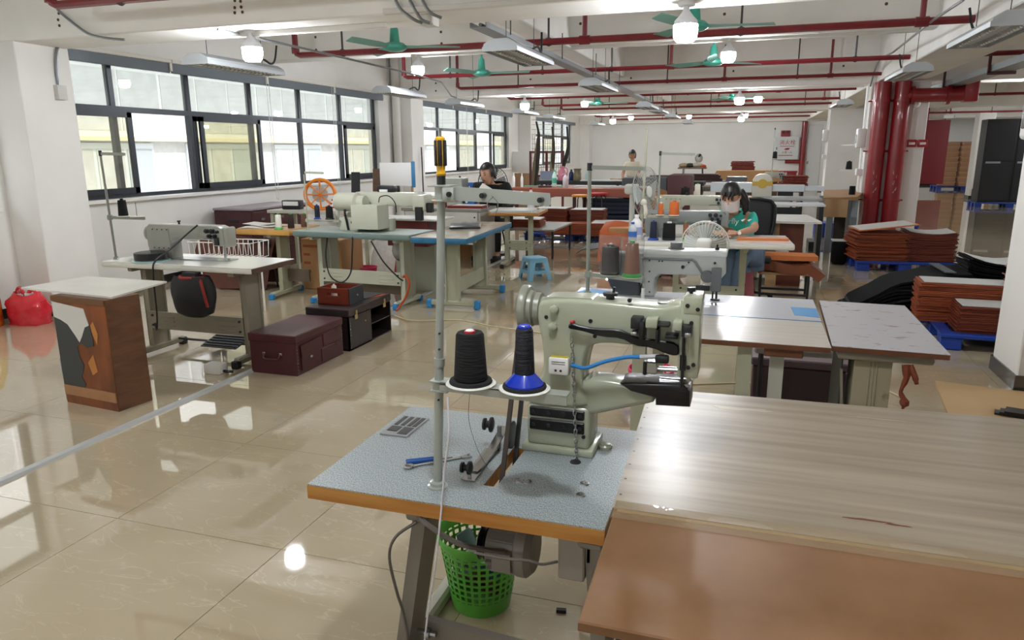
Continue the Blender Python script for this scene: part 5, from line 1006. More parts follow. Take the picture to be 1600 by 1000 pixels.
ta = MB().prism([(b.x + 0.01, 0.268), (b.x + 0.01, 0.29), (b.x + 0.33, 0.282), (b.x + 0.33, 0.262)], -0.02, -0.014).bx(b.x + 0.01, b.x + 0.33, -0.02, 0.02, 0.283, 0.286).build('tray_arm', PG, t)
for q in (0.085, 0.222):
    c = Vector((b.x + q, 0.0, 0.286)); d = MB().lathe([(0.058, 0), (0.062, 0.003), (0.058, 0.005), (0, 0.004)], 28, M=Matrix.Translation(c)).build('spool_disc', mat('white_disc', '#e7e6e0', 0.35), ta)
    MB().lathe([(0.052, 0.0045), (0.053, 0.008), (0.051, 0.0125), (0.0, 0.0125)], 28, M=Matrix.Translation(c)).build('foam_pad', mat('black_foam', '#1b1b1c', 0.9), d)
pad = ZT + 0.286 + 0.0127
bw = Vector((-0.717, 1.563, 0)) + Vector((b.x, 0, 0))
t = thing('thread_cone', 'fat black thread cone with a red core on the front thread stand', 'thread', (bw.x + 0.085, bw.y, pad), 0, 'cones of thread')
MB().lathe([(0.0385, 0), (0.041, 0.004), (0.034, 0.112), (0.03, 0.118), (0.012, 0.117)], 28).build('thread_body', THREADK, t); MB().lathe([(0.014, 0.116), (0.0135, 0.121), (0.008, 0.122)], 16).build('core_tip', mat('red_core', '#c31f2c', 0.35), t); MB().lathe([(0.0105, 0.1215), (0.009, 0.124), (0.002, 0.125)], 12).build('core_cap', WHT, t)
t = thing('thread_spool', 'slim navy black thread spool on a shiny blue flange on the front stand', 'thread', (bw.x + 0.222, bw.y, pad), 0, 'cones of thread')
MB().lathe([(0.046, 0), (0.046, 0.004), (0.026, 0.026), (0.024, 0.028)], 28).build('blue_flange', mat('glossy_blue', '#1937b4', 0.15), t); MB().lathe([(0.0235, 0.026), (0.0245, 0.03), (0.0205, 0.132), (0.018, 0.138)], 24).build('thread_body', mat('navy_black_thread', '#12141d', 0.6, bump=0.4, bscale=200, stretch=(0.1, 0.1, 1)), t); MB().lathe([(0.0165, 0.136), (0.017, 0.142), (0.013, 0.145), (0.005, 0.144)], 16).build('blue_top', mat('glossy_blue', '#1937b4', 0.15), t)
t = thing('screwdriver', 'black and yellow screwdriver stuck into the top of the front stand', 'screwdriver', (-0.683, 1.563, ZT + 0.7645)); YEL = mat('amber_grip', '#d8a312', 0.2)
MB().lathe([(0.0105, 0.0), (0.0105, 0.02), (0.006, 0.02)], 14).build('ferrule', BLK, t)
g = MB().lathe([(0.009, 0.018), (0.012, 0.024), (0.0095, 0.032), (0.012, 0.05), (0.0125, 0.095), (0.0115, 0.104), (0.007, 0.108), (0, 0.109)], 16).build('grip', YEL, t)
for k in range(6):
    a = k * PI / 3 + 0.3; MB().rb(-0.0052, 0.0052, -0.003, 0.003, 0.042, 0.1, 0.002, 2, M=Matrix.Rotation(a, 4, 'Z') @ Matrix.Translation((0, -0.0115, 0))).build('grip_stripe', BLK, g)
MB().cyl((0, 0, 0.108), (0, 0, 0.125), 0.004, n=8).build('tip_rod', STEEL, t)
cable('thread_line', [(-0.62, 1.56, 0.76 + 0.28), (-0.63, 1.57, 0.95), (-0.62, 1.6, 0.86), (-0.6, 1.62, 0.8)], 0.0006, BLK, 'thin dark thread from the fat black cone to the bobbin winder', 'thread', n=4)
cable('white_lead', [(-0.655, 1.5, 1.03), (-0.645, 1.48, 0.95), (-0.655, 1.47, 0.86), (-0.66, 1.464, 0.79), (-0.665, 1.455, 0.72), (-0.68, 1.45, 0.6), (-0.715, 1.46, 0.42), (-0.735, 1.47, 0.25), (-0.73, 1.48, 0.05), (-0.72, 1.5, 0.005)], 0.0024, mat('white_lead_pvc', '#d9d6de', 0.4), 'thin white lead hanging from the front stand over the table edge')
# hand tools
t = thing('snips', 'blue handled thread snips lying on the foreground table', 'snips', (-0.84, 1.675, ZT + 0.0005), 0.55)
for s in (-1, 1): MB().rb(-0.02, 0.06, s * 0.006 - 0.0045, s * 0.006 + 0.0045, 0, 0.01, 0.003, 2).build('handle', mat('tool_blue', '#24549b', 0.35), t)
MB().prism([(0.055, -0.008), (0.1, -0.003), (0.11, 0.0), (0.1, 0.004), (0.055, 0.008)], 0.002, 0.006, 'z').build('blade', STEEL, t)
t = thing('spanner', 'small steel spanner lying beside the blue snips', 'spanner', (-0.8, 1.675, ZT + 0.0005), 0.72)
MB().rb(-0.04, 0.1, -0.004, 0.004, 0, 0.006, 0.002, 1).build('shaft', STEEL, t); MB().prism([(0.1, -0.006), (0.115, -0.012), (0.13, -0.01), (0.118, -0.003), (0.118, 0.003), (0.13, 0.01), (0.115, 0.012), (0.1, 0.006)], 0, 0.006, 'z').build('jaw', STEEL, t); MB().tube([(-0.05 + 0.011 * math.cos(k * PI / 5), 0.011 * math.sin(k * PI / 5), 0.004) for k in range(10)], 0.004, 6, closed=True).build('ring_end', STEEL, t)

# ---- under the table
t = thing('clutch_motor', 'grey clutch motor hung below the foreground table', 'motor', (-0.51, 1.6, 0.6)); MG = mat('motor_grey', '#77716a', 0.4, var=0.04)
MB().cyl((-0.075, 0, 0), (0.02, 0, 0), 0.058, n=20).build('stator', MG, t)
fn = MB()
for k in range(14): a = k * 2 * PI / 14; fn.bx(-0.07, 0.0, -0.002, 0.002, 0.055, 0.068, Matrix.Rotation(a, 4, 'X'))
fn.build('cooling_fins', MG, t)
MB().lathe([(0.066, 0), (0.07, 0.006), (0.07, 0.03), (0.055, 0.045), (0, 0.046)], 22, M=Matrix.Translation((0.0, 0, 0)) @ Matrix.Rotation(PI / 2, 4, 'Y')).build('fan_cover', MG, t)
MB().lathe([(0.035, 0), (0.045, 0.006), (0.03, 0.014), (0.045, 0.022), (0.035, 0.028), (0, 0.028)], 20, M=Matrix.Translation((-0.107, 0, 0)) @ Matrix.Rotation(PI / 2, 4, 'Y')).build('pulley', DSTEEL, t)
MB().bx(-0.07, 0.01, -0.02, 0.02, 0.05, 0.119).build('mount', DSTEEL, t); MB().bx(-0.05, 0.0, -0.075, -0.05, -0.03, 0.02).build('terminal_box', MG, t)
t = thing('switch_box', 'taupe switch box fixed under the right end of the foreground table', 'switch box', (-0.345, 1.52, 0.72)); MB().rb(-0.034, 0.03, -0.03, 0.05, -0.115, 0, 0.004, 1).build('case', mat('taupe_box', '#8c837b', 0.45), t)
MB().rb(0.03, 0.045, -0.02, 0.03, -0.07, -0.01, 0.004, 1).build('switch_plate', DSTEEL, t); MB().tube([(0.05, 0, -0.03), (0.055, 0.0, -0.08), (0.05, 0.01, -0.11), (0.045, 0.0, -0.07), (0.06, 0.01, -0.02)], 0.004, 6, smooth=4).build('coiled_lead', mat('grey_lead', '#66666a', 0.5), t)
cable('motor_cable', [(-0.76, 1.5, 0.718), (-0.7, 1.47, 0.7), (-0.63, 1.48, 0.66), (-0.57, 1.52, 0.63), (-0.53, 1.54, 0.62)], 0.007, mat('grey_brown_cable', '#5c5550', 0.5), 'thick grey cable slung below the foreground table to the motor')
cable('switch_lead', [(-0.58, 1.46, 0.655), (-0.5, 1.45, 0.66), (-0.44, 1.45, 0.665), (-0.41, 1.46, 0.655), (-0.38, 1.49, 0.65)], 0.0035, mat('grey_brown_cable', '#5c5550', 0.5), 'thin grey lead from the motor cable to the switch box')
cable('leg_lead', [(-0.74, 1.48, 0.7), (-0.79, 1.46, 0.66), (-0.81, 1.46, 0.6), (-0.8, 1.47, 0.5), (-0.79, 1.49, 0.4), (-0.78, 1.5, 0.2), (-0.77, 1.5, 0.02)], 0.004, mat('grey_brown_cable', '#5c5550', 0.5), 'grey lead looping around the left leg of the foreground table')
cable('floor_lead', [(-0.76, 1.53, 0.02), (-0.74, 1.5, 0.14), (-0.7, 1.5, 0.23), (-0.65, 1.52, 0.25), (-0.62, 1.56, 0.24), (-0.6, 1.6, 0.2)], 0.005, mat('grey_brown_cable', '#5c5550', 0.5), 'grey lead looping over the cross beam of the foreground table')
# basket with square holes
t = thing('waste_basket', 'bright green perforated waste basket under the foreground table', 'basket', (-0.84, 2.18, 0)); GP = mat('bright_green_plastic', '#57a63c', 0.35, var=0.08, scale=6)
HB, RT, RB = 0.285, 0.152, 0.106
def rr(z): return RB + (RT - RB) * z / HB
g = MB(); n = 30
for k in range(n):
    a0 = 2 * PI * k / n; da = 2 * PI / n * 0.36
    ring = []
    for z in (0.05, 0.25):
        for a in (a0 - da / 2, a0 + da / 2):
            for r in (rr(z), rr(z) - 0.003): ring.append((r * math.cos(a), r * math.sin(a), z))
    g.add(ring, [(0, 2, 6, 4), (1, 5, 7, 3), (0, 4, 5, 1), (2, 3, 7, 6)])
g.build('upright_ribs', GP, t)
g = MB()
for j in range(8):
    z = 0.058 + j * 0.0245; g.lathe([(rr(z), z), (rr(z + 0.009), z + 0.009), (rr(z + 0.009) - 0.003, z + 0.009), (rr(z) - 0.003, z), (rr(z), z)], 30, close=False)
g.build('hoop_ribs', GP, t)
MB().lathe([(0, 0.0), (RB, 0.0), (rr(0.055), 0.055), (rr(0.055) - 0.003, 0.055), (RB - 0.004, 0.004), (0, 0.004)], 30, close=False).build('bottom_cup', GP, t)
MB().lathe([(rr(0.245) - 0.003, 0.245), (rr(0.245), 0.245), (rr(0.27) + 0.001, 0.268), (RT + 0.008, 0.27), (RT + 0.009, 0.283), (RT + 0.002, 0.287), (RT - 0.003, 0.28), (rr(0.245) - 0.003, 0.245)], 30, close=False).build('rim', GP, t)
rnd = random.Random(3)
for k, (nm, c) in enumerate((('scrap', '#5d7078'), ('scrap', '#5a3218'), ('scrap', '#7b8a70'), ('scrap', '#37628c'), ('scrap', '#8a5a3c'), ('scrap', '#c5cfc4'))):
    x, y, z = rnd.uniform(-0.05, 0.05), rnd.uniform(-0.05, 0.05), 0.05 + 0.03 * k
    o = MB().sheet(lambda u, v, k=k: ((u - 0.5) * 0.13, (v - 0.5) * 0.11, 0.02 * math.sin(u * 4 + k) + 0.02 * math.cos(v * 5 + k)), 6, 5, 0.003).build('waste_scrap', mat('scrap_' + c, c, 0.6)); o.location = (-0.84 + x, 2.18 + y, z + 0.02); o.rotation_euler = (rnd.uniform(-0.6, 0.6), rnd.uniform(-0.6, 0.6), k)
    tag(o, ('slate', 'dark brown', 'olive', 'blue', 'tan', 'pale green')[k] + ' scrap lying in the green basket', 'scrap', 'scraps in the waste basket')
o = MB().sheet(lambda u, v: ((u - 0.5) * 0.09, 0.0 + 0.02 * math.sin(u * 3), v * 0.09 * (1 - abs(u - 0.6))), 6, 4, 0.003).build('waste_scrap', mat('scrap_grey', '#5e6f74', 0.5)); o.location = (-0.87, 2.13, 0.235); o.rotation_euler = (0.3, 0.1, -0.3); tag(o, 'slate offcut sticking up out of the green basket', 'scrap', 'scraps in the waste basket')
o = MB().box((0, 0, 0.006), (0.035, 0.016, 0.012), 0.2).build('rubber_bit', BLK); o.location = (-0.545, 2.2, 0); tag(o, 'tiny black rubber bit on the floor right of the basket', 'scrap')

# ---- big work table at the right
def laminate():
    m = bpy.data.materials.new('pale_oak_laminate'); m.use_nodes = True; nt = m.node_tree; b = nt.nodes['Principled BSDF']; b.inputs['Roughness'].default_value = 0.3; b.inputs['Specular IOR Level'].default_value = 0.3
    tc = nt.nodes.new('ShaderNodeTexCoord'); mp = nt.nodes.new('ShaderNodeMapping'); mp.inputs['Scale'].default_value = (0.7, 14, 1); nt.links.new(tc.outputs['Object'], mp.inputs[0])
    n1 = nt.nodes.new('ShaderNodeTexNoise'); n1.inputs['Scale'].default_value = 2.2; n1.inputs['Detail'].default_value = 6; nt.links.new(mp.outputs[0], n1.inputs[0])
    r = nt.nodes.new('ShaderNodeValToRGB'); r.color_ramp.elements[0].color = (*lin('#918472'), 1); r.color_ramp.elements[1].color = (*lin('#aa9d8b'), 1); r.color_ramp.elements[0].position = 0.32; r.color_ramp.elements[1].position = 0.68; nt.links.new(n1.outputs['Fac'], r.inputs[0])
    nt.links.new(r.outputs[0], b.inputs['Base Color'])
    n2 = nt.nodes.new('ShaderNodeTexNoise'); n2.inputs['Scale'].default_value = 1; mp2 = nt.nodes.new('ShaderNodeMapping'); mp2.inputs['Scale'].default_value = (300, 40, 1); nt.links.new(tc.outputs['Object'], mp2.inputs[0]); nt.links.new(mp2.outputs[0], n2.inputs[0])
    bp = nt.nodes.new('ShaderNodeBump'); bp.inputs['Strength'].default_value = 0.06; bp.inputs['Distance'].default_value = 0.002; nt.links.new(n2.outputs['Fac'], bp.inputs['Height']); nt.links.new(bp.outputs[0], b.inputs['Normal']); return m
LAM = laminate()
bt = thing('cutting_table', 'large pale oak laminate work table with scuffs filling the right foreground', 'table', (0, 0, 0))
MB().prism([(-0.262, 1.55), (2.3, 1.55), (2.3, 2.53), (-0.295, 2.455)], 0.762, 0.777, 'z').build('core', PLY, bt); MB().prism([(-0.262, 1.55), (2.3, 1.55), (2.3, 2.53), (-0.295, 2.455)], 0.777, 0.78, 'z').build('laminate_top', LAM, bt)
rnd = random.Random(11)
for cx, cy_, L_, W_ in ((0.3, 1.66, 0.055, 0.006), (0.36, 1.655, 0.03, 0.004)):
    pts = [(cx + L_ * math.cos(a) * rnd.uniform(0.7, 1.1), cy_ + W_ * math.sin(a) * rnd.uniform(0.5, 1.2)) for a in [k * PI / 7 for k in range(14)]]
    MB().prism(pts, 0.7795, 0.7804, 'z').build('brown_chip', mat('chip_brown', '#6a3a22', 0.6), bt)
for cx, cy_, L_, W_ in ((0.02, 2.33, 0.14, 0.02), (0.42, 2.36, 0.12, 0.006)):
    pts = [(cx + L_ * math.cos(a) * rnd.uniform(0.6, 1.1), cy_ + W_ * math.sin(a) * rnd.uniform(0.3, 1.2)) for a in [k * PI / 9 for k in range(18)]]
    MB().prism(pts, 0.7795, 0.7803, 'z').build('bare_scuff', mat('scuff_pale', '#b3a68d', 0.4), bt)
nl = MB()
for k in range(9): nl.cyl((-0.255 - 0.003 * k, 1.62 + k * 0.09, 0.779), (-0.255 - 0.003 * k, 1.62 + k * 0.09, 0.7805), 0.0035, n=8)
nl.build('nail_row', DSTEEL, bt)
for x, y in ((-0.15, 1.75), (1.9, 1.75), (1.9, 2.4), (-0.15, 2.4)): MB().bx(x - 0.025, x + 0.025, y - 0.025, y + 0.025, 0.0, 0.762).build('leg', ENAM, bt)
mdf = mat('brown_hardboard', '#78532f', 0.42, col2='#8d6847', scale=4.5, detail=5)
o = MB().rprism([(-0.245, 1.112), (2.2, 1.112), (2.2, 1.535), (-0.256, 1.535)], 0.757, 0.779, 'z', 0.003, 1).build('hardboard_panel', mdf); tag(o, 'brown hardboard panel taped in front of the oak laminate table', 'board')
t = thing('board_trestle', 'grey trestle carrying the brown hardboard panel', 'trestle', (0, 0, 0)); MB().bx(-0.14, 2.1, 1.2, 1.24, 0.72, 0.757).build('top_rail', ENAM, t)
for x in (-0.12, -0.17, 1.9): MB().bx(x - 0.02, x + 0.02, 1.2, 1.24, 0, 0.72).build('leg', ENAM if x != -0.17 else DSTEEL, t)
TAPE = mat('clear_tape', '#c8b08c', 0.06, alpha=0.2, spec=0.8, bump=0.35, bscale=18)
o = MB().sheet(lambda u, v: (-0.258 + u * 2.4, 1.5 + v * 0.085, 0.7808 + 0.0012 * math.sin(u * 40) * math.sin(v * 3)), 60, 3, 0.0004).build('clear_tape', TAPE); tag(o, 'strip of shiny clear tape joining hardboard and laminate', 'tape')
o = MB().bx(-0.25, 2.2, 1.5355, 1.5495, 0.765, 0.778).build('joint_strip', mat('joint_wood', '#a98f5f', 0.5, var=0.2, scale=10)); tag(o, 'bare wood strip in the joint between hardboard and laminate', 'strip')

# ---- cardboard on the floor at the right
o = MB().prism([(1.309, 5.5), (1.226, 4.7), (2.6, 4.6), (2.7, 5.35), (1.7, 5.42)], 0.0005, 0.012, 'z').build('cardboard_sheet', mat('tan_cardboard', '#b8996d', 0.7, var=0.04, scale=2)); tag(o, 'tan cardboard sheet lying on the floor by the right pillar', 'cardboard')
for k in range(3):
    o = MB().prism([(1.5 + 0.02 * k, 4.86 - 0.015 * k), (2.3, 4.62), (2.3, 4.72), (1.52 + 0.03 * k, 4.93)], 0.0125 + k * 0.012, 0.024 + k * 0.012, 'z').build('black_strip', BLK); tag(o, ('lowest', 'middle', 'topmost')[k] + ' black strip on the tan cardboard sheet', 'strip', 'black strips on the cardboard')
# ================================================================== SECOND ROW STATION
LAMW = mat('pale_grain_laminate', '#d2cdc4', 0.25, var=0.04, scale=3, stretch=(0.6, 9, 1)); BRED = mat('brown_board_edge', '#6a4028', 0.5, var=0.15, scale=9)
t2 = thing('sewing_table', 'white sewing table with a pale plank and blue edge behind the foreground machine', 'table', (0, 0, 0))
MB().bx(-0.95, 0.368, 3.71, 4.27, 0.745, 0.779).build('tabletop', mat('cool_white_top', '#cfd2da', 0.2, var=0.03, scale=2), t2)
MB().bx(-0.5, 0.368, 3.7, 3.711, 0.765, 0.7815).build('blue_edge_strip', mat('blue_edge_strip', '#2b6f9f', 0.3), t2)
MB().bx(-0.62, 0.366, 3.215, 3.705, 0.755, 0.777).build('front_plank_core', BRED, t2); MB().bx(-0.62, 0.366, 3.215, 3.705, 0.777, 0.78).build('front_plank_face', LAMW, t2)
MB().rb(0.1, 0.26, 3.235, 3.6, 0.715, 0.755, 0.004, 1).build('packing_blocks', BRED, t2)
for px in ((-0.45, 3.3), (0.02, 3.3), (-0.45, 4.1), (0.16, 3.35), (0.2, 4.15)):
    x, y = px; MB().bx(x - 0.03, x + 0.03, y - 0.03, y + 0.03, 0.03, 0.745 if y > 3.7 else 0.7149 if x > 0.1 else 0.755).build('leg', ENAM if x < 0.1 else mat('pale_leg', '#b9b8ac', 0.4), t2)
for x in (-0.45, 0.02): MB().rb(x - 0.03, x + 0.03, 3.2, 4.2, 0.0, 0.05, 0.01, 1).build('foot', ENAMD, t2)
MB().bx(-0.45, 0.02, 3.28, 3.31, 0.14, 0.26).build('cross_beam', ENAMD, t2)
MB().prism([(0.25, 3.83), (0.365, 3.8), (0.366, 4.02), (0.24, 4.03)], 0.779, 0.7802, 'z').build('blue_label', mat('blue_label', '#4f9bd6', 0.4), t2)
MB().rb(-0.2, 0.0, 3.95, 4.02, 0.7788, 0.7805, 0.001, 1).build('needle_plate', STEEL, t2)
t = thing('extension_table', 'scuffed white extension table on a rust stained leg at the right', 'table', (0, 0, 0))
SCUF = mat('scuffed_white_top', '#cdccd2', 0.22, col2='#9c8f7c', scale=16, ramp=(0.62, 0.7), detail=4, stretch=(0.8, 2.4, 1))
MB().prism([(0.372, 3.25), (0.815, 3.235), (0.82, 4.23), (0.40, 4.25)], 0.755, 0.777, 'z').build('board_core', BRED, t); MB().prism([(0.372, 3.25), (0.815, 3.235), (0.82, 4.23), (0.40, 4.25)], 0.777, 0.78, 'z').build('board_face', SCUF, t)
MB().rprism([(0.4, 3.27), (0.77, 3.27), (0.77, 3.35), (0.4, 3.35)], 0.715, 0.7549, 'z', 0.015, 2).build('top_bracket', ENAMD, t); MB().bx(0.42, 0.76, 3.38, 4.1, 0.73, 0.7549).build('under_board', BRED, t)
RUST = mat('rust_stained_enamel', '#a39a80', 0.5, col2='#4c2a1a', scale=9, ramp=(0.62, 0.72), detail=5)
lo = MB().bx(0.475, 0.625, 3.32, 3.34, 0.06, 0.715).bx(0.475, 0.48, 3.34, 3.5, 0.06, 0.715).bx(0.62, 0.625, 3.34, 3.5, 0.06, 0.715).build('leg', RUST, t)
for k in range(3): MB().rb(0.535 + k * 0.014, 0.541 + k * 0.014, 3.315, 3.321, 0.08, 0.7, 0.002, 1).build('pressed_rib', RUST, lo)
MB().bx(0.43, 0.436, 3.36, 3.7, 0.06, 0.73).build('side_plate', mat('dark_green_plate', '#3a3d38', 0.5), t)
MB().bar((0.43, 3.35, 0.65), (0.475, 3.35, 0.15), 0.01, 0.02).build('brace', ENAMD, t); MB().rb(0.47, 0.63, 3.2, 3.9, 0, 0.06, 0.01, 1).build('foot', ENAMD, t)
o = MB().tube([(0.665, 3.262, 0.715), (0.67, 3.255, 0.66), (0.655, 3.255, 0.6), (0.672, 3.25, 0.56), (0.668, 3.25, 0.52)], [0.018, 0.012, 0.008, 0.012, 0.02, 0.006], 6, smooth=3).tube([(0.68, 3.262, 0.715), (0.7, 3.25, 0.67), (0.71, 3.25, 0.64)], [0.012, 0.012, 0.008], 6, smooth=3).build('tied_rag', mat('rust_rag', '#7b3a22', 0.7)); tag(o, 'rust coloured rag strips tied under the extension table', 'rag')
# machine
Y2 = 4.1
def P2(px, py, Y=Y2): q = at(px, py, Y); return (q.x, q.z)
WM = mat('white_machine_enamel', '#bfc3bf', 0.25, var=0.02, scale=3); GM = mat('grey_machine_cover', '#565b60', 0.35)
t = thing('sewing_machine', 'large white sewing machine with a grey motor cover on the second row table', 'sewing machine', (0, 0, 0))
zt = 0.7798
arm = [P2(*p) for p in ((990, 394), (1120, 394), (1134, 402), (1134, 428), (1126, 437), (1104, 432), (1095, 431), (1030, 429), (1024, 434), (1022, 448))]
MB().rprism(arm + [(P2(1022, 468)[0], zt), (P2(1003, 468)[0], zt), P2(1003, 440), P2(990, 428)], Y2, Y2 + 0.13, 'y', 0.012, 3).build('body', WM, t)
MB().rb(P2(986, 400)[0], P2(1136, 400)[0], Y2 - 0.004, Y2 + 0.136, P2(1000, 397)[1], P2(1000, 390)[1] + 0.004, 0.006, 2).build('top_cover', mat('white_top_cover', '#dcdfdd', 0.3), t)
MB().rprism([P2(946, 432), P2(950, 410), P2(960, 396), P2(1000, 396), P2(1000, 470), P2(985, 472), P2(960, 462), P2(952, 448)], Y2 + 0.01, Y2 + 0.14, 'y', 0.02, 3).build('motor_cover', GM, t)
MB().tube([P and Vector((P2(1003, 403)[0], Y2 - 0.006, P2(1003, 403)[1])), Vector((P2(1082, 406)[0], Y2 - 0.006, P2(1082, 406)[1])), Vector((P2(1087, 410)[0], Y2 - 0.006, P2(1087, 410)[1])), Vector((P2(1099, 430)[0], Y2 - 0.006, P2(1099, 430)[1]))], 0.007, 7).build('thread_conduit', mat('conduit_grey', '#7d8283', 0.4), t)
for px, py, r in ((1015, 407, 4), (1030, 408, 4), (1015, 424, 4), (1067, 417, 9), (1035, 408, 4), (1076, 410, 4), (1014, 440, 4), (1015, 456, 4), (1117, 411, 6)):
    x, z = P2(px, py); MB().cyl((x, Y2 - 0.006, z), (x, Y2 + 0.004, z), r * 0.0011, n=12).build('screw', BLK, t)
x, z = P2(1105, 432); MB().lathe([(0, 0), (0.034, 0.0), (0.036, 0.01), (0.03, 0.03), (0, 0.032)], 20, M=Matrix.Translation((x, Y2 + 0.005, z)) @ Matrix.Rotation(PI / 2, 4, 'X')).build('feed_motor', mat('mid_grey_cast', '#6d7173', 0.4), t)
MB().rb(P2(1112, 420)[0], P2(1128, 420)[0], Y2 - 0.025, Y2 + 0.01, P2(1120, 455)[1], P2(1120, 418)[1], 0.004, 1).build('head_block', mat('mid_grey_cast', '#6d7173', 0.4), t)
x = P2(1120, 450)[0]; MB().cyl((x, Y2 - 0.01, zt + 0.008), (x, Y2 - 0.01, P2(1120, 440)[1]), 0.006, n=8).cyl((x - 0.02, Y2 - 0.01, zt + 0.01), (x - 0.02, Y2 - 0.01, P2(1120, 440)[1]), 0.005, n=8).bx(x - 0.03, x + 0.02, Y2 - 0.025, Y2 + 0.005, zt + 0.002, zt + 0.01).build('presser_foot', DSTEEL, t)
MB().rb(P2(1088, 445)[0], P2(1110, 445)[0], Y2 - 0.05, Y2 - 0.01, P2(1100, 452)[1], P2(1100, 444)[1], 0.003, 1).build('side_guide', DSTEEL, t)
x, z = P2(1055, 392); MB().lathe([(0.045, 0), (0.045, 0.012), (0.034, 0.014), (0.034, 0.04), (0, 0.041)], 20, M=Matrix.Translation((x, Y2 + 0.06, z))).build('bobbin_top', mat('mid_grey_cast', '#6d7173', 0.4), t)
x, z = P2(1120, 392); MB().lathe([(0.012, 0), (0.012, 0.012), (0.006, 0.016), (0.006, 0.03), (0.009, 0.032), (0, 0.034)], 12, M=Matrix.Translation((x, Y2 + 0.04, z))).build('pressure_knob', BLK, t)
x, z = P2(986, 472); MB().bx(x - 0.01, x + 0.11, Y2 + 0.02, Y2 + 0.12, zt, zt + 0.012).tube([(x + 0.0, Y2 + 0.05, zt + 0.01), (x + 0.01, Y2 + 0.05, zt + 0.09)], 0.01, 7).tube([(x + 0.01, Y2 + 0.03, zt + 0.01), (x + 0.05, Y2 + 0.03, zt + 0.07), (x + 0.08, Y2 + 0.05, zt + 0.08)], 0.007, 7, smooth=3).build('column_support', WM, t)
p = gz(918, 460, 0.78)
thread_stand('tall grey thread stand with two bagged cones on the second row table', (p.x, p.y, 0.78), at(918, 258, p.y).z - 0.78, -0.12, 0.32, at(918, 428, p.y).z - 0.78, -0.38, 0.36, [(0.15, 0.055), (0.29, 0.055)], mat('stand_sage', '#9aa196', 0.35), 0.011)
FILM = glass_mat('crinkled_film', (0.97, 0.97, 0.97), fac_extra=0.035, rough=0.1)
tz = at(918, 428, p.y).z + 0.0165
for k, (q, m, nm) in enumerate(((0.15, mat('charcoal_thread', '#131418', 0.85), 'black thread cone wrapped in clear film on the second row stand'), (0.29, mat('tan_brown_thread', '#85543b', 0.7), 'tan thread cone wrapped in clear film on the second row stand'))):
    c = cone('thread_cone', nm, (p.x + q * math.cos(-0.38), p.y + q * math.sin(-0.38), tz), m, 0.05 if k == 0 else 0.045, 0.048 if k == 0 else 0.034, 0.14 if k == 0 else 0.17, GRNP if k else BLK, 0.055, 'cones of thread')
    MB().sheet(lambda u, v: (0.062 * math.cos(u * 2 * PI) * (1 + 0.06 * math.sin(u * 14 + v * 9)), 0.058 * math.sin(u * 2 * PI) * (1 - 0.5 * max(0, v - 0.8) * 5), 0.005 + v * 0.215), 24, 8, 0.0006).build('plastic_wrap', FILM, c)
o = MB().lathe([(0.016, 0), (0.016, 0.004), (0.011, 0.006), (0.009, 0.085), (0.01, 0.09), (0, 0.09)], 12).build('white_bobbin', WHT); q = gz(1004, 476, 0.78); o.location = (q.x, q.y, 0.7802); tag(o, 'small white empty bobbin standing on the second row table', 'bobbin')
t = thing('scissors', 'green handled snips on the second row table by the stand', 'scissors', (*gz(925, 464, 0.78).xy, 0.78), 0.0); MB().rb(-0.05, 0.03, -0.015, 0.015, 0, 0.012, 0.005, 2).build('handle', mat('dark_green_grip', '#4e5f54', 0.5), t); MB().tube([(0.02, -0.02, 0.008), (0.1, -0.025, 0.008), (0.12, 0, 0.008), (0.1, 0.025, 0.008), (0.02, 0.02, 0.008)], 0.006, 6, smooth=4).build('blade_loop', DSTEEL, t)
o = MB().prism([(-1.0, 3.95), (-0.72, 3.95), (-0.68, 4.2), (-0.9, 4.24)], 0.7795, 0.781, 'z').build('blue_sheet', mat('blue_label', '#4f9bd6', 0.4)); tag(o, 'blue paper sheet under the second row thread stand', 'paper')
t = thing('waste_basket', 'pink perforated basket below the second row table', 'basket', (-0.52, 4.35, 0)); PK = mat('hot_pink_plastic', '#e2336f', 0.4)
MB().lathe([(0.1, 0), (0.105, 0.05), (0.102, 0.05), (0.097, 0.004), (0, 0.004)], 20, close=False).build('bottom_cup', PK, t)
g = MB()
for k in range(20):
    a = 2 * PI * k / 20; g.bar((0.105 * math.cos(a), 0.105 * math.sin(a), 0.05), (0.135 * math.cos(a), 0.135 * math.sin(a), 0.26), 0.014, 0.003, (math.cos(a), math.sin(a), 0))
g.build('upright_ribs', PK, t); MB().lathe([(0.135, 0.25), (0.142, 0.255), (0.142, 0.28), (0.135, 0.28), (0.133, 0.25)], 20, close=False).build('rim', PK, t)
t = thing('pedal_case', 'dark purple case under the second row table beside the pale leg', 'case', (0.33, 4.75, 0)); MB().rb(-0.25, 0.3, -0.15, 0.2, 0.0, 0.28, 0.01, 1).build('case_body', mat('aubergine_case', '#4a3a40', 0.4), t); MB().rb(-0.26, 0.31, -0.16, 0.21, 0.28, 0.33, 0.008, 1).build('case_lid', mat('aubergine_lid', '#6a5a60', 0.3), t)
t = thing('metal_stool', 'low steel topped stool behind the second row table legs', 'stool', (0.28, 4.42, 0)); MB().rb(-0.2, 0.42, -0.14, 0.1, 0.44, 0.48, 0.01, 1).build('seat', mat('worn_steel_top', '#9b9a97', 0.3, metal=0.5), t)
for i in (-0.16, 0.36):
    for j in (-0.1, 0.06): MB().cyl((i, j, 0), (i, j, 0.44), 0.013, n=7).build('leg', DSTEEL, t)

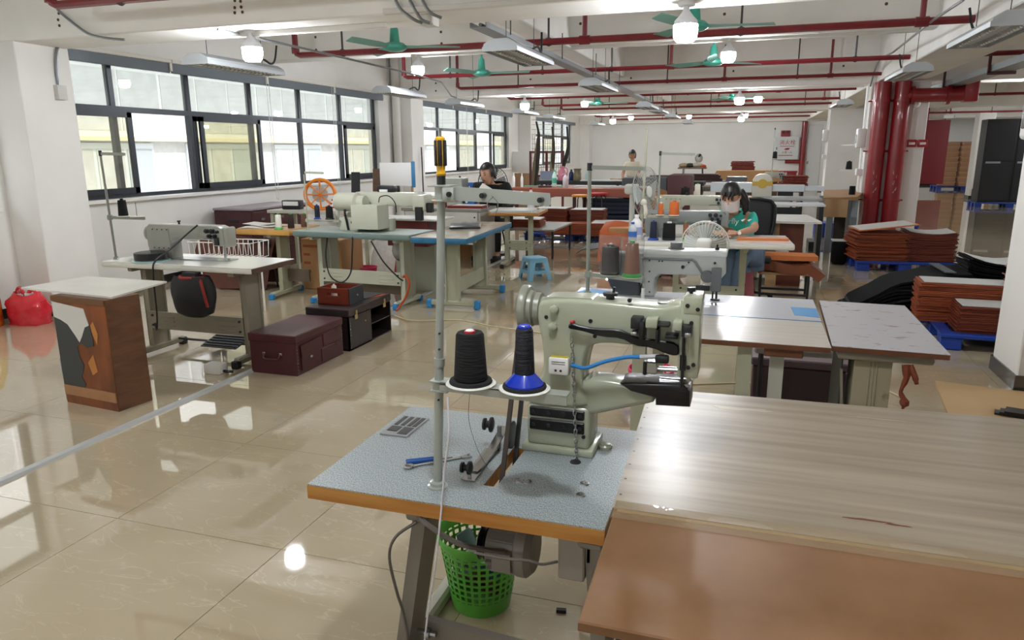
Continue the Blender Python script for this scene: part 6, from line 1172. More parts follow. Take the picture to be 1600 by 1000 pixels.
# ================================================================== THIRD ROW STATION
H3 = 0.79
t3 = sew_table('sewing_table', 'long white sewing table where the woman in teal works', 'table', (-0.33, 6.97, 0), math.radians(4), 1.4, 0.72, WLAM, mat('cream_edge', '#d9d8cd', 0.35), 0.05, H3, 0.4, ENAM)
treadle(t3, 0.1, 0.3)
flat_machine('sewing_machine', 'grey sewing machine in front of the woman in teal', (-0.58, 7.02, H3 + 0.0015), math.radians(4), 0.74, 0.25, 0.06, mat('slate_machine', '#7e8280', 0.35))
STC = mat('stand_cream', '#a9a895', 0.4)
p = gz(1018, 388, H3); thread_stand('cream thread stand with cloth knot left of the woman in teal', (-0.94, 6.72, H3), at(1018, 180, 6.74).z - H3 - 0.12, 0, 0, at(1030, 338, 6.74).z - H3, 0.05, 0.32, [(0.16, 0.04), (0.28, 0.05)], STC, 0.01, (0.02, 0))
zz = at(1030, 338, 6.74).z + 0.0165
b3 = Vector((-0.94 + 0.02 * (zz - H3) / 0.8, 6.74, 0))
cone('thread_cone', 'slim orange thread cone on the stand left of the woman in teal', (b3.x + 0.16, b3.y + 0.008, zz), THREADO, 0.025, 0.022, 0.1, group='cones of thread', core=WHT)
cone('thread_cone', 'wide orange thread cone on the stand left of the woman in teal', (b3.x + 0.28, b3.y + 0.014, zz), THREADO, 0.046, 0.044, 0.115, group='cones of thread')
t = thing('cloth_knot', 'pale cloth knotted around the cream thread stand', 'cloth', (-0.926, 6.71, at(1018, 320, 6.74).z)); MB().ball((0, 0, 0.02), (0.03, 0.03, 0.035), 10, 8).tube([(0.01, -0.02, 0.0), (0.025, -0.025, -0.06), (0.02, -0.02, -0.12)], [0.018, 0.022, 0.012], 7, smooth=3).build('knot', mat('pale_cloth', '#cfcabb', 0.8), t); MB().cyl((0, 0, -0.01), (0, 0, 0.012), 0.022, n=10).build('black_band', BLK, t)
cone('thread_cone', 'navy thread cone on a blue base on the table in front of the woman', (-0.83, 6.72, H3 + 0.001), THREADN, 0.034, 0.028, 0.15, mat('blue_spool', '#27459a', 0.4), 0.05, 'cones of thread')
cone('thread_cone', 'fat black thread cone on the table in front of the woman', (-0.69, 6.74, H3 + 0.001), THREADK, 0.06, 0.055, 0.14, BLK, 0.06, 'cones of thread', core=WHT)
cone('thread_cone', 'brown thread cone on a green base on the table beside the desk fan', (-0.54, 6.74, H3 + 0.001), mat('tan_brown_thread', '#85543b', 0.7), 0.026, 0.02, 0.15, GRNP, 0.042, 'cones of thread')
thread_stand('slim grey thread stand with a bent arm behind the woman station', (-0.86, 7.28, H3), at(1048, 238, 7.28).z - H3, -0.05, 0.33, 0, 0, 0, [], mat('stand_sage', '#9aa196', 0.35), 0.009)
o = MB().prism([(-0.12, -0.07), (0.33, -0.05), (0.33, 0.06), (-0.1, 0.07)], 0, 0.02, 'z').build('leather_piece', mat('bright_orange_leather', '#c9743a', 0.45)); move(o, (0.02, 6.95, H3 + 0.0008), 0.05); tag(o, 'orange leather strip under the hands of the woman in teal', 'leather')
# bottles
def bottle(label, loc, r, h, m, capm, lab=None, group='bottles', neck=0.35):
    t = thing('bottle', label, 'bottle', loc, 0, group)
    MB().lathe([(r * 0.92, 0), (r, 0.01), (r, h * 0.62), (r * 0.85, h * 0.72), (r * neck, h * 0.86), (r * neck, h * 0.92)], 16).build('body', m, t); MB().lathe([(r * neck * 1.15, h * 0.91), (r * neck * 1.15, h), (0, h)], 12).build('cap', capm, t)
    if lab: MB().lathe([(r * 1.01, h * 0.22), (r * 1.01, h * 0.52)], 16, close=False).build('label', lab, t)
    return t
PETC = mat('clear_pet', '#dfe6ea', 0.08, alpha=0.5); WHB = mat('milk_white', '#e6e4e6', 0.3); BCAP = mat('blue_cap', '#2457b3', 0.4)
bottle('white milk bottle with a printed label left of the stand', (-0.98, 6.68, H3 + 0.0008), 0.055, 0.23, WHB, WHT, mat('bottle_label', '#aab0d4', 0.5), neck=0.36)
bottle('clear water bottle with a blue cap next to the white bottle', (-1.0, 6.58, H3 + 0.0008), 0.04, 0.17, PETC, BCAP, mat('blue_water_label', '#3e6fc0', 0.5))
# fans
def fan_head(t, c, R, M, guardm, hubm, n=36, big=False):
    g = MB()
    for k in range(n):
        a = 2 * PI * k / n
        g.tube([M @ Vector((R * 0.22 * math.cos(a), R * 0.22 * math.sin(a), 0.045)), M @ Vector((R * 0.7 * math.cos(a), R * 0.7 * math.sin(a), 0.04)), M @ Vector((R * math.cos(a), R * math.sin(a), 0.0)), M @ Vector((R * 0.8 * math.cos(a), R * 0.8 * math.sin(a), -0.05)), M @ Vector((R * 0.25 * math.cos(a), R * 0.25 * math.sin(a), -0.06))], 0.0016, 4, caps=False)
    o = g.build('grille_wires', guardm, t); o['kind'] = 'stuff'
    for r in (R, R * 0.9, R * 0.8, R * 0.68, R * 0.56, R * 0.44, R * 0.32): MB().tube([M @ Vector((r * math.cos(k * PI / 16), r * math.sin(k * PI / 16), 0.0 if r == R else 0.041)) for k in range(32)], 0.006 if r == R else 0.0025, 6, closed=True).build('grille_ring', guardm, t)
    MB().lathe([(R * 0.22, 0.045), (R * 0.2, 0.055), (0, 0.06)], 18, M=M).build('front_badge', hubm, t)
    for k in range(4):
        a = k * PI / 2
        def bl_(u, v, a=a):
            r = R * (0.15 + 0.75 * u); w_ = a + (v - 0.5) * (1.15 - 0.25 * u); return M @ Vector((r * math.cos(w_), r * math.sin(w_), -0.012 + (v - 0.5) * 0.05))
        MB().sheet(bl_, 5, 4, 0.002).build('blade', mat('fan_blade', '#cfd6d3', 0.2, alpha=0.75), t)
FANW = mat('fan_white', '#dcdcd6', 0.4)
c = at(1101, 382, 6.25)
t = thing('floor_fan', 'white floor fan with a round grille turned away before the woman in teal', 'fan', (c.x, c.y, 0))
M = Matrix.Translation((0, 0.03, c.z)) @ Matrix.Rotation(PI / 2 + 0.15, 4, 'X') @ Matrix.Rotation(PI, 4, 'X')
fan_head(t, None, 0.195, M, FANW, FANW, 40)
MB().rb(-0.06, 0.06, -0.14, -0.02, c.z - 0.06, c.z + 0.06, 0.025, 3).build('motor_housing', FANW, t)
MB().cyl((0, -0.06, 0.03), (0, -0.06, c.z - 0.04), 0.014, n=10).build('pole', FANW, t); MB().lathe([(0.17, 0), (0.17, 0.015), (0.03, 0.035), (0.025, 0.05)], 24, M=Matrix.Translation((0, -0.06, 0))).build('base', FANW, t)
c = at(1003, 300, 9.4)
t = thing('pedestal_fan', 'white pedestal fan seen from the side in the middle aisle', 'fan', (c.x, c.y, 0))
M = Matrix.Translation((0.05, 0, c.z)) @ Matrix.Rotation(PI / 2 - 0.1, 4, 'Y') @ Matrix.Rotation(0.35, 4, 'X')
fan_head(t, None, 0.34, M, mat('fan_grey_wire', '#b7b7b2', 0.4), FANW, 40)
MB().rb(-0.22, -0.04, -0.06, 0.06, c.z - 0.03, c.z + 0.1, 0.035, 3).build('motor_housing', FANW, t); MB().cyl((-0.12, 0, 0.03), (-0.12, 0, c.z - 0.02), 0.035, n=12).build('pole', FANW, t); MB().lathe([(0.22, 0), (0.22, 0.02), (0.05, 0.05)], 24, M=Matrix.Translation((-0.12, 0, 0))).build('base', FANW, t)
# leather draped box in the aisle
ORL = mat('orange_leather', '#b5582b', 0.5, var=0.12, scale=3); 
t = thing('leather_crate', 'crate covered with orange leather in the middle aisle', 'crate', (at(985, 370, 9.9).x, 9.9, 0), 0.0)
MB().bx(-0.28, 0.28, -0.12, 0.3, 0, 0.56).build('crate', CARD, t)
MB().sheet(lambda u, v: (-0.4 + u * 0.74, (0.3 - v * 0.75) if v < 0.6 else (-0.15 - (v - 0.6) * 0.3), (0.6 - 0.18 * v + 0.02 * math.sin(u * 7 + v * 3)) if v < 0.6 else max(0.06, 0.49 - (v - 0.6) * 0.95 + 0.02 * math.sin(u * 9))), 14, 16, 0.006).build('leather_cover', ORL, t)
o = MB().sheet(lambda u, v: (gz(930, 402).x - 0.3 + u * 0.6, gz(930, 402).y + v * 0.3, 0.05 + 0.16 * math.sin(PI * u) * (0.6 + 0.4 * v) + 0.02 * math.sin(u * 11)), 12, 6, 0.01).build('black_leather', mat('black_hide', '#161618', 0.5)); tag(o, 'crumpled black leather on the floor beside the orange crate', 'leather')
# bench with orange leather, right of the woman
p = gz(1225, 462); t = thing('small_bench', 'low steel framed bench carrying orange leather beside the woman in teal', 'bench', (0.4, 8.3, 0)); hb = at(1225, 424, 8.2).z
MB().rb(-0.26, 0.26, -0.18, 0.2, hb - 0.03, hb, 0.005, 1).build('seat_board', WD, t)
for i in (-0.24, 0.24):
    for j in (-0.16, 0.18): MB().bx(i - 0.012, i + 0.012, j - 0.012, j + 0.012, 0, hb - 0.03).build('leg', DSTEEL, t)
MB().bx(-0.24, 0.24, -0.168, -0.152, 0.06, 0.085).bx(-0.24, 0.24, 0.172, 0.188, 0.06, 0.085).build('stretcher', DSTEEL, t)
LBR = mat('rust_brown_leather', '#7d4429', 0.5, var=0.1, scale=3); LBO = mat('bright_orange_leather', '#c9743a', 0.45)
o = MB().sheet(lambda u, v: (0.08 + u * 0.72, 8.1 + v * 0.36, hb + 0.1 + 0.02 * math.sin(u * 8 + v) - (0.2 * max(0, u - 0.78) * 3) - 0.1 * max(0, 0.12 - u) * 3), 18, 5, 0.1).build('leather_heap', LBR); tag(o, 'heap of rust brown leather on the low bench', 'leather')
o = MB().prism([(0.1, 8.14), (0.72, 8.16), (0.7, 8.44), (0.12, 8.46)], hb + 0.125, hb + 0.175, 'z').build('leather_bundle', LBO); tag(o, 'flat bundle of bright orange leather on top of the bench heap', 'leather')
# white topped cabinet behind the woman
t = thing('work_cabinet', 'white topped cabinet with a torn brown side behind the woman in teal', 'cabinet', (0.2, 9.45, 0))
MB().prism([(-0.3, -0.45), (0.42, -0.5), (0.6, -0.45), (0.5, 0.5), (-0.3, 0.5)], 0.755, 0.78, 'z').build('top', WLAM, t); MB().bx(0.15, 0.42, -0.36, 0.3, 0, 0.755).build('side_box', mat('mahogany', '#5f2e1c', 0.45, var=0.1, scale=5), t); MB().bx(0.03, 0.15, -0.365, -0.3, 0, 0.755).build('plywood_edge', WD, t)
MB().prism([(0.12, 0.15), (0.26, 0.18), (0.28, 0.4), (0.24, 0.47), (0.13, 0.5)], -0.372, -0.362).build('torn_paper', WHT, t)
MB().sheet(lambda u, v: (-0.28 + u * 0.38, -0.4 + 0.05 * math.sin(u * 12), 0.75 - v * 0.45), 16, 6, 0.006).build('grey_curtain', mat('grey_curtain', '#7c7a78', 0.8), t)
for i in (-0.27,): MB().bx(i - 0.02, i + 0.02, -0.4, 0.4, 0, 0.755).build('leg_panel', ENAM, t)
# office chair back
c = at(1172, 345, 8.35); t = thing('office_chair', 'black mesh office chair behind the woman in teal', 'chair', (c.x, 8.4, 0))
MB().rb(-0.24, 0.24, -0.04, 0.04, 0.66, 1.06, 0.04, 3).build('backrest', mat('black_mesh', '#232327', 0.7), t); MB().tube([(-0.22, -0.05, 0.64), (-0.25, -0.05, 0.85), (-0.2, -0.05, 1.05), (0.2, -0.05, 1.05), (0.25, -0.05, 0.85), (0.22, -0.05, 0.64)], 0.018, 8, smooth=3).build('back_frame', BLK, t)
MB().rb(-0.24, 0.24, -0.4, 0.05, 0.42, 0.48, 0.02, 2).build('seat', BLK, t); MB().cyl((0, -0.17, 0.06), (0, -0.17, 0.42), 0.03, n=10).build('gas_lift', DSTEEL, t)
for k in range(5): a = k * 2 * PI / 5; MB().bar((0, -0.17, 0.08), (0.26 * math.cos(a), -0.17 + 0.26 * math.sin(a), 0.05), 0.04, 0.025).ball((0.26 * math.cos(a), -0.17 + 0.26 * math.sin(a), 0.03), 0.03, 8, 6).build('leg', BLK, t)

q = gz(1044, 428); t = thing('plastic_basin', 'dark red basin on the floor under the table of the woman in teal', 'basin', (q.x, q.y, 0)); DRB = mat('dark_red_basin', '#8c1c26', 0.4)
MB().lathe([(0.13, 0.0), (0.19, 0.12), (0.2, 0.125), (0.2, 0.135), (0.18, 0.13), (0.125, 0.01), (0, 0.01)], 24, close=False).build('bowl', DRB, t); MB().ball((0, 0, 0.05), (0.14, 0.13, 0.06), 12, 8).build('scrap_fill', mat('brown_scraps', '#4a211a', 0.8, bump=0.6, bscale=20), t)
# ================================================================== STACKS, BACK OF THE ROOM
rs = random.Random(5)
def stack(label, loc, rz, w_, d_, h_, m, topm=None, n=None, jit=0.012, group='stacks of leather sheets', bend=0.0, cat='leather stack'):
    t = thing('leather_stack', label, cat, loc, rz, group); n = n or max(4, int(h_ / 0.014)); th = h_ / n; g = MB()
    for k in range(n):
        jx, jy, ja = rs.uniform(-jit, jit), rs.uniform(-jit, jit), rs.uniform(-0.03, 0.03); M = Matrix.Translation((jx, jy, k * th)) @ Matrix.Rotation(ja, 4, 'Z')
        if bend:
            g.sheet(lambda u, v, M=M, k=k: M @ Vector(((u - 0.5) * w_, (v - 0.5) * d_, th * 0.8 + bend * (k / n) * (2 * u - 1) ** 2)), 6, 1, th * 0.75)
        else: g.bx(-w_ / 2, w_ / 2, -d_ / 2, d_ / 2, 0, th * 0.8, M)
    o = g.build('sheets', m, t, ang=20); o['kind'] = 'stuff'
    if topm:
        if bend: MB().sheet(lambda u, v: ((u - 0.5) * w_ * 0.92, (v - 0.5) * d_ * 0.92, h_ + 0.004 + bend * (2 * u - 1) ** 2), 6, 1, 0.003).build('paper_top', topm, t)
        else: MB().bx(-w_ * 0.46, w_ * 0.46, -d_ * 0.46, d_ * 0.46, h_, h_ + 0.003).build('paper_top', topm, t)
    return t
PAP = mat('paper_grey_white', '#c9c9c6', 0.6); ORS = mat('orange_stack', '#9c4a22', 0.55, col2='#7a3417', scale=30, stretch=(0.2, 0.2, 3)); ORS2 = mat('brown_orange_stack', '#7e3418', 0.55, col2='#5f2410', scale=30, stretch=(0.2, 0.2, 3)); BKS = mat('black_stack', '#0b0c0e', 0.85, spec=0.15)
PBL = mat('pallet_blue', '#1c3f9e', 0.4)
def pallet(label, loc, rz, w_, d_, m=PBL):
    t = thing('plastic_pallet', label, 'pallet', loc, rz, 'blue plastic pallets')
    for s_ in (-1, 1): MB().rb(-w_ / 2, w_ / 2, s_ * (d_ / 2 - 0.06) - 0.06, s_ * (d_ / 2 - 0.06) + 0.06, 0.1, 0.135, 0.008, 1).build('deck_edge', m, t)
    nb = 7
    for k in range(nb): x = -w_ / 2 + 0.06 + k * (w_ - 0.12) / (nb - 1); MB().bx(x - 0.045, x + 0.045, -d_ / 2 + 0.02, d_ / 2 - 0.02, 0.112, 0.134).build('deck_slat', m, t)
    for i in (-1, 0, 1):
        for j in (-1, 0, 1): MB().rb(i * (w_ / 2 - 0.09) - 0.08, i * (w_ / 2 - 0.09) + 0.08, j * (d_ / 2 - 0.08) - 0.07, j * (d_ / 2 - 0.08) + 0.07, 0, 0.105, 0.01, 1).build('foot_block', m, t)
    return t
# right pallets
pallet('blue pallet under the orange leather stacks by the red risers', (1.95, 11.05, 0), 0.1, 1.2, 1.0)
stack('tall orange leather stack with a tilted white top sheet by the red risers', (1.66, 10.85, 0.1355), 0.15, 0.62, 0.6, 0.37, ORS, None, jit=0.03)
t = thing('paper_sheet', 'white orange-edged sheet lying tilted on the tall orange stack', 'paper', (1.72, 10.85, 0.53), 0.12); a = MB().sheet(lambda u, v: ((u - 0.5) * 0.72, (v - 0.5) * 0.62, 0.01 + 0.09 * u + 0.0 * v), 2, 2, 0.012).build('orange_backing', LBO, t); MB().sheet(lambda u, v: ((u - 0.5) * 0.68, (v - 0.5) * 0.55, 0.0115 + 0.09 * (0.03 + u * 0.94)), 2, 2, 0.001).build('paper_face', PAP, t)
stack('second orange leather stack with a curled white top beside the risers', (2.3, 10.95, 0.1355), -0.02, 0.58, 0.6, 0.36, ORS2, PAP, jit=0.018, bend=0.03)
t = thing('black_bundle', 'small black leather bundle leaning at the pallet by the risers', 'leather', (1.24, 11.1, 0)); MB().rb(-0.1, 0.1, -0.12, 0.12, 0.0, 0.33, 0.05, 3).build('bundle', BKS, t); MB().bx(-0.11, 0.1, -0.1, 0.1, 0.33, 0.345).build('paper_top', PAP, t)
pallet('blue pallet with orange stacks beside the near right pillar', (2.2, 7.0, 0), -0.04, 1.3, 1.15)
stack('orange leather stack at the front of the near pallet', (1.93, 6.68, 0.1355), -0.04, 0.52, 0.34, 0.22, ORS2, PAP, jit=0.014)
stack('taller orange leather stack with white tops behind the front one', (1.8, 7.05, 0.1355), -0.05, 0.7, 0.34, 0.34, ORS, PAP, jit=0.016)
stack('curled orange leather stack against the near right pillar', (2.38, 7.0, 0.1355), 0.1, 0.42, 0.5, 0.42, ORS, PAP, jit=0.012, bend=0.07)
stack('curled black leather stack with a white top behind the orange ones', (2.3, 7.9, 0.0), 0.0, 0.62, 0.5, 0.54, BKS, PAP, jit=0.02, bend=0.06)
t = thing('black_leather_pile', 'sagging pile of black leather covers on the floor left of the near pallet', 'leather', (1.42, 7.75, 0))
for k in range(9):
    MB().sheet(lambda u, v, k=k: (-0.5 + u * 0.95 + 0.012 * k, -0.3 + v * 0.62 + 0.01 * math.sin(k * 2.3), 0.03 + 0.04 * k + 0.16 * (u - 0.2) * (1 if u > 0.2 else 0) - (0.0 if u > 0.35 else (0.35 - u) * 0.08 * k) + 0.012 * math.sin(u * 8 + k)), 10, 3, 0.02).build('leather_cover', BKS if k % 3 else mat('dark_slate_leather', '#181a1e', 0.7, spec=0.25), t)
MB().prism([(0.33, -0.28), (0.42, -0.28), (0.4, 0.3), (0.31, 0.3)], 0.475, 0.485, 'z').build('stitched_band', mat('grey_band', '#4b4f55', 0.6), t)
# centre stacks
pallet('blue pallet under the leather stacks in the centre left', (-3.1, 13.3, 0), 0.05, 1.7, 1.2)
PL = 0.1355
stack('left brown leather stack on the centre pallet with a white top', (-3.5, 13.2, PL), 0, 0.62, 0.5, 0.42, ORS2, PAP); stack('right brown leather stack on the centre pallet with a white top', (-2.85, 13.3, PL), 0.05, 0.62, 0.5, 0.4, ORS2, PAP)
stack('wide orange leather stack in front on the centre pallet', (-3.1, 12.75, PL), 0.1, 0.8, 0.4, 0.2, ORS, None); stack('low orange leather stack with a big white top at the right of the centre pallet', (-2.3, 12.8, PL), 0.1, 0.75, 0.7, 0.22, ORS, PAP)
t = thing('low_table', 'low grey steel table with a paper covered stack near the blue stool', 'table', (-3.1, 11.0, 0), 0.0)
MB().rb(-0.45, 0.35, -0.6, 0.6, 0.42, 0.45, 0.005, 1).build('top', mat('grey_worn_top', '#8e8b85', 0.4, var=0.08), t)
for i in (-0.42, 0.32):
    for j in (-0.55, 0.55): MB().bx(i - 0.015, i + 0.015, j - 0.015, j + 0.015, 0, 0.42).build('leg', DSTEEL, t)
stack('small orange leather stack on the low steel table', (-3.3, 10.85, 0.4505), 0.1, 0.5, 0.5, 0.12, ORS, PAP)
# sage table + white desk station of the first woman
t7 = sew_table('sewing_table', 'sage legged table with wooden edge near the woman in black', 'table', (-3.1, 9.8, 0), math.radians(6), 0.7, 0.8, mat('film_covered_top', '#b9a78e', 0.12), WOODE, 0.05, 0.78, 0.18, ENAM, None, legs=(-1, 1), cw=0.06)
o = MB().prism([(-0.3, -0.3), (0.3, -0.32), (0.28, 0.25), (-0.28, 0.28)], 0, 0.02, 'z').build('paper_board', PAP); move(o, (-3.15, 9.75, 0.7805), 0.1); tag(o, 'white paper covered board on the sage legged table', 'board')
t = thing('work_desk', 'white panelled work desk of the woman in black', 'desk', (-4.12, 9.72, 0))
MB().rb(-0.62, 0.6, -0.34, 0.32, 0.775, 0.82, 0.006, 1).build('desktop', mat('grey_desktop', '#8f8e86', 0.35), t); MB().bx(-0.56, 0.54, -0.32, -0.3, 0.32, 0.775).build('modesty_panel', mat('panel_white', '#d8d8d2', 0.4), t)
for i in (-0.575, 0.56): MB().bx(i - 0.015, i + 0.015, -0.3, 0.3, 0.06, 0.775).build('side_panel', mat('panel_grey', '#b4b3ad', 0.4), t)
for i in (-0.575, 0.56):
    for j in (-0.25, 0.25): MB().cyl((i, j, 0), (i, j, 0.06), 0.03, n=8).build('caster', BLK, t)
MB().cyl((-0.55, -0.33, 0.7), (-0.55, -0.318, 0.7), 0.012, n=8).build('panel_screw', BLK, t); MB().cyl((0.5, -0.33, 0.7), (0.5, -0.318, 0.7), 0.012, n=8).build('panel_screw', BLK, t)
t = thing('machine_box', 'grey metal control box on the desk of the woman in black', 'control box', (-4.15, 9.95, 0.8205)); MB().rb(-0.19, 0.17, -0.12, 0.15, 0, 0.4, 0.008, 1).build('case', mat('box_grey_green', '#b3b8b0', 0.4), t); MB().cyl((0.1, 0.0, 0.4), (0.1, 0, 0.425), 0.015, n=8).build('knob', BLK, t); MB().rb(0.17, 0.178, -0.1, 0.13, 0.02, 0.38, 0.003, 1).build('side_plate', mat('box_side', '#8f948d', 0.4), t)
t = thing('blue_box', 'small blue box with dials beside the grey control box', 'box', (-3.86, 9.9, 0.8205)); MB().rb(-0.07, 0.07, -0.06, 0.06, 0, 0.2, 0.006, 1).build('case', mat('sky_blue_box', '#2a6cb4', 0.4), t); MB().cyl((-0.05, -0.066, 0.12), (-0.05, -0.058, 0.12), 0.02, n=10).build('dial', BLK, t); MB().cyl((-0.05, -0.066, 0.06), (-0.05, -0.058, 0.06), 0.018, n=10).build('dial', WHT, t)
t = thing('red_folder', 'flat dark red folder stack on the desk of the woman in black', 'folder', (-3.78, 9.58, 0.8205), 0.03)
for k in range(3): MB().rb(-0.26, 0.26, -0.16, 0.16, k * 0.012, k * 0.012 + 0.01, 0.002, 1).build('folder', mat('dark_red_folder', '#8a2724', 0.5), t)
MB().bx(-0.2, 0.24, -0.14, 0.14, 0.0355, 0.038).build('paper_top', PAP, t)
t = thing('red_box', 'small red box on the desk left of the red folders', 'box', (-4.15, 9.5, 0.8205)); MB().rb(-0.06, 0.06, -0.04, 0.04, 0, 0.07, 0.005, 1).build('case', mat('dark_red_folder', '#8a2724', 0.5), t); MB().rb(-0.062, 0.062, -0.042, 0.042, 0.06, 0.075, 0.003, 1).build('lid', R2, t)
o = MB().rb(-0.15, 0.15, -0.03, 0.03, 0, 0.03, 0.01, 2).build('dark_pad', BLK); move(o, (-4.5, 9.6, 0.8205), 0); tag(o, 'dark pad on the left end of the desk', 'pad')
bottle('white bottle with a red cap on the sage legged table', (-3.0, 10.05, 0.781), 0.05, 0.3, WHB, R2, mat('blue_water_label', '#3e6fc0', 0.5))
t = thing('black_fan', 'black wall fan ring behind the head of the woman in black', 'fan', (*at(770, 285, 10.75).xy, 0)); zf = at(775, 285, 10.7).z
M = Matrix.Translation((0, 0, zf)) @ Matrix.Rotation(PI / 2, 4, 'X'); fan_head(t, None, 0.24, M, BLK, BLK, 28)
MB().cyl((0, 0.04, 0.03), (0, 0.04, zf - 0.1), 0.018, n=8).build('pole', BLK, t); MB().lathe([(0.2, 0), (0.2, 0.02), (0.03, 0.04)], 20, M=Matrix.Translation((0, 0.04, 0))).build('base', BLK, t)
o = MB().rb(-0.3, 0.3, -0.01, 0.01, 0, 0.62, 0.02, 2).build('whiteboard', WHT); q = at(815, 264, 21.5); o.location = (q.x, 21.5, q.z - 0.1); tag(o, 'white board panel standing above a brown board by the third pillar', 'board')
t = thing('brown_panel', 'brown wooden board leaning by the third pillar', 'board', (at(812, 280, 21.3).x + 0.2, 21.3, 0), 0.0); MB().rb(-0.36, 0.3, -0.02, 0.02, 0, q.z - 0.12, 0.005, 1).build('board', mat('tan_board', '#a98462', 0.6), t); MB().bx(0.2, 0.42, 0.03, 0.06, 0.0, q.z - 0.2).build('second_board', mat('dark_tan_board', '#87664c', 0.6), t)
# mesh rack
RF = mat('maroon_frame', '#5e1f24', 0.5)
a_, b_ = at(829, 236, 20.5), at(880, 236, 20.5)
t = thing('drying_rack', 'maroon framed mesh rack with hanging straps at the farthest window', 'rack', (0, 0, 0)); zr = at(829, 236, 20.5).z
for x in (a_.x, (a_.x + b_.x) / 2, b_.x): MB().bx(x - 0.03, x + 0.03, 20.47, 20.53, 0, zr).build('post', RF, t)
for z in (zr - 0.03, zr - 0.7, 0.5): MB().bx(a_.x, b_.x, 20.48, 20.52, z - 0.025, z + 0.025).build('rail', RF, t)
g = MB()
for k in range(15): x = a_.x + (k + 0.5) * (b_.x - a_.x) / 15; g.cyl((x, 20.6, 0.8), (x, 20.6, zr + 0.45), 0.006, n=4)
for k in range(16): z = 0.85 + k * 0.1 * (zr - 0.1) / 1.0 * 0.9; g.cyl((a_.x, 20.61, z), (b_.x, 20.61, z), 0.005, n=4)
o = g.build('wire_mesh', mat('mesh_wire', '#8f8a7c', 0.5), t); o['kind'] = 'stuff'
for px0, py0, px1, py1, px2, py2, m in ((838, 190, 842, 220, 836, 300, '#2a241c'), (863, 198, 865, 230, 863, 270, '#3a3325'), (886, 198, 888, 230, 880, 262, '#1d1c1a'), (840, 215, 836, 250, 832, 292, '#6a5c46'), (862, 240, 862, 262, 864, 282, '#85765a')):
    MB().tube([at(px0, py0, 20.4), at(px1, py1, 20.38), at(px2, py2, 20.4)], [0.03, 0.045, 0.06, 0.05], 6, smooth=4).build('hanging_strap', mat('strap_' + m, m, 0.7), t)
# red leather covered table
RLE = mat('brick_red_leather', '#94503c', 0.5, var=0.05, scale=2)
t = thing('cutting_table', 'long cutting table covered in brick red leather', 'table', (-3.5, 14.95, 0), math.radians(-2)); HT = 0.85
MB().rb(-1.25, 1.5, -0.5, 0.55, HT - 0.03, HT, 0.01, 2).build('top', RLE, t); MB().rb(-1.26, 1.5, -0.52, -0.49, HT - 0.17, HT - 0.002, 0.008, 1).build('leather_drape', RLE, t); MB().prism([(-1.26, HT - 0.01), (-1.4, HT - 0.12), (-1.3, HT - 0.3), (-1.26, HT - 0.15)], -0.5, -0.47).build('corner_fold', mat('leather_back', '#b98d82', 0.7), t)
for i in (-1.15, 0.1, 1.4):
    for j in (-0.4, 0.45): MB().bx(i - 0.03, i + 0.03, j - 0.03, j + 0.03, 0, HT - 0.03).build('leg', RF, t)
MB().bx(-1.2, 1.4, -0.1, 0.1, 0.2, 0.23).build('lower_shelf', mat('grey_shelf', '#9b9a96', 0.5), t)
o = MB().bx(-0.5, 0.5, -0.2, 0.2, 0, 0.008).build('cutting_mat', mat('green_mat', '#5a9080', 0.6)); move(o, (-4.2, 15.1, HT + 0.0005), 0.1); tag(o, 'green cutting mat on the brick red table', 'mat')
o = MB().bx(-0.9, 0.6, -0.12, 0.12, 0, 0.03).build('paper_roll_sheet', PAP); move(o, (-2.6, 14.9, HT + 0.0005), -0.03); tag(o, 'long white paper sheet on the brick red table', 'paper')
o = MB().rb(-0.14, 0.14, -0.05, 0.05, 0, 0.03, 0.01, 2).build('black_cloth', BLK); move(o, (-4.05, 14.6, HT + 0.009), 0.1); tag(o, 'small black cloth on the green cutting mat', 'cloth')
bottle('green and white bottle on the brick red table', (-3.92, 14.85, HT + 0.009), 0.05, 0.34, mat('mint_white', '#cfe6dd', 0.3), mat('mint_cap', '#3fa98a', 0.4), mat('mint_label', '#48b294', 0.5))
t = bottle('white spray bottle on the brick red table', (-3.62, 14.62, HT + 0.0005), 0.06, 0.3, mat('frosted_white', '#cfc9cf', 0.3), mat('pink_trigger', '#c99aa4', 0.4)); MB().bar((0.02, 0, 0.29), (-0.1, 0, 0.26), 0.03, 0.025).build('trigger', mat('pink_trigger', '#c99aa4', 0.4), t)
for k, (x, lb) in enumerate(((-4.78, 'left'), (-4.6, 'right'))): bottle(lb + ' white tube standing at the left end of the red table', (x, 14.75, HT + 0.0005), 0.03, 0.28, WHT, WHT)
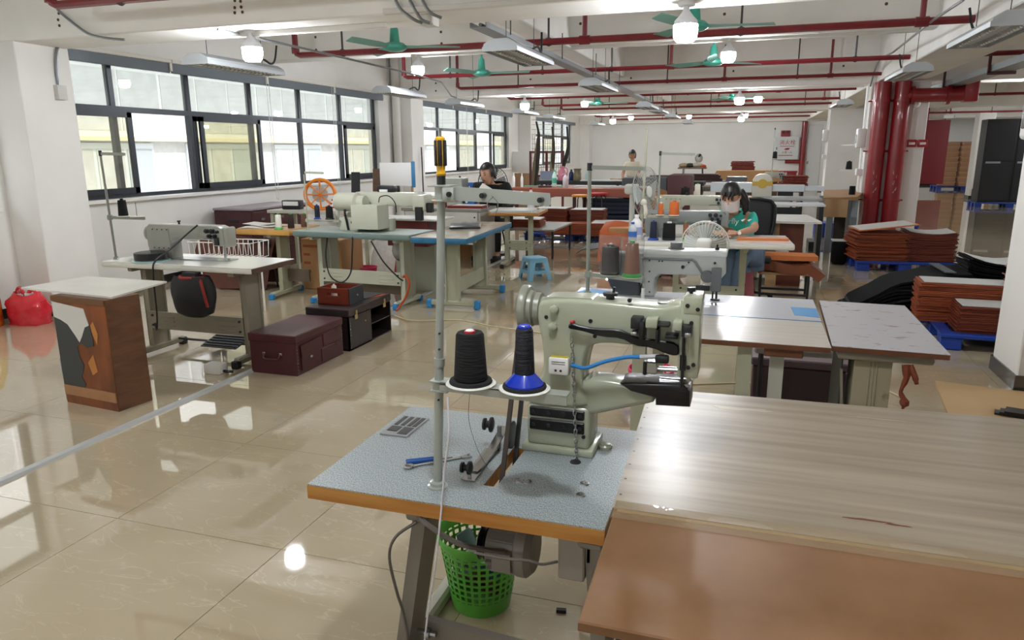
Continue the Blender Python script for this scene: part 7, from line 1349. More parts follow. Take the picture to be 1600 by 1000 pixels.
# black second cutting table
t = thing('cutting_table', 'black edged cutting table behind the red one where a worker stands', 'table', (-3.2, 17.0, 0)); 
MB().bx(-1.6, 2.2, -0.45, 0.45, 0.82, 0.9).build('top', mat('black_rubber_top', '#1d1e21', 0.6), t)
for i in (-1.5, 0.3, 2.1):
    for j in (-0.35, 0.35): MB().bx(i - 0.03, i + 0.03, j - 0.03, j + 0.03, 0, 0.82).build('leg', DSTEEL, t)
o = MB().bx(-0.8, 0.7, -0.15, 0.15, 0, 0.02).build('paper_board', PAP); move(o, (-3.0, 16.9, 0.9005), 0.05); tag(o, 'white sheet on the black edged cutting table', 'paper')
o = MB().bx(-0.6, 0.6, -0.03, 0.03, 0, 0.04).build('wood_batten', WD); move(o, (-2.6, 17.3, 0.9005), -0.02); tag(o, 'wooden batten on the black cutting table', 'batten')
t = thing('thermos_jug', 'pink thermos jug on the black cutting table', 'jug', (-4.3, 17.0, 0.9005)); PKJ = mat('pink_jug', '#d77f95', 0.35); MB().lathe([(0.1, 0), (0.11, 0.05), (0.09, 0.2), (0.05, 0.28), (0.06, 0.33)], 16).build('body', PKJ, t); MB().tube([(0.06, 0, 0.3), (0.13, 0, 0.26), (0.12, 0, 0.12), (0.09, 0, 0.08)], 0.012, 6, smooth=3).build('handle', PKJ, t)
bottle('navy flask on the black cutting table', (-4.05, 16.9, 0.9005), 0.055, 0.26, mat('navy_flask', '#1f2f5e', 0.3), BLK); bottle('olive and brown jar on the black cutting table', (-3.88, 16.8, 0.9005), 0.09, 0.28, mat('olive_jar', '#6a6440', 0.4), mat('brown_lid', '#5c4030', 0.4), neck=0.9); bottle('pale cyan bottle on the black cutting table', (-3.66, 16.9, 0.9005), 0.05, 0.26, mat('cyan_pale', '#a9d3d6', 0.3), mat('rust_cap', '#9c5a48', 0.4))
t = thing('laptop', 'grey laptop on the left end of the black cutting table', 'laptop', (-4.65, 16.9, 0.9005), 0.2); MB().rb(-0.17, 0.17, -0.12, 0.12, 0, 0.02, 0.005, 1).build('keyboard_half', GREY, t); MB().bx(-0.17, 0.17, -0.004, 0.004, 0, 0.22, Matrix.Translation((0, 0.12, 0.02)) @ Matrix.Rotation(-0.5, 4, 'X')).build('screen_half', mat('laptop_grey', '#7d8698', 0.4), t)
# round stools
def rstool(label, px, py, Y, m, hh):
    q = at(px, py, Y); t = thing('round_stool', label, 'stool', (q.x, Y, 0), 0, 'round stools below the red table')
    MB().lathe([(0.16, hh - 0.045), (0.175, hh - 0.03), (0.175, hh - 0.01), (0.16, hh), (0, hh)], 20).build('seat', m, t)
    for k in range(4): a = k * PI / 2 + 0.6; MB().tube([(0.1 * math.cos(a), 0.1 * math.sin(a), hh - 0.045), (0.14 * math.cos(a), 0.14 * math.sin(a), hh - 0.1), (0.18 * math.cos(a), 0.18 * math.sin(a), 0)], 0.011, 6).build('leg', BLK, t)
    MB().tube([(0.16 * math.cos(k * PI / 8), 0.16 * math.sin(k * PI / 8), 0.2) for k in range(16)], 0.008, 5, closed=True).build('foot_ring', BLK, t)
rstool('orange topped round stool below the red table', 907, 306, 14.1, mat('orange_seat', '#d68a2e', 0.4), at(907, 304, 14.1).z); rstool('red topped round stool below the red table', 936, 303, 14.2, mat('red_seat', '#b3202a', 0.4), at(936, 301, 14.2).z)
t = thing('storage_crate', 'dark blue wire crate stack under the red table', 'crate', (-2.6, 15.0, 0)); 
for k in range(2):
    for z in range(4): MB().bx(-0.5, 0.5, -0.31, -0.29, k * 0.34 + z * 0.085, k * 0.34 + z * 0.085 + 0.04).build('crate_slat', mat('navy_crate', '#1f2c46', 0.5), t)
    MB().bx(-0.5, 0.5, -0.28, 0.3, k * 0.34, k * 0.34 + 0.3).build('crate_box', mat('navy_crate_dark', '#161e30', 0.6), t)
# ---- long bed machine, brown table, etc. right of centre at the back
t = thing('long_bed_machine', 'cream long bed machine with a yellow round badge and white guide rail', 'machine', (0, 0, 0)); CRM = mat('cream_machine', '#d3cfc0', 0.4); RAIL = mat('rail_white', '#d5d9dd', 0.35)
Yq = 12.6; l, r = at(1175, 300, Yq).x, at(1206, 300, Yq).x; zb, ztp = at(1190, 308, Yq).z, at(1190, 272, Yq).z
MB().rprism([(l, zb), (l, ztp - 0.1), (l + 0.04, ztp - 0.03), ((l + r) / 2 - 0.05, ztp), ((l + r) / 2 + 0.05, ztp), (r - 0.04, ztp - 0.03), (r, ztp - 0.1), (r, zb)], Yq, Yq + 0.3, 'y', 0.02, 2).build('tower', CRM, t)
YB = mat('mustard_badge', '#c9a83c', 0.4); zc = at(1190, 287, Yq).z; MB().bx(l - 0.004, r + 0.004, Yq - 0.006, Yq, zc - 0.035, zc + 0.035).build('badge_band', YB, t); MB().cyl(((l + r) / 2, Yq - 0.014, zc), ((l + r) / 2, Yq, zc), 0.075, n=20).build('badge_disc', YB, t)
x0, x1 = at(1110, 290, Yq).x, at(1290, 290, Yq).x; zr0 = at(1250, 302, Yq).z
MB().rb(x0, l, Yq + 0.05, Yq + 0.25, zr0, zr0 + 0.16, 0.01, 1).build('left_rail', RAIL, t); MB().rb(r, x1 - 0.3, Yq + 0.05, Yq + 0.2, zr0 + 0.02, zr0 + 0.13, 0.01, 1).build('right_rail', RAIL, t); MB().rb(x1 - 0.34, x1, Yq + 0.08, Yq + 0.18, zr0 + 0.03, zr0 + 0.11, 0.008, 1).build('rail_end', RAIL, t)
MB().rb(x0 - 0.4, x1 - 0.05, Yq - 0.25, Yq + 0.4, zb - 0.04, zb, 0.006, 1).build('bed', mat('grey_bed', '#aeb1b3', 0.35), t); MB().bx(x0 - 0.3, at(1235, 300, Yq).x, Yq - 0.2, Yq + 0.3, 0.15, zb - 0.04).build('base_body', CRM, t)
for i in (x0 - 0.2, x1 - 0.15): MB().bx(i - 0.04, i + 0.04, Yq - 0.2, Yq + 0.3, 0, 0.15).build('foot', DSTEEL, t)
t = thing('sewing_machine', 'far cream sewing machine to the left of the woman in teal', 'sewing machine', (0, 0, 0)); bpy.data.objects.remove(t)
fm = flat_machine('sewing_machine', 'cream flat bed machine behind the orange thread cones', (at(1085, 320, 9.0).x, 9.0, 0.7815), 0.0, 0.8, 0.28, 0.07, CREAMG)
sew_table('sewing_table', 'cream sewing table behind the orange thread cones', 'table', (at(1085, 320, 9.0).x - 0.05, 9.05, 0), 0, 1.15, 0.55, CREAMG, mat('slate_edge', '#6d817f', 0.45), 0.05, 0.78, 0.2, ENAM)
cone('thread_cone', 'black cone behind the orange cones', (at(1071, 292, 9.9).x, 9.9, 0.99), THREADK, 0.06, 0.055, 0.12, group='cones of thread'); cone('thread_cone', 'white cone on a green base on the kraft covered table', (at(1090, 295, 9.9).x, 9.9, 0.99), THREADW, 0.04, 0.034, 0.15, GRNP, 0.055, 'cones of thread')
t = thing('kraft_table', 'table covered with kraft paper behind the cream sewing table', 'table', (at(1090, 300, 10.0).x, 10.0, 0)); MB().rb(-0.55, 0.7, -0.3, 0.3, 0.94, 0.99, 0.01, 1).build('top', CARD, t); MB().sheet(lambda u, v: (-0.6 + u * 0.2, -0.28 + 0.02 * math.sin(u * 9), 0.97 - v * 0.17 * (1 - u)), 4, 4, 0.01).build('paper_fold', CARD, t)
for i in (-0.5, 0.65):
    for j in (-0.25, 0.25): MB().bx(i - 0.025, i + 0.025, j - 0.025, j + 0.025, 0, 0.94).build('leg', mat('white_post', '#c9ccd0', 0.4), t)
t = thing('kraft_table', 'brown covered table with blue grey legs left of the red risers', 'table', (0, 0, 0)); Z7 = 0.86
c0, c1, c2, c3 = gz(1287, 309, Z7), gz(1352, 308, Z7), gz(1348, 290, Z7), gz(1284, 290, Z7)
MB().prism([(c0.x, c0.y), (c1.x - 0.12, c1.y), (c2.x - 0.1, c1.y + 2.4), (c3.x - 0.1, c0.y + 2.4)], Z7 - 0.05, Z7, 'z').build('top', mat('kraft_brown', '#a17f58', 0.6), t)
for x, y in ((c0.x + 0.12, c0.y + 0.1), (c1.x - 0.12, c1.y + 0.15), (c0.x + 0.1, c0.y + 1.4), (c1.x - 0.1, c0.y + 1.4)): MB().bx(x - 0.045, x + 0.045, y - 0.045, y + 0.045, 0, Z7 - 0.05).build('leg', mat('blue_grey_leg', '#8e9aa2', 0.4), t)
MB().sheet(lambda u, v: (c0.x + 0.02 + u * 0.33, c0.y - 0.03 - 0.02 * math.sin(u * 7), Z7 - 0.02 - v * 0.27), 8, 4, 0.01).build('hanging_flap', mat('kraft_brown', '#a17f58', 0.6), t); MB().bx(c0.x + 0.25, c1.x - 0.2, c0.y + 0.7, c0.y + 0.75, 0.02, Z7 - 0.06).build('back_panel', mat('dark_olive_panel', '#2e291f', 0.7), t)
o = MB().lathe([(0.05, 0), (0.045, 0.14), (0, 0.14)], 14).build('black_cone', THREADK); o.location = (c0.x + 0.5, c0.y + 0.9, Z7); tag(o, 'black cone standing on the brown covered table', 'thread')
t = thing('grey_table', 'white topped table with a dark red panel right of the woman in teal', 'table', (at(1220, 320, 11.6).x, 11.6, 0)); MB().rb(-0.35, 0.6, -0.25, 0.25, 0.78, 0.81, 0.005, 1).build('top', RAIL, t); MB().bx(-0.3, 0.28, -0.2, -0.18, 0.3, 0.76).build('dark_panel', BLK, t)
for i in (-0.3, 0.55): MB().bx(i - 0.03, i + 0.03, -0.2, 0.2, 0, 0.78).build('leg', DSTEEL, t)
for px, py, lb in ((1258, 318, 'under the grey table near the brown covered one'), (1332, 318, 'behind the blue grey leg of the brown covered table')):
    q = gz(px, py + 10); t = thing('plastic_tote', 'blue plastic tote ' + lb, 'tote', (q.x, 14.6, 0)); MB().rb(-0.25, 0.25, -0.2, 0.2, 0, 0.26, 0.02, 2).build('tub', PBL, t); MB().rb(-0.27, 0.27, -0.22, 0.22, 0.23, 0.27, 0.01, 1).build('rim', PBL, t)
# thread stand far right with black cone
q = at(1333, 272, 15.6); thread_stand('slim white thread stand on the brown covered table', (q.x, q.y - 1.0, Z7), at(1333, 225, 14.6).z - Z7, PI, 0.35, at(1330, 266, 14.6).z - Z7, PI, 0.33, [(0.2, 0.05)], WHT, 0.009)
cone('thread_cone', 'black cone on the slim white stand before the right far pillar', (q.x - 0.2, q.y - 1.0, at(1330, 266, 14.6).z + 0.0165), THREADK, 0.055, 0.045, 0.14, group='cones of thread')
# ---- far end
t = thing('hydrant_cabinet', 'white fire hydrant cabinet with red lettering on the far wall', 'hydrant cabinet', (1.24, 31.299, 1.62)); CABW = mat('cabinet_white', '#d9dcde', 0.4)
MB().rb(-0.44, 0.44, -0.2, 0, -0.44, 0.44, 0.015, 1).build('cabinet', CABW, t); MB().rb(-0.37, 0.4, -0.215, -0.2, -0.37, 0.38, 0.008, 1).build('door', CABW, t); MB().rb(-0.4, -0.37, -0.22, -0.2, -0.06, 0.04, 0.006, 1).build('handle', DSTEEL, t)
MTX = lambda z: Matrix.Translation((0, -0.2165, z)) @ Matrix.Rotation(PI / 2, 4, 'X')
REDT = mat('red_lettering', '#a0202c', 0.6)
text_mesh('lettering', '消火栓', 0.2, REDT, t, MTX(0.21)); MB().bx(-0.27, 0.27, -0.2172, -0.2155, 0.065, 0.085).build('small_print', REDT, t); text_mesh('lettering', '火警 119', 0.1, REDT, t, MTX(-0.17)); MB().bx(-0.3, 0.22, -0.2172, -0.2155, -0.29, -0.265).build('small_print', REDT, t)
MB().prism([(-0.12, -0.05), (-0.04, 0.0), (0.02, 0.01), (0.1, 0.0), (0.13, 0.02), (0.06, -0.06), (-0.02, -0.07)], -0.2175, -0.2155).build('hose_emblem', REDT, t)
t = thing('emergency_light', 'red twin emergency light above the hydrant cabinet', 'emergency light', (1.15, 31.3, 2.1)); MB().rb(-0.17, 0.17, -0.1, 0, -0.03, 0.2, 0.01, 1).build('case', R2, t)
for s in (-1, 1): MB().cyl((s * 0.08, -0.14, 0.13), (s * 0.08, -0.09, 0.13), 0.055, n=14).build('lamp_head', BLK, t)
o = MB().cyl((1.83, 31.15, 0.3), (1.83, 31.15, 3.5), 0.1, n=16).cyl((1.2, 31.15, 1.1), (1.83, 31.15, 1.1), 0.07, n=12).build('fire_riser', RISER); tag(o, 'red riser pipe on the far wall next to the hydrant cabinet', 'pipe', 'red fire risers')
d1 = thing('door_1', None, None); d1['kind'] = 'structure'; MB().rb(1.98, 2.5, 31.26, 31.3, 0, 2.5, 0.01, 1).build('door_leaf', mat('door_white', '#dfe1e2', 0.4), d1); MB().rb(2.02, 2.06, 31.2, 31.26, 1.0, 1.12, 0.01, 1).build('door_handle', STEEL, d1)
def cctv(px, py, Y, lb, s):
    q = at(px, py, Y); t = thing('security_camera', lb, 'camera', q); MB().rb(-0.12 * s, 0.2 * s, -0.07, 0.07, -0.06, 0.06, 0.02, 2).build('body', WHT, t); MB().cyl((-0.14 * s, 0, 0), (-0.11 * s, 0, 0), 0.05, n=12).build('lens', BLK, t); MB().bar((0.1 * s, 0, 0.05), (0.25 * s, 0, 0.25), 0.03, 0.03).build('bracket', WHT, t)
cctv(1267, 187, 31.0, 'white security camera on the far door wall', 1); cctv(1484, 182, 30.0, 'white security camera above the carton pile', -1)
t = thing('folding_table', 'small folding table heaped with cloths at the far wall', 'table', (at(1083, 262, 29).x, 29, 0)); zt_ = at(1083, 262, 29).z; MB().bx(-0.55, 0.5, -0.3, 0.3, zt_ - 0.04, zt_).build('top', mat('dark_table_top', '#5a5045', 0.5), t)
for i in (-0.4, 0.4):
    for j in (-0.25, 0.25): MB().bar((i, j, 0), (i + (0.05 if i < 0 else -0.05), j, zt_ - 0.04), 0.03, 0.03).build('leg', DSTEEL, t)
for k, (dx, c_, s_) in enumerate(((-0.35, '#8d7a5c', 0.2), (-0.12, '#27231f', 0.2), (0.15, '#a39b8d', 0.22), (0.35, '#b3512f', 0.14))):
    o = MB().ball((0, 0, s_ * 0.42), (s_, 0.2, s_ * 0.45), 12, 8).sheet(lambda u, v: ((u - 0.5) * s_ * 1.9, (v - 0.5) * 0.4, 0.012 + 0.02 * math.sin(u * 9 + v * 5)), 6, 4, 0.01).build('cloth_heap', mat('heap_' + c_, c_, 0.8, bump=0.5, bscale=8)); o.location = (at(1083, 262, 29).x + dx, 29, zt_); tag(o, ('tan', 'black', 'grey', 'red')[k] + ' cloth heap on the small folding table at the far wall', 'cloth', 'cloth heaps on the folding table')
t = thing('mannequin_head', 'grey machine head standing on the cloth heap', 'machine', (at(1092, 247, 29).x, 29, zt_ + 0.2)); MB().lathe([(0.08, 0), (0.14, 0.08), (0.15, 0.18), (0.1, 0.28), (0.04, 0.32)], 14).build('dome', mat('grey_dome', '#8d8d89', 0.5), t); MB().cyl((0, -0.1, 0.2), (0.06, -0.16, 0.3), 0.04, n=8).build('spout', BLK, t)
t = thing('packing_table', 'wide table draped in brown paper with red bundles near the far wall', 'table', (at(1172, 270, 22).x, 22, 0)); zp = at(1172, 266, 22).z
MB().prism([(-0.9, zp), (0.75, zp), (0.9, zp - 0.3), (-1.05, zp - 0.3)], -0.5, 0.4).build('paper_drape', CARD, t); MB().bx(-0.9, 0.75, -0.4, 0.38, 0, zp - 0.3).build('table_body', mat('table_body_brown', '#6a5138', 0.7), t)  # table body in a darker brown than the paper drape
RBL = mat('red_bundle', '#7a2a18', 0.6, var=0.2, scale=12, bump=0.4, bscale=10)
stack('folded rust red bundles on the brown paper table', (at(1160, 262, 22).x, 22.1, zp + 0.001), 0.05, 0.62, 0.4, 0.26, RBL, None, n=7, jit=0.03); stack('grey and white folded pile before the brown paper table', (at(1151, 284, 19.5).x, 19.5, at(1151, 291, 19.5).z), 0, 0.5, 0.4, 0.24, mat('grey_fold', '#5c6066', 0.7), WHT, n=6)
t = thing('side_table', 'dark table with folded goods in front of the brown paper table', 'table', (at(1160, 295, 19.5).x, 19.5, 0)); zs = at(1151, 291, 19.5).z; MB().bx(-1.2, 1.5, -0.4, 0.4, zs - 0.05, zs - 0.001).build('top', mat('dark_table_top', '#5a5045', 0.5), t)
for i in (-1.1, 1.4): MB().bx(i - 0.03, i + 0.03, -0.35, 0.35, 0, zs - 0.05).build('leg', DSTEEL, t)
stack('orange red leather pile on the right of the dark side table', (at(1242, 284, 19.5).x, 19.5, zs), 0.1, 0.55, 0.4, 0.28, RBL, None, n=9, jit=0.04); stack('flat dark red leather pile at the right end of the dark side table', (at(1225, 290, 19.2).x, 19.25, zs), 0.0, 0.4, 0.3, 0.1, RBL, None, n=4, jit=0.03)
t = thing('red_crate', 'dark red crate with white lettering below the hydrant cabinet', 'crate', (at(1229, 277, 27).x, 27, 0)); zc_ = at(1229, 284, 27).z; MB().rb(-0.3, 0.3, -0.2, 0.2, zc_, zc_ + 0.36, 0.02, 1).build('tub', mat('crimson_plastic', '#8d1b2c', 0.4), t); MB().rb(-0.33, 0.33, -0.22, 0.22, zc_ + 0.32, zc_ + 0.37, 0.01, 1).build('rim', mat('crimson_plastic', '#8d1b2c', 0.4), t); MB().bx(-0.25, 0.25, -0.15, 0.15, 0, zc_).build('plinth', DSTEEL, t)
for k in range(4): MB().rb(-0.19 + k * 0.1, -0.12 + k * 0.1, -0.203, -0.199, zc_ + 0.15, zc_ + 0.21, 0.001, 1).build('lettering_mark', WHT, t)
q = at(1206, 280, 18.8); thread_stand('black tipped thread stand before the hydrant cabinet', (q.x, 19.2, zs), at(1208, 200, 18.8).z - zs, PI / 2, 0.01, at(1205, 249, 18.8).z - zs, 0, 0.1, [(0.04, 0.06)], mat('stand_sage', '#9aa196', 0.35), 0.012)
cone('thread_cone', 'black cone on the far black tipped stand', (q.x + 0.04, 19.2, at(1205, 249, 18.8).z + 0.0165), THREADK, 0.055, 0.05, 0.16, group='cones of thread')
fm = flat_machine('sewing_machine', 'far grey sewing machine frame before the hydrant cabinet', (at(1205, 272, 18.9).x + 0.1, 19.5, zs), 0.0, 0.5, 0.36, 0.08, mat('grey_machine_enamel', '#9b9c92', 0.3))
# covered goods left of centre at the back
t = thing('covered_table', 'table under dark grey and wine coloured covers behind the pedestal fan', 'table', (at(1030, 290, 16.0).x, 16.02, 0)); zq = at(1030, 277, 16.0).z
MB().rb(-0.75, 0.2, -0.4, 0.4, 0.3, zq, 0.03, 2).build('grey_cover', mat('slate_cover', '#3b3e42', 0.6), t); MB().rb(0.2, 0.7, -0.42, 0.42, 0.3, zq + 0.06, 0.04, 2).build('wine_cover', mat('wine_cover', '#4a2427', 0.6), t)
for i in (-0.6, 0.6): MB().bx(i - 0.03, i + 0.03, -0.3, 0.3, 0, 0.3).build('leg', DSTEEL, t)
o = MB().rb(-0.3, 0.3, -0.15, 0.15, 0, 0.13, 0.02, 2).build('wine_box', mat('wine_cover', '#4a2427', 0.6)); q = at(1040, 272, 17.4); o.location = (q.x, 17.0, 0.9005); tag(o, 'low wine coloured box on the black cutting table', 'box')
t = thing('kraft_board', 'tall kraft board standing behind the orange thread cones', 'board', (at(1029, 320, 11.4).x, 11.4, 0)); MB().prism([(-0.2, 0), (0.12, 0), (0.12, 0.98), (-0.1, 1.05), (-0.2, 0.7)], -0.02, 0.02).build('board', mat('kraft_dark', '#8a6038', 0.7), t)
stack('dark red cloth heap on the far floor table, centre', (at(1090, 285, 20.5).x, 20.5, 0.78), 0, 1.2, 0.5, 0.18, mat('dark_red_heap', '#3a1b1b', 0.7), None, n=5, jit=0.06)
t = thing('long_table', 'long table carrying dark cloth heaps behind the kraft covered table', 'table', (at(1090, 285, 20.5).x, 20.5, 0)); MB().bx(-1.0, 1.0, -0.4, 0.4, 0.74, 0.779).build('top', mat('dark_table_top', '#5a5045', 0.5), t)
for i in (-0.9, 0.9): MB().bx(i - 0.03, i + 0.03, -0.35, 0.35, 0, 0.74).build('leg', DSTEEL, t)
# ---- pillar fittings at the right
for px, py, Y, lb, sc_ in ((1338, 216, 13.68, 'white breaker box on the left edge of the right pillar', 1.0), (1283, 212, 22.08, 'small white breaker box on the far pillar edge', 1.0)):
    q = at(px, py, Y); t = thing('breaker_box', lb, 'breaker box', (1.78 if Y < 20 else 1.92, Y + 0.12, q.z)); MB().rb(-0.14, 0, -0.1, 0.1, -0.16, 0.16, 0.02, 2).build('case', WHT, t); MB().rb(-0.15, -0.138, -0.07, 0.07, -0.08, 0.06, 0.006, 1).build('window', GREY, t)
    MB().tube([(-0.03, 0, 0.16), (-0.03, 0, 1.2)], 0.02, 6).tube([(-0.03, 0, -0.16), (-0.03, 0, -0.9)], 0.02, 6).build('trunking', WHT, t)
    MB().rb(-0.1, 0, -0.08, 0.08, -0.62, -0.5, 0.01, 1).build('socket', WHT, t)
q = at(1594, 178, 5.6)
t = thing('breaker_box', 'large white breaker box with a smoked window at the right picture edge', 'breaker box', (1.78, 5.72, q.z), -PI / 2); MB().rb(-0.12, 0.2, -0.09, 0, -0.16, 0.16, 0.03, 3).build('case', WHT, t); MB().rb(-0.06, 0.18, -0.1, -0.085, -0.09, 0.06, 0.015, 2).build('window', mat('smoked_window', '#5c5f66', 0.15), t)
t = thing('light_switch', 'white switch panel with three knobs at the right picture edge', 'switch', (1.78, 5.72, at(1590, 270, 5.6).z), -PI / 2); MB().rb(-0.03, 0.14, -0.03, 0, -0.06, 0.06, 0.008, 2).build('plate', WHT, t)
for k in range(3): MB().cyl((0.0 + k * 0.035, -0.045, 0.0), (0.0 + k * 0.035, -0.028, 0), 0.014, n=12).build('knob', mat('switch_knob', '#d9d9d6', 0.4), t)
# ---- corridor
t = thing('hanging_sign', 'plain red sign board hung on the corridor wall', 'sign', (at(1457, 238, 30.5).x, 30.5, at(1457, 238, 30.5).z)); MB().bx(-0.46, 0.46, -0.02, 0.02, -1.14, 1.14).build('board', mat('sign_red', '#7a0f1b', 0.5), t); MB().bx(-0.3, -0.26, -0.01, 0.01, 1.14, 1.6).bx(0.26, 0.3, -0.01, 0.01, 1.14, 1.6).build('strap', R2, t)
pallet('blue pallet under the brown carton pile in the corridor', (at(1500, 293, 33).x, 33.0, 0), 0, 1.9, 1.2)
cme = {}
xL, xR = at(1470, 290, 32.4).x, at(1532, 290, 32.4).x; HB_ = (at(1500, 221, 32.4).z - 0.136) / 9
KB = mat('corridor_carton', '#b98f6c', 0.7, var=0.04, scale=2)
bme = MB().rb(-0.27, 0.27, -0.25, 0.25, 0, HB_ - 0.012, 0.01, 1).mesh('carton', KB); lme = MB().rb(-0.285, 0.285, -0.265, 0.265, HB_ * 0.55, HB_ - 0.006, 0.006, 1).mesh('carton_lid', mat('corridor_carton_lid', '#c29a76', 0.7))
cols = [xL + 0.28, xL + 0.87, xL + 1.46]
for ci, cx in enumerate(cols):
    for k in range(9):
        t = thing('carton_box', ('left', 'middle', 'right')[ci] + ' column brown carton, ' + ('lowest', 'second', 'third', 'fourth', 'fifth', 'sixth', 'seventh', 'eighth', 'topmost')[k] + ' from the pallet up', 'box', (cx + rs.uniform(-0.02, 0.02), 32.7 + (0.25 if ci == 0 else 0), 0.1355 + k * HB_), 0, 'brown cartons piled in the corridor')
        inst('carton', bme, (0, 0, 0), t); inst('lid', lme, (0, 0, 0), t)
t = thing('exit_sign', 'small green lit exit sign low on the corridor pillar', 'exit sign', at(1526, 301, 26.55)); MB().rb(-0.14, 0.14, -0.03, 0.03, -0.12, 0.12, 0.005, 1).build('case', BLK, t); MB().bx(-0.03, 0.03, -0.034, -0.03, -0.09, 0.09).bx(-0.09, 0.09, -0.034, -0.03, -0.025, 0.025).build('green_cross', mat('green_glow', '#19c24a', 0.4, emit=('#19e060', 0.9)), t)
LOCK = mat('black_locker', '#1a1b1e', 0.45)
for k, (px, lb) in enumerate(((1548, 'left'), (1580, 'right'))):
    q = at(px, 250, 21.5); x = 5.79 + k * 0.74
    t = thing('locker', lb + ' one of the tall black lockers on blue pallets', 'locker', (x + 0.5, 23.3, 0.1355), 0, 'black lockers'); MB().rb(-0.37, 0.37, -0.3, 0.3, 0, 2.2, 0.01, 1).build('body', LOCK, t)
    for z in (0.05, 1.1): MB().rb(-0.34, 0.34, -0.31, -0.298, z, z + 1.0, 0.006, 1).build('door', mat('locker_door', '#222327', 0.4), t)
    MB().rb(-0.3, 0.05, -0.314, -0.309, 1.04, 1.09, 0.002, 1).build('label_strip', GREY, t)
pallet('blue pallet under the black lockers', (6.7, 23.3, 0), 0, 1.7, 0.8)
# floor cables
cable('floor_cable', [(1.05, 5.0, 0.006), (0.8, 5.6, 0.006), (1.0, 6.0, 0.006), (0.7, 5.5, 0.006), (0.3, 5.2, 0.006), (-0.4, 4.9, 0.006)], 0.006, mat('cream_cable', '#cdbf9a', 0.5), 'cream cable curled on the floor below the extension table')
cable('floor_cable', [(-3.3, 6.3, 0.006), (-3.0, 6.1, 0.02), (-2.6, 6.3, 0.006), (-2.2, 6.15, 0.006), (-1.5, 6.0, 0.006), (-0.9, 5.9, 0.006)], 0.006, mat('cream_cable', '#cdbf9a', 0.5), 'cream cable trailing across the aisle from the dark chest')
# ================================================================== PEOPLE
SKIN = mat('skin', '#c99b80', 0.5); SKIN2 = mat('skin_tan', '#b5856a', 0.5); HAIR = mat('black_hair', '#141211', 0.4, bump=0.5, bscale=30, stretch=(1, 1, 0.15)); LIP = mat('lips', '#8e4a44', 0.5); EYE = mat('eye_dark', '#1c1512', 0.25); EYEW = mat('eye_white', '#d8d2cb', 0.3)
def skin_data(verts, edges, root=0, sub=2):
    me = bpy.data.meshes.new('skin_tmp'); me.from_pydata([v[0] for v in verts], edges, []); o = bpy.data.objects.new('skin_tmp', me); COL.objects.link(o)
    md = o.modifiers.new('skin', 'SKIN'); md.use_smooth_shade = True
    for i, v in enumerate(verts):
        r = v[1] if hasattr(v[1], '__len__') else (v[1], v[1]); me.skin_vertices[0].data[i].radius = r; me.skin_vertices[0].data[i].use_root = (i == root)
    sd = o.modifiers.new('sub', 'SUBSURF'); sd.levels = sub; sd.render_levels = sub
    dg = bpy.context.evaluated_depsgraph_get(); em = o.evaluated_get(dg).to_mesh()
    vs = [v.co.copy() for v in em.vertices]; fs = [tuple(p.vertices) for p in em.polygons]
    o.evaluated_get(dg).to_mesh_clear(); bpy.data.objects.remove(o); return vs, fs
def chain(segs, root=0):
    """segs: list of chains, each a list of (key, pos, radius); keys shared between chains"""
    keys = {}; vs = []; es = []
    for s in segs:
        prev = None
        for k, p, r in s:
            if k not in keys: keys[k] = len(vs); vs.append((Vector(p), r))
            if prev is not None: es.append((prev, keys[k]))
            prev = keys[k]
    return skin_data(vs, es, root)
def head_verts(M, s):
    mb = MB(); nu, nv = 20, 16; vs = []
    for j in range(nv + 1):
        p = -PI / 2 + PI * j / nv
        for i in range(nu):
            t = 2 * PI * i / nu; x, y, z = 0.076 * math.cos(p) * math.cos(t), 0.095 * math.cos(p) * math.sin(t), 0.118 * math.sin(p)
            if z < 0: x *= 1 + 0.55 * z / 0.118 * 0.6; y = y * (1 + 0.2 * z / 0.118) - 0.012 * (-z / 0.118)
            fx = max(0, -math.sin(t)) * math.cos(p)
            y -= 0.02 * math.exp(-((x / 0.013) ** 2)) * math.exp(-(((z + 0.012) / 0.022) ** 2)) * (1 if y < 0 else 0)      # nose
            y += 0.008 * math.exp(-(((abs(x) - 0.03) / 0.016) ** 2)) * math.exp(-(((z - 0.012) / 0.014) ** 2)) * (1 if y < 0 else 0)   # eye sockets
            vs.append(M @ Vector((x * s, y * s, z * s)))
    fs = [(j * nu + i, j * nu + (i + 1) % nu, (j + 1) * nu + (i + 1) % nu, (j + 1) * nu + i) for j in range(nv) for i in range(nu)]
    mb.add(vs, fs)
    for q in (-1, 1): mb.ball((0, 0, 0), (0.01 * s, 0.02 * s, 0.03 * s), 8, 6, M=M @ Matrix.Translation((q * 0.077 * s, 0.005 * s, 0.0)))
    return mb
def face(parent, M, s, mask=None, closed=False):
    for q in (-1, 1):
        MB().ball((0, 0, 0), (0.013 * s, 0.005 * s, 0.0045 * s), 8, 6, M=M @ Matrix.Translation((q * 0.03 * s, -0.086 * s, 0.01 * s))).build('eye', EYE, parent)
        MB().ball((0, 0, 0), (0.018 * s, 0.004 * s, 0.0035 * s), 8, 5, M=M @ Matrix.Translation((q * 0.031 * s, -0.089 * s, 0.03 * s))).build('eyebrow', HAIR, parent)
    if not mask: MB().ball((0, 0, 0), (0.022 * s, 0.006 * s, 0.006 * s), 10, 6, M=M @ Matrix.Translation((0, -0.085 * s, -0.055 * s))).build('mouth', LIP, parent)
    else:
        MB().sheet(lambda u, v: M @ Vector((s * 0.079 * math.sin((u - 0.5) * 2.9), s * (-0.112 * math.cos((u - 0.5) * 2.6) + 0.01), s * (-0.105 + v * 0.1 - 0.012 * abs(u - 0.5) * (1 - v)))), 14, 6, 0.003).build('face_mask', mask, parent)
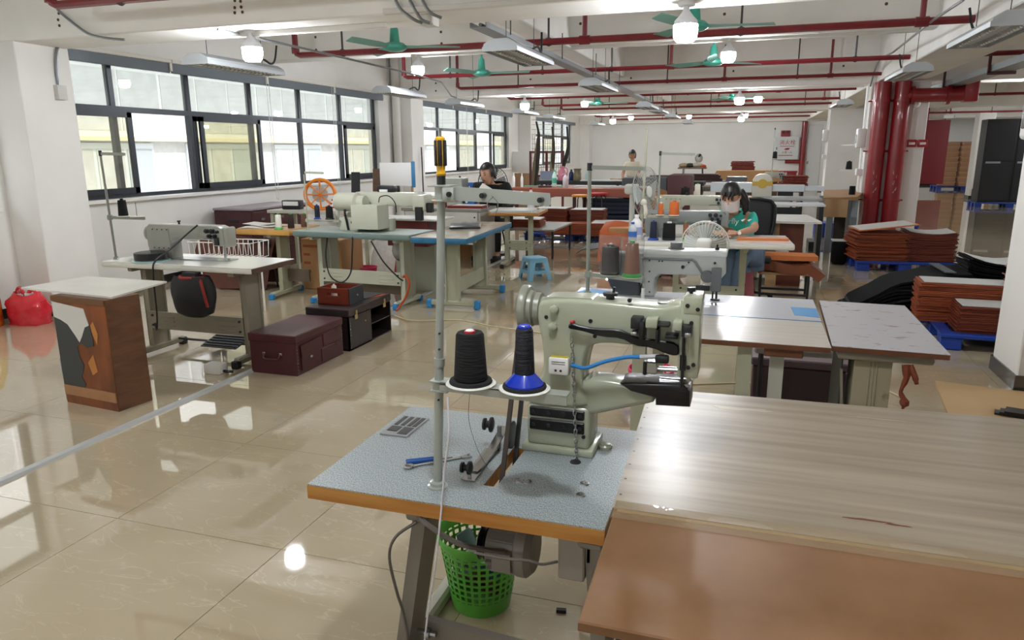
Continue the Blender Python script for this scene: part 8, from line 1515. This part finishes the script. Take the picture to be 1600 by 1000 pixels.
def hair(parent, M, s, low=-0.03, front=0.055, side=0.02):
    mb = MB(); nu, nv = 28, 18; R = (0.088, 0.107, 0.13); vs = []; keep = []
    for j in range(nv + 1):
        p = -PI / 2 + PI * j / nv
        for i in range(nu):
            t = 2 * PI * i / nu; vs.append(Vector((R[0] * math.cos(p) * math.cos(t), R[1] * math.cos(p) * math.sin(t) + 0.004, R[2] * math.sin(p))))
    fs = []
    for j in range(nv):
        for i in range(nu):
            f = (j * nu + i, j * nu + (i + 1) % nu, (j + 1) * nu + (i + 1) % nu, (j + 1) * nu + i); c = sum((vs[k] for k in f), Vector()) / 4
            lim = front if c.y < -0.04 else (side if c.y < 0.02 else low)
            if c.z > lim: fs.append(f)
    used = sorted({k for f in fs for k in f}); mp = {k: n for n, k in enumerate(used)}
    mb.add([M @ (vs[k] * s) for k in used], [tuple(mp[k] for k in f) for f in fs]); return mb
def hand(mb, wrist, d, up, s=1.0, curl=0.6, flip=1):
    d = Vector(d).normalized(); up = Vector(up); sd = d.cross(up).normalized() * flip; up = sd.cross(d).normalized() * flip; w = Vector(wrist)
    mb.tube([w, w + d * 0.03 * s, w + d * 0.075 * s, w + d * 0.085 * s], [0.022 * s, 0.03 * s, 0.034 * s, 0.028 * s], 8)
    for k, L in enumerate((0.068, 0.078, 0.072, 0.055)):
        b = w + d * 0.078 * s + sd * (k - 1.5) * 0.018 * s; q = L * s / 3; c = 0.0; pts = [b - d * 0.01 * s]
        for j in range(3): c += curl * 0.5; dirv = d * math.cos(c) - up * math.sin(c); b = b + dirv * q; pts.append(b)
        mb.tube(pts, [0.0095 * s, 0.009 * s, 0.008 * s, 0.007 * s], 6, smooth=2)
    b = w + d * 0.025 * s - sd * 0.025 * s; mb.tube([b, b + (d * 0.6 - sd * 0.8) * 0.03 * s, b + (d * 0.95 - sd * 0.6) * 0.058 * s, b + (d * 1.1 - sd * 0.3 - up * 0.2) * 0.075 * s], [0.011 * s, 0.0105 * s, 0.0095 * s, 0.008 * s], 6, smooth=2)
def rel(o, p): return Vector(p) - Vector(o)
# ---------- woman in teal
O = (-0.05, 7.72, 0.0)
w2 = thing('person', 'person in a teal shirt and face mask bent over the sewing machine', 'person', O)
hd = rel(O, at(1142, 307, 7.12)); MH = Matrix.Translation(hd) @ Matrix.Rotation(-0.18, 4, 'Z') @ Matrix.Rotation(0.42, 4, 'X')
hip = Vector((0.02, 0.12, 0.52)); chest = rel(O, at(1145, 348, 7.42)); neck = rel(O, at(1147, 326, 7.3)); sl = rel(O, at(1119, 340, 7.38)); sr = rel(O, at(1170, 339, 7.38))
er = rel(O, at(1180, 368, 7.28)); er.z = max(er.z, 0.86); wr = rel(O, at(1152, 364, 7.02)); wr.z = 0.835; el = rel(O, at(1104, 370, 7.25)); el.z = 0.88; wl = rel(O, at(1118, 366, 7.0)); wl.z = 0.835
kr = rel(O, at(1160, 398, 7.3)); kr.z = 0.58; ar = rel(O, at(1140, 444, 7.35)); ar.z = 0.12; kl = Vector((-0.12, -0.3, 0.57)); al = Vector((-0.14, -0.25, 0.12))
kr = Vector((kr.x, -0.32, 0.58)); ar = Vector((ar.x, -0.22, 0.13))
vs, fs = chain([[('hip', hip, 0.13), ('waist', (hip + chest) / 2, 0.12), ('chest', chest, 0.11), ('neck0', (chest + neck) / 2 + Vector((0, 0, 0.02)), 0.06), ('neck', neck, 0.05), ('skull', hd - Vector((0, -0.02, 0.03)), 0.055)],
                [('chest', 0, 0), ('sr', sr, 0.06), ('er', er, 0.042), ('wr', wr, 0.026)], [('chest', 0, 0), ('sl', sl, 0.06), ('el', el, 0.042), ('wl', wl, 0.026)],
                [('hip', 0, 0), ('hr', hip + Vector((0.09, -0.08, 0)), 0.09), ('kr', kr, 0.06), ('ar', ar, 0.04), ('fr', ar + Vector((-0.01, -0.14, -0.05)), 0.032)], [('hip', 0, 0), ('hl', hip + Vector((-0.09, -0.08, 0)), 0.09), ('kl', kl, 0.06), ('al', al, 0.04), ('fl', al + Vector((0, -0.14, -0.05)), 0.032)]])
bm_ = MB().add(vs, fs); hv = head_verts(MH, 1.08); bm_.add(hv.v, hv.f); hand(bm_, wr, Vector((-1, -0.25, 0.05)), (0, 0, 1), 1.0, 0.35, 1); hand(bm_, wl, Vector((0.9, -0.3, 0.0)), (0, 0, 1), 1.0, 0.35, -1)
bm_.build('body', SKIN, w2, ang=80)
TEE = mat('teal_cotton', '#41c9b5', 0.8, var=0.05, scale=5, bump=0.25, bscale=9)
vs, fs = chain([[('waist', (hip * 0.75 + chest * 0.25), 0.155), ('mid', (hip * 0.4 + chest * 0.6), 0.15), ('chest', chest, 0.165), ('nk', (chest * 0.45 + neck * 0.55), 0.1)], [('chest', 0, 0), ('sr', sr + Vector((0.01, 0, 0.005)), 0.085), ('cr', sr * 0.12 + er * 0.88, 0.068)], [('chest', 0, 0), ('sl', sl + Vector((-0.01, 0, 0.005)), 0.085), ('cl', sl * 0.12 + el * 0.88, 0.068)]], 1)
tee = MB().add(vs, fs).build('shirt', TEE, w2, ang=80)
vs, fs = chain([[('hip', hip, 0.15), ('hr', hip + Vector((0.09, -0.08, 0)), 0.105), ('kr', kr, 0.085), ('mr', (kr + ar) / 2, 0.075), ('ar', ar + Vector((0, 0, 0.01)), 0.07)], [('hip', 0, 0), ('hl', hip + Vector((-0.09, -0.08, 0)), 0.105), ('kl', kl, 0.085), ('ml', (kl + al) / 2, 0.075), ('al', al + Vector((0, 0, 0.01)), 0.07)]])
MB().add(vs, fs).build('jeans', mat('blue_denim', '#6f86a3', 0.85, var=0.1, scale=9, bump=0.2, bscale=12), w2, ang=80)
hm = hair(w2, MH, 1.1, -0.06, 0.05, 0.015)
hm.tube([MH @ Vector((0.06, 0.06, 0.02)), MH @ Vector((0.11, 0.05, -0.06)), MH @ Vector((0.125, 0.03, -0.13)), MH @ Vector((0.115, 0.0, -0.19))], [0.05, 0.045, 0.035, 0.015], 8, smooth=3)
for dx in (-0.03, 0.02, 0.05): hm.tube([MH @ Vector((dx, -0.09, 0.09)), MH @ Vector((dx - 0.012, -0.115, 0.05)), MH @ Vector((dx - 0.018, -0.112, 0.02))], [0.012, 0.008, 0.003], 5, smooth=2)
hm.build('hair', HAIR, w2, ang=60)
face(w2, MH, 1.08, mat('mask_white', '#d6ccc8', 0.7))
MB().tube([wr + Vector((0.02 + 0.0, 0.027 * math.cos(k * PI / 6), 0.027 * math.sin(k * PI / 6))) for k in range(12)], 0.005, 6, closed=True).cyl(wr + Vector((0.02, -0.03, 0.008)), wr + Vector((0.02, -0.024, 0.006)), 0.016, n=12).build('wristwatch', mat('watch_white', '#dcd9d0', 0.3), w2)
lt = text_mesh('shirt_lettering', 'rfly', 0.075, WHT, w2, Matrix.Translation(rel(O, at(1146, 346, 7.19)) ) @ Matrix.Rotation(-0.1, 4, 'Z') @ Matrix.Rotation(PI / 2 - 0.25, 4, 'X'))
for px in (1161, 1171):
    q = rel(O, at(px, 344, 7.2)); MB().prism([(-0.02, 0.0), (0.0, 0.008), (0.025, 0.014), (0.005, -0.004), (-0.005, -0.014)], -0.002, 0.002, M=Matrix.Translation(q)).build('bird_print', WHT, w2)
for a in (ar, al): MB().rb(a.x - 0.045, a.x + 0.045, a.y - 0.2, a.y + 0.05, a.z - 0.115, a.z - 0.04, 0.025, 3).build('shoe', mat('brown_shoe', '#5b3a2c', 0.5), w2)
t = plastic_stool('plastic_stool', 'pink plastic stool under the woman in teal', (-0.07, 7.86, 0), 0.0, mat('salmon_plastic', '#c9707a', 0.4), 0.4, 0.28, 0.36, 'plastic stools')
# ---------- woman in black
O = (-3.72, 10.3, 0.0)
w1 = thing('person', 'person in a black shirt reading a paper at the work desk', 'person', O); s1 = 1.3
hd = rel(O, at(762, 272, 10.12)); MH = Matrix.Translation(hd) @ Matrix.Rotation(-0.35, 4, 'Z') @ Matrix.Rotation(0.2, 4, 'X')
chest = rel(O, at(768, 299, 10.3)); neck = rel(O, at(766, 287, 10.24)); hip = Vector((chest.x, 0.2, 0.6)); sl = rel(O, at(746, 293, 10.28)); sr = rel(O, at(790, 293, 10.28)); er = rel(O, at(798, 318, 10.2)); el = rel(O, at(738, 316, 10.2)); wr = rel(O, at(778, 303, 9.93)); wl = rel(O, at(752, 300, 9.93)); er.z = max(er.z, 0.86); el.z = max(el.z, 0.86)
legs = []
for q in (-1, 1):
    k_ = Vector((hip.x + q * 0.14, -0.2, 0.6)); a_2 = Vector((hip.x + q * 0.15, -0.2, 0.1)); legs.append([('hip', hip, 0.16), ('h%d' % q, hip + Vector((q * 0.1, -0.1, 0)), 0.11), ('k%d' % q, k_, 0.075), ('a%d' % q, a_2, 0.05), ('f%d' % q, a_2 + Vector((0, -0.16, -0.05)), 0.04)])
vs, fs = chain([[('hip', hip, 0.16), ('waist', (hip + chest) / 2, 0.15), ('chest', chest, 0.16), ('neck0', (chest + neck) / 2, 0.09), ('neck', neck, 0.06), ('skull', hd - Vector((0, -0.02, 0.03)), 0.065)], [('chest', 0, 0), ('sr', sr, 0.075), ('er', er, 0.055), ('wr', wr, 0.032)], [('chest', 0, 0), ('sl', sl, 0.075), ('el', el, 0.055), ('wl', wl, 0.032)]] + legs)
bm_ = MB().add(vs, fs); hv = head_verts(MH, s1); bm_.add(hv.v, hv.f); hand(bm_, wl, Vector((0.5, -0.3, 0.2)), (0, 0, 1), 1.05, 0.7, -1); hand(bm_, wr, Vector((-0.6, -0.3, 0.1)), (0, 0, 1), 1.05, 0.7, 1); bm_.build('body', SKIN, w1, ang=80)
BT = mat('black_tee', '#17171a', 0.85, bump=0.2, bscale=9)
vs, fs = chain([[('waist', hip * 0.8 + chest * 0.2, 0.19), ('mid', hip * 0.4 + chest * 0.6, 0.2), ('chest', chest, 0.21), ('nk', chest * 0.4 + neck * 0.6, 0.1)], [('chest', 0, 0), ('sr', sr, 0.105), ('cr', sr * 0.15 + er * 0.85, 0.085)], [('chest', 0, 0), ('sl', sl, 0.105), ('cl', sl * 0.15 + el * 0.85, 0.085)]], 1); MB().add(vs, fs).build('shirt', BT, w1, ang=80)
vs, fs = chain([[(k, p, r * 1.2) for k, p, r in l[:-1]] for l in legs]); MB().add(vs, fs).build('trousers', mat('black_trousers', '#1b1b20', 0.8), w1, ang=80)
hm = hair(w1, MH, s1 * 1.04, -0.06, 0.06, -0.02); hm.ball(MH @ Vector((0.04, 0.12, 0.03)), (0.05, 0.05, 0.06), 10, 8); hm.build('hair', HAIR, w1, ang=60); face(w1, MH, s1)
for l in legs: a_2 = l[3][1]; MB().rb(a_2.x - 0.05, a_2.x + 0.05, a_2.y - 0.2, a_2.y + 0.06, 0.0, 0.09, 0.025, 3).build('shoe', BLK, w1)
text_mesh('shirt_lettering', 'AS', 0.07, WHT, w1, Matrix.Translation(rel(O, at(778, 299, 10.09))) @ Matrix.Rotation(PI / 2, 4, 'X'))
q = at(762, 297, 9.86); o = MB().sheet(lambda u, v: ((u - 0.5) * 0.24, -0.02 * math.sin(u * 3), (v - 0.5) * 0.09), 6, 2, 0.006).build('paper_sheet', mat('paper_white', '#dcd8cf', 0.7)); o.location = (q.x, q.y, q.z); o.rotation_euler = (-0.5, 0.55, 0.1); tag(o, 'white orange-backed sheet held by the person in black', 'paper')
t = thing('work_stool', 'black stool under the person in black', 'stool', (-3.72, 10.52, 0)); MB().lathe([(0.18, 0.42), (0.19, 0.44), (0.18, 0.46), (0, 0.46)], 18).build('seat', BLK, t)
for k in range(4): a = k * PI / 2 + 0.7; MB().cyl((0.12 * math.cos(a), 0.12 * math.sin(a), 0.42), (0.2 * math.cos(a), 0.2 * math.sin(a), 0), 0.013, n=7).build('leg', DSTEEL, t)
# ---------- standing worker
Ys = 18.0; pc = at(988, 260, Ys); O = (pc.x, Ys, 0.0)
w3 = thing('person', 'person in a cream shirt standing at the black cutting table', 'person', O)
hd = Vector((0, -0.03, 1.475)); MH = Matrix.Translation(hd) @ Matrix.Rotation(0.15, 4, 'X'); chest = Vector((0, 0, 1.16)); hip = Vector((0, 0.02, 0.84)); neck = Vector((0, 0, 1.36)); segs = []
arms = []
for q in (-1, 1): arms.append([('chest', chest, 0.12), ('s%d' % q, Vector((q * 0.15, 0, 1.26)), 0.055), ('e%d' % q, Vector((q * 0.22, -0.06, 1.02)), 0.04), ('w%d' % q, Vector((q * 0.18, -0.28, 0.95)), 0.025)])
legs = []
for q in (-1, 1): legs.append([('hip', hip, 0.125), ('h%d' % q, hip + Vector((q * 0.08, 0, -0.05)), 0.09), ('k%d' % q, Vector((q * 0.09, 0.0, 0.46)), 0.06), ('a%d' % q, Vector((q * 0.09, 0.03, 0.09)), 0.042), ('f%d' % q, Vector((q * 0.1, -0.12, 0.04)), 0.035)])
vs, fs = chain([[('hip', hip, 0.125), ('waist', (hip + chest) / 2, 0.11), ('chest', chest, 0.12), ('neck0', (chest + neck) / 2, 0.07), ('neck', neck, 0.05), ('skull', hd - Vector((0, 0, 0.03)), 0.055)]] + arms + legs)
bm_ = MB().add(vs, fs); hv = head_verts(MH, 1.0); bm_.add(hv.v, hv.f)
for q in (-1, 1): hand(bm_, Vector((q * 0.18, -0.28, 0.95)), Vector((-q * 0.2, -1, -0.1)), (0, 0, 1), 0.95, 0.4, -q)
bm_.build('body', SKIN2, w3, ang=80)
CT = mat('cream_tee', '#d8cfb8', 0.85, bump=0.2, bscale=9)
vs, fs = chain([[('waist', Vector((0, 0.01, 0.9)), 0.14), ('mid', Vector((0, 0, 1.03)), 0.135), ('chest', chest, 0.14), ('nk', Vector((0, 0, 1.31)), 0.08)]] + [[('chest', 0, 0), ('s%d' % q, Vector((q * 0.15, 0, 1.26)), 0.075), ('c%d' % q, Vector((q * 0.2, -0.04, 1.1)), 0.062)] for q in (-1, 1)], 1); MB().add(vs, fs).build('shirt', CT, w3, ang=80)
vs, fs = chain([[(k, p, r * 1.2) for k, p, r in l[:-1]] for l in legs]); MB().add(vs, fs).build('trousers', mat('black_trousers', '#1b1b20', 0.8), w3, ang=80)
hair(w3, MH, 1.05, -0.08, 0.045, -0.03).build('hair', HAIR, w3, ang=60); face(w3, MH, 1.0)
for l in legs: a_2 = l[3][1]; MB().rb(a_2.x - 0.045, a_2.x + 0.045, a_2.y - 0.19, a_2.y + 0.05, 0.0, 0.08, 0.025, 3).build('shoe', BLK, w3)
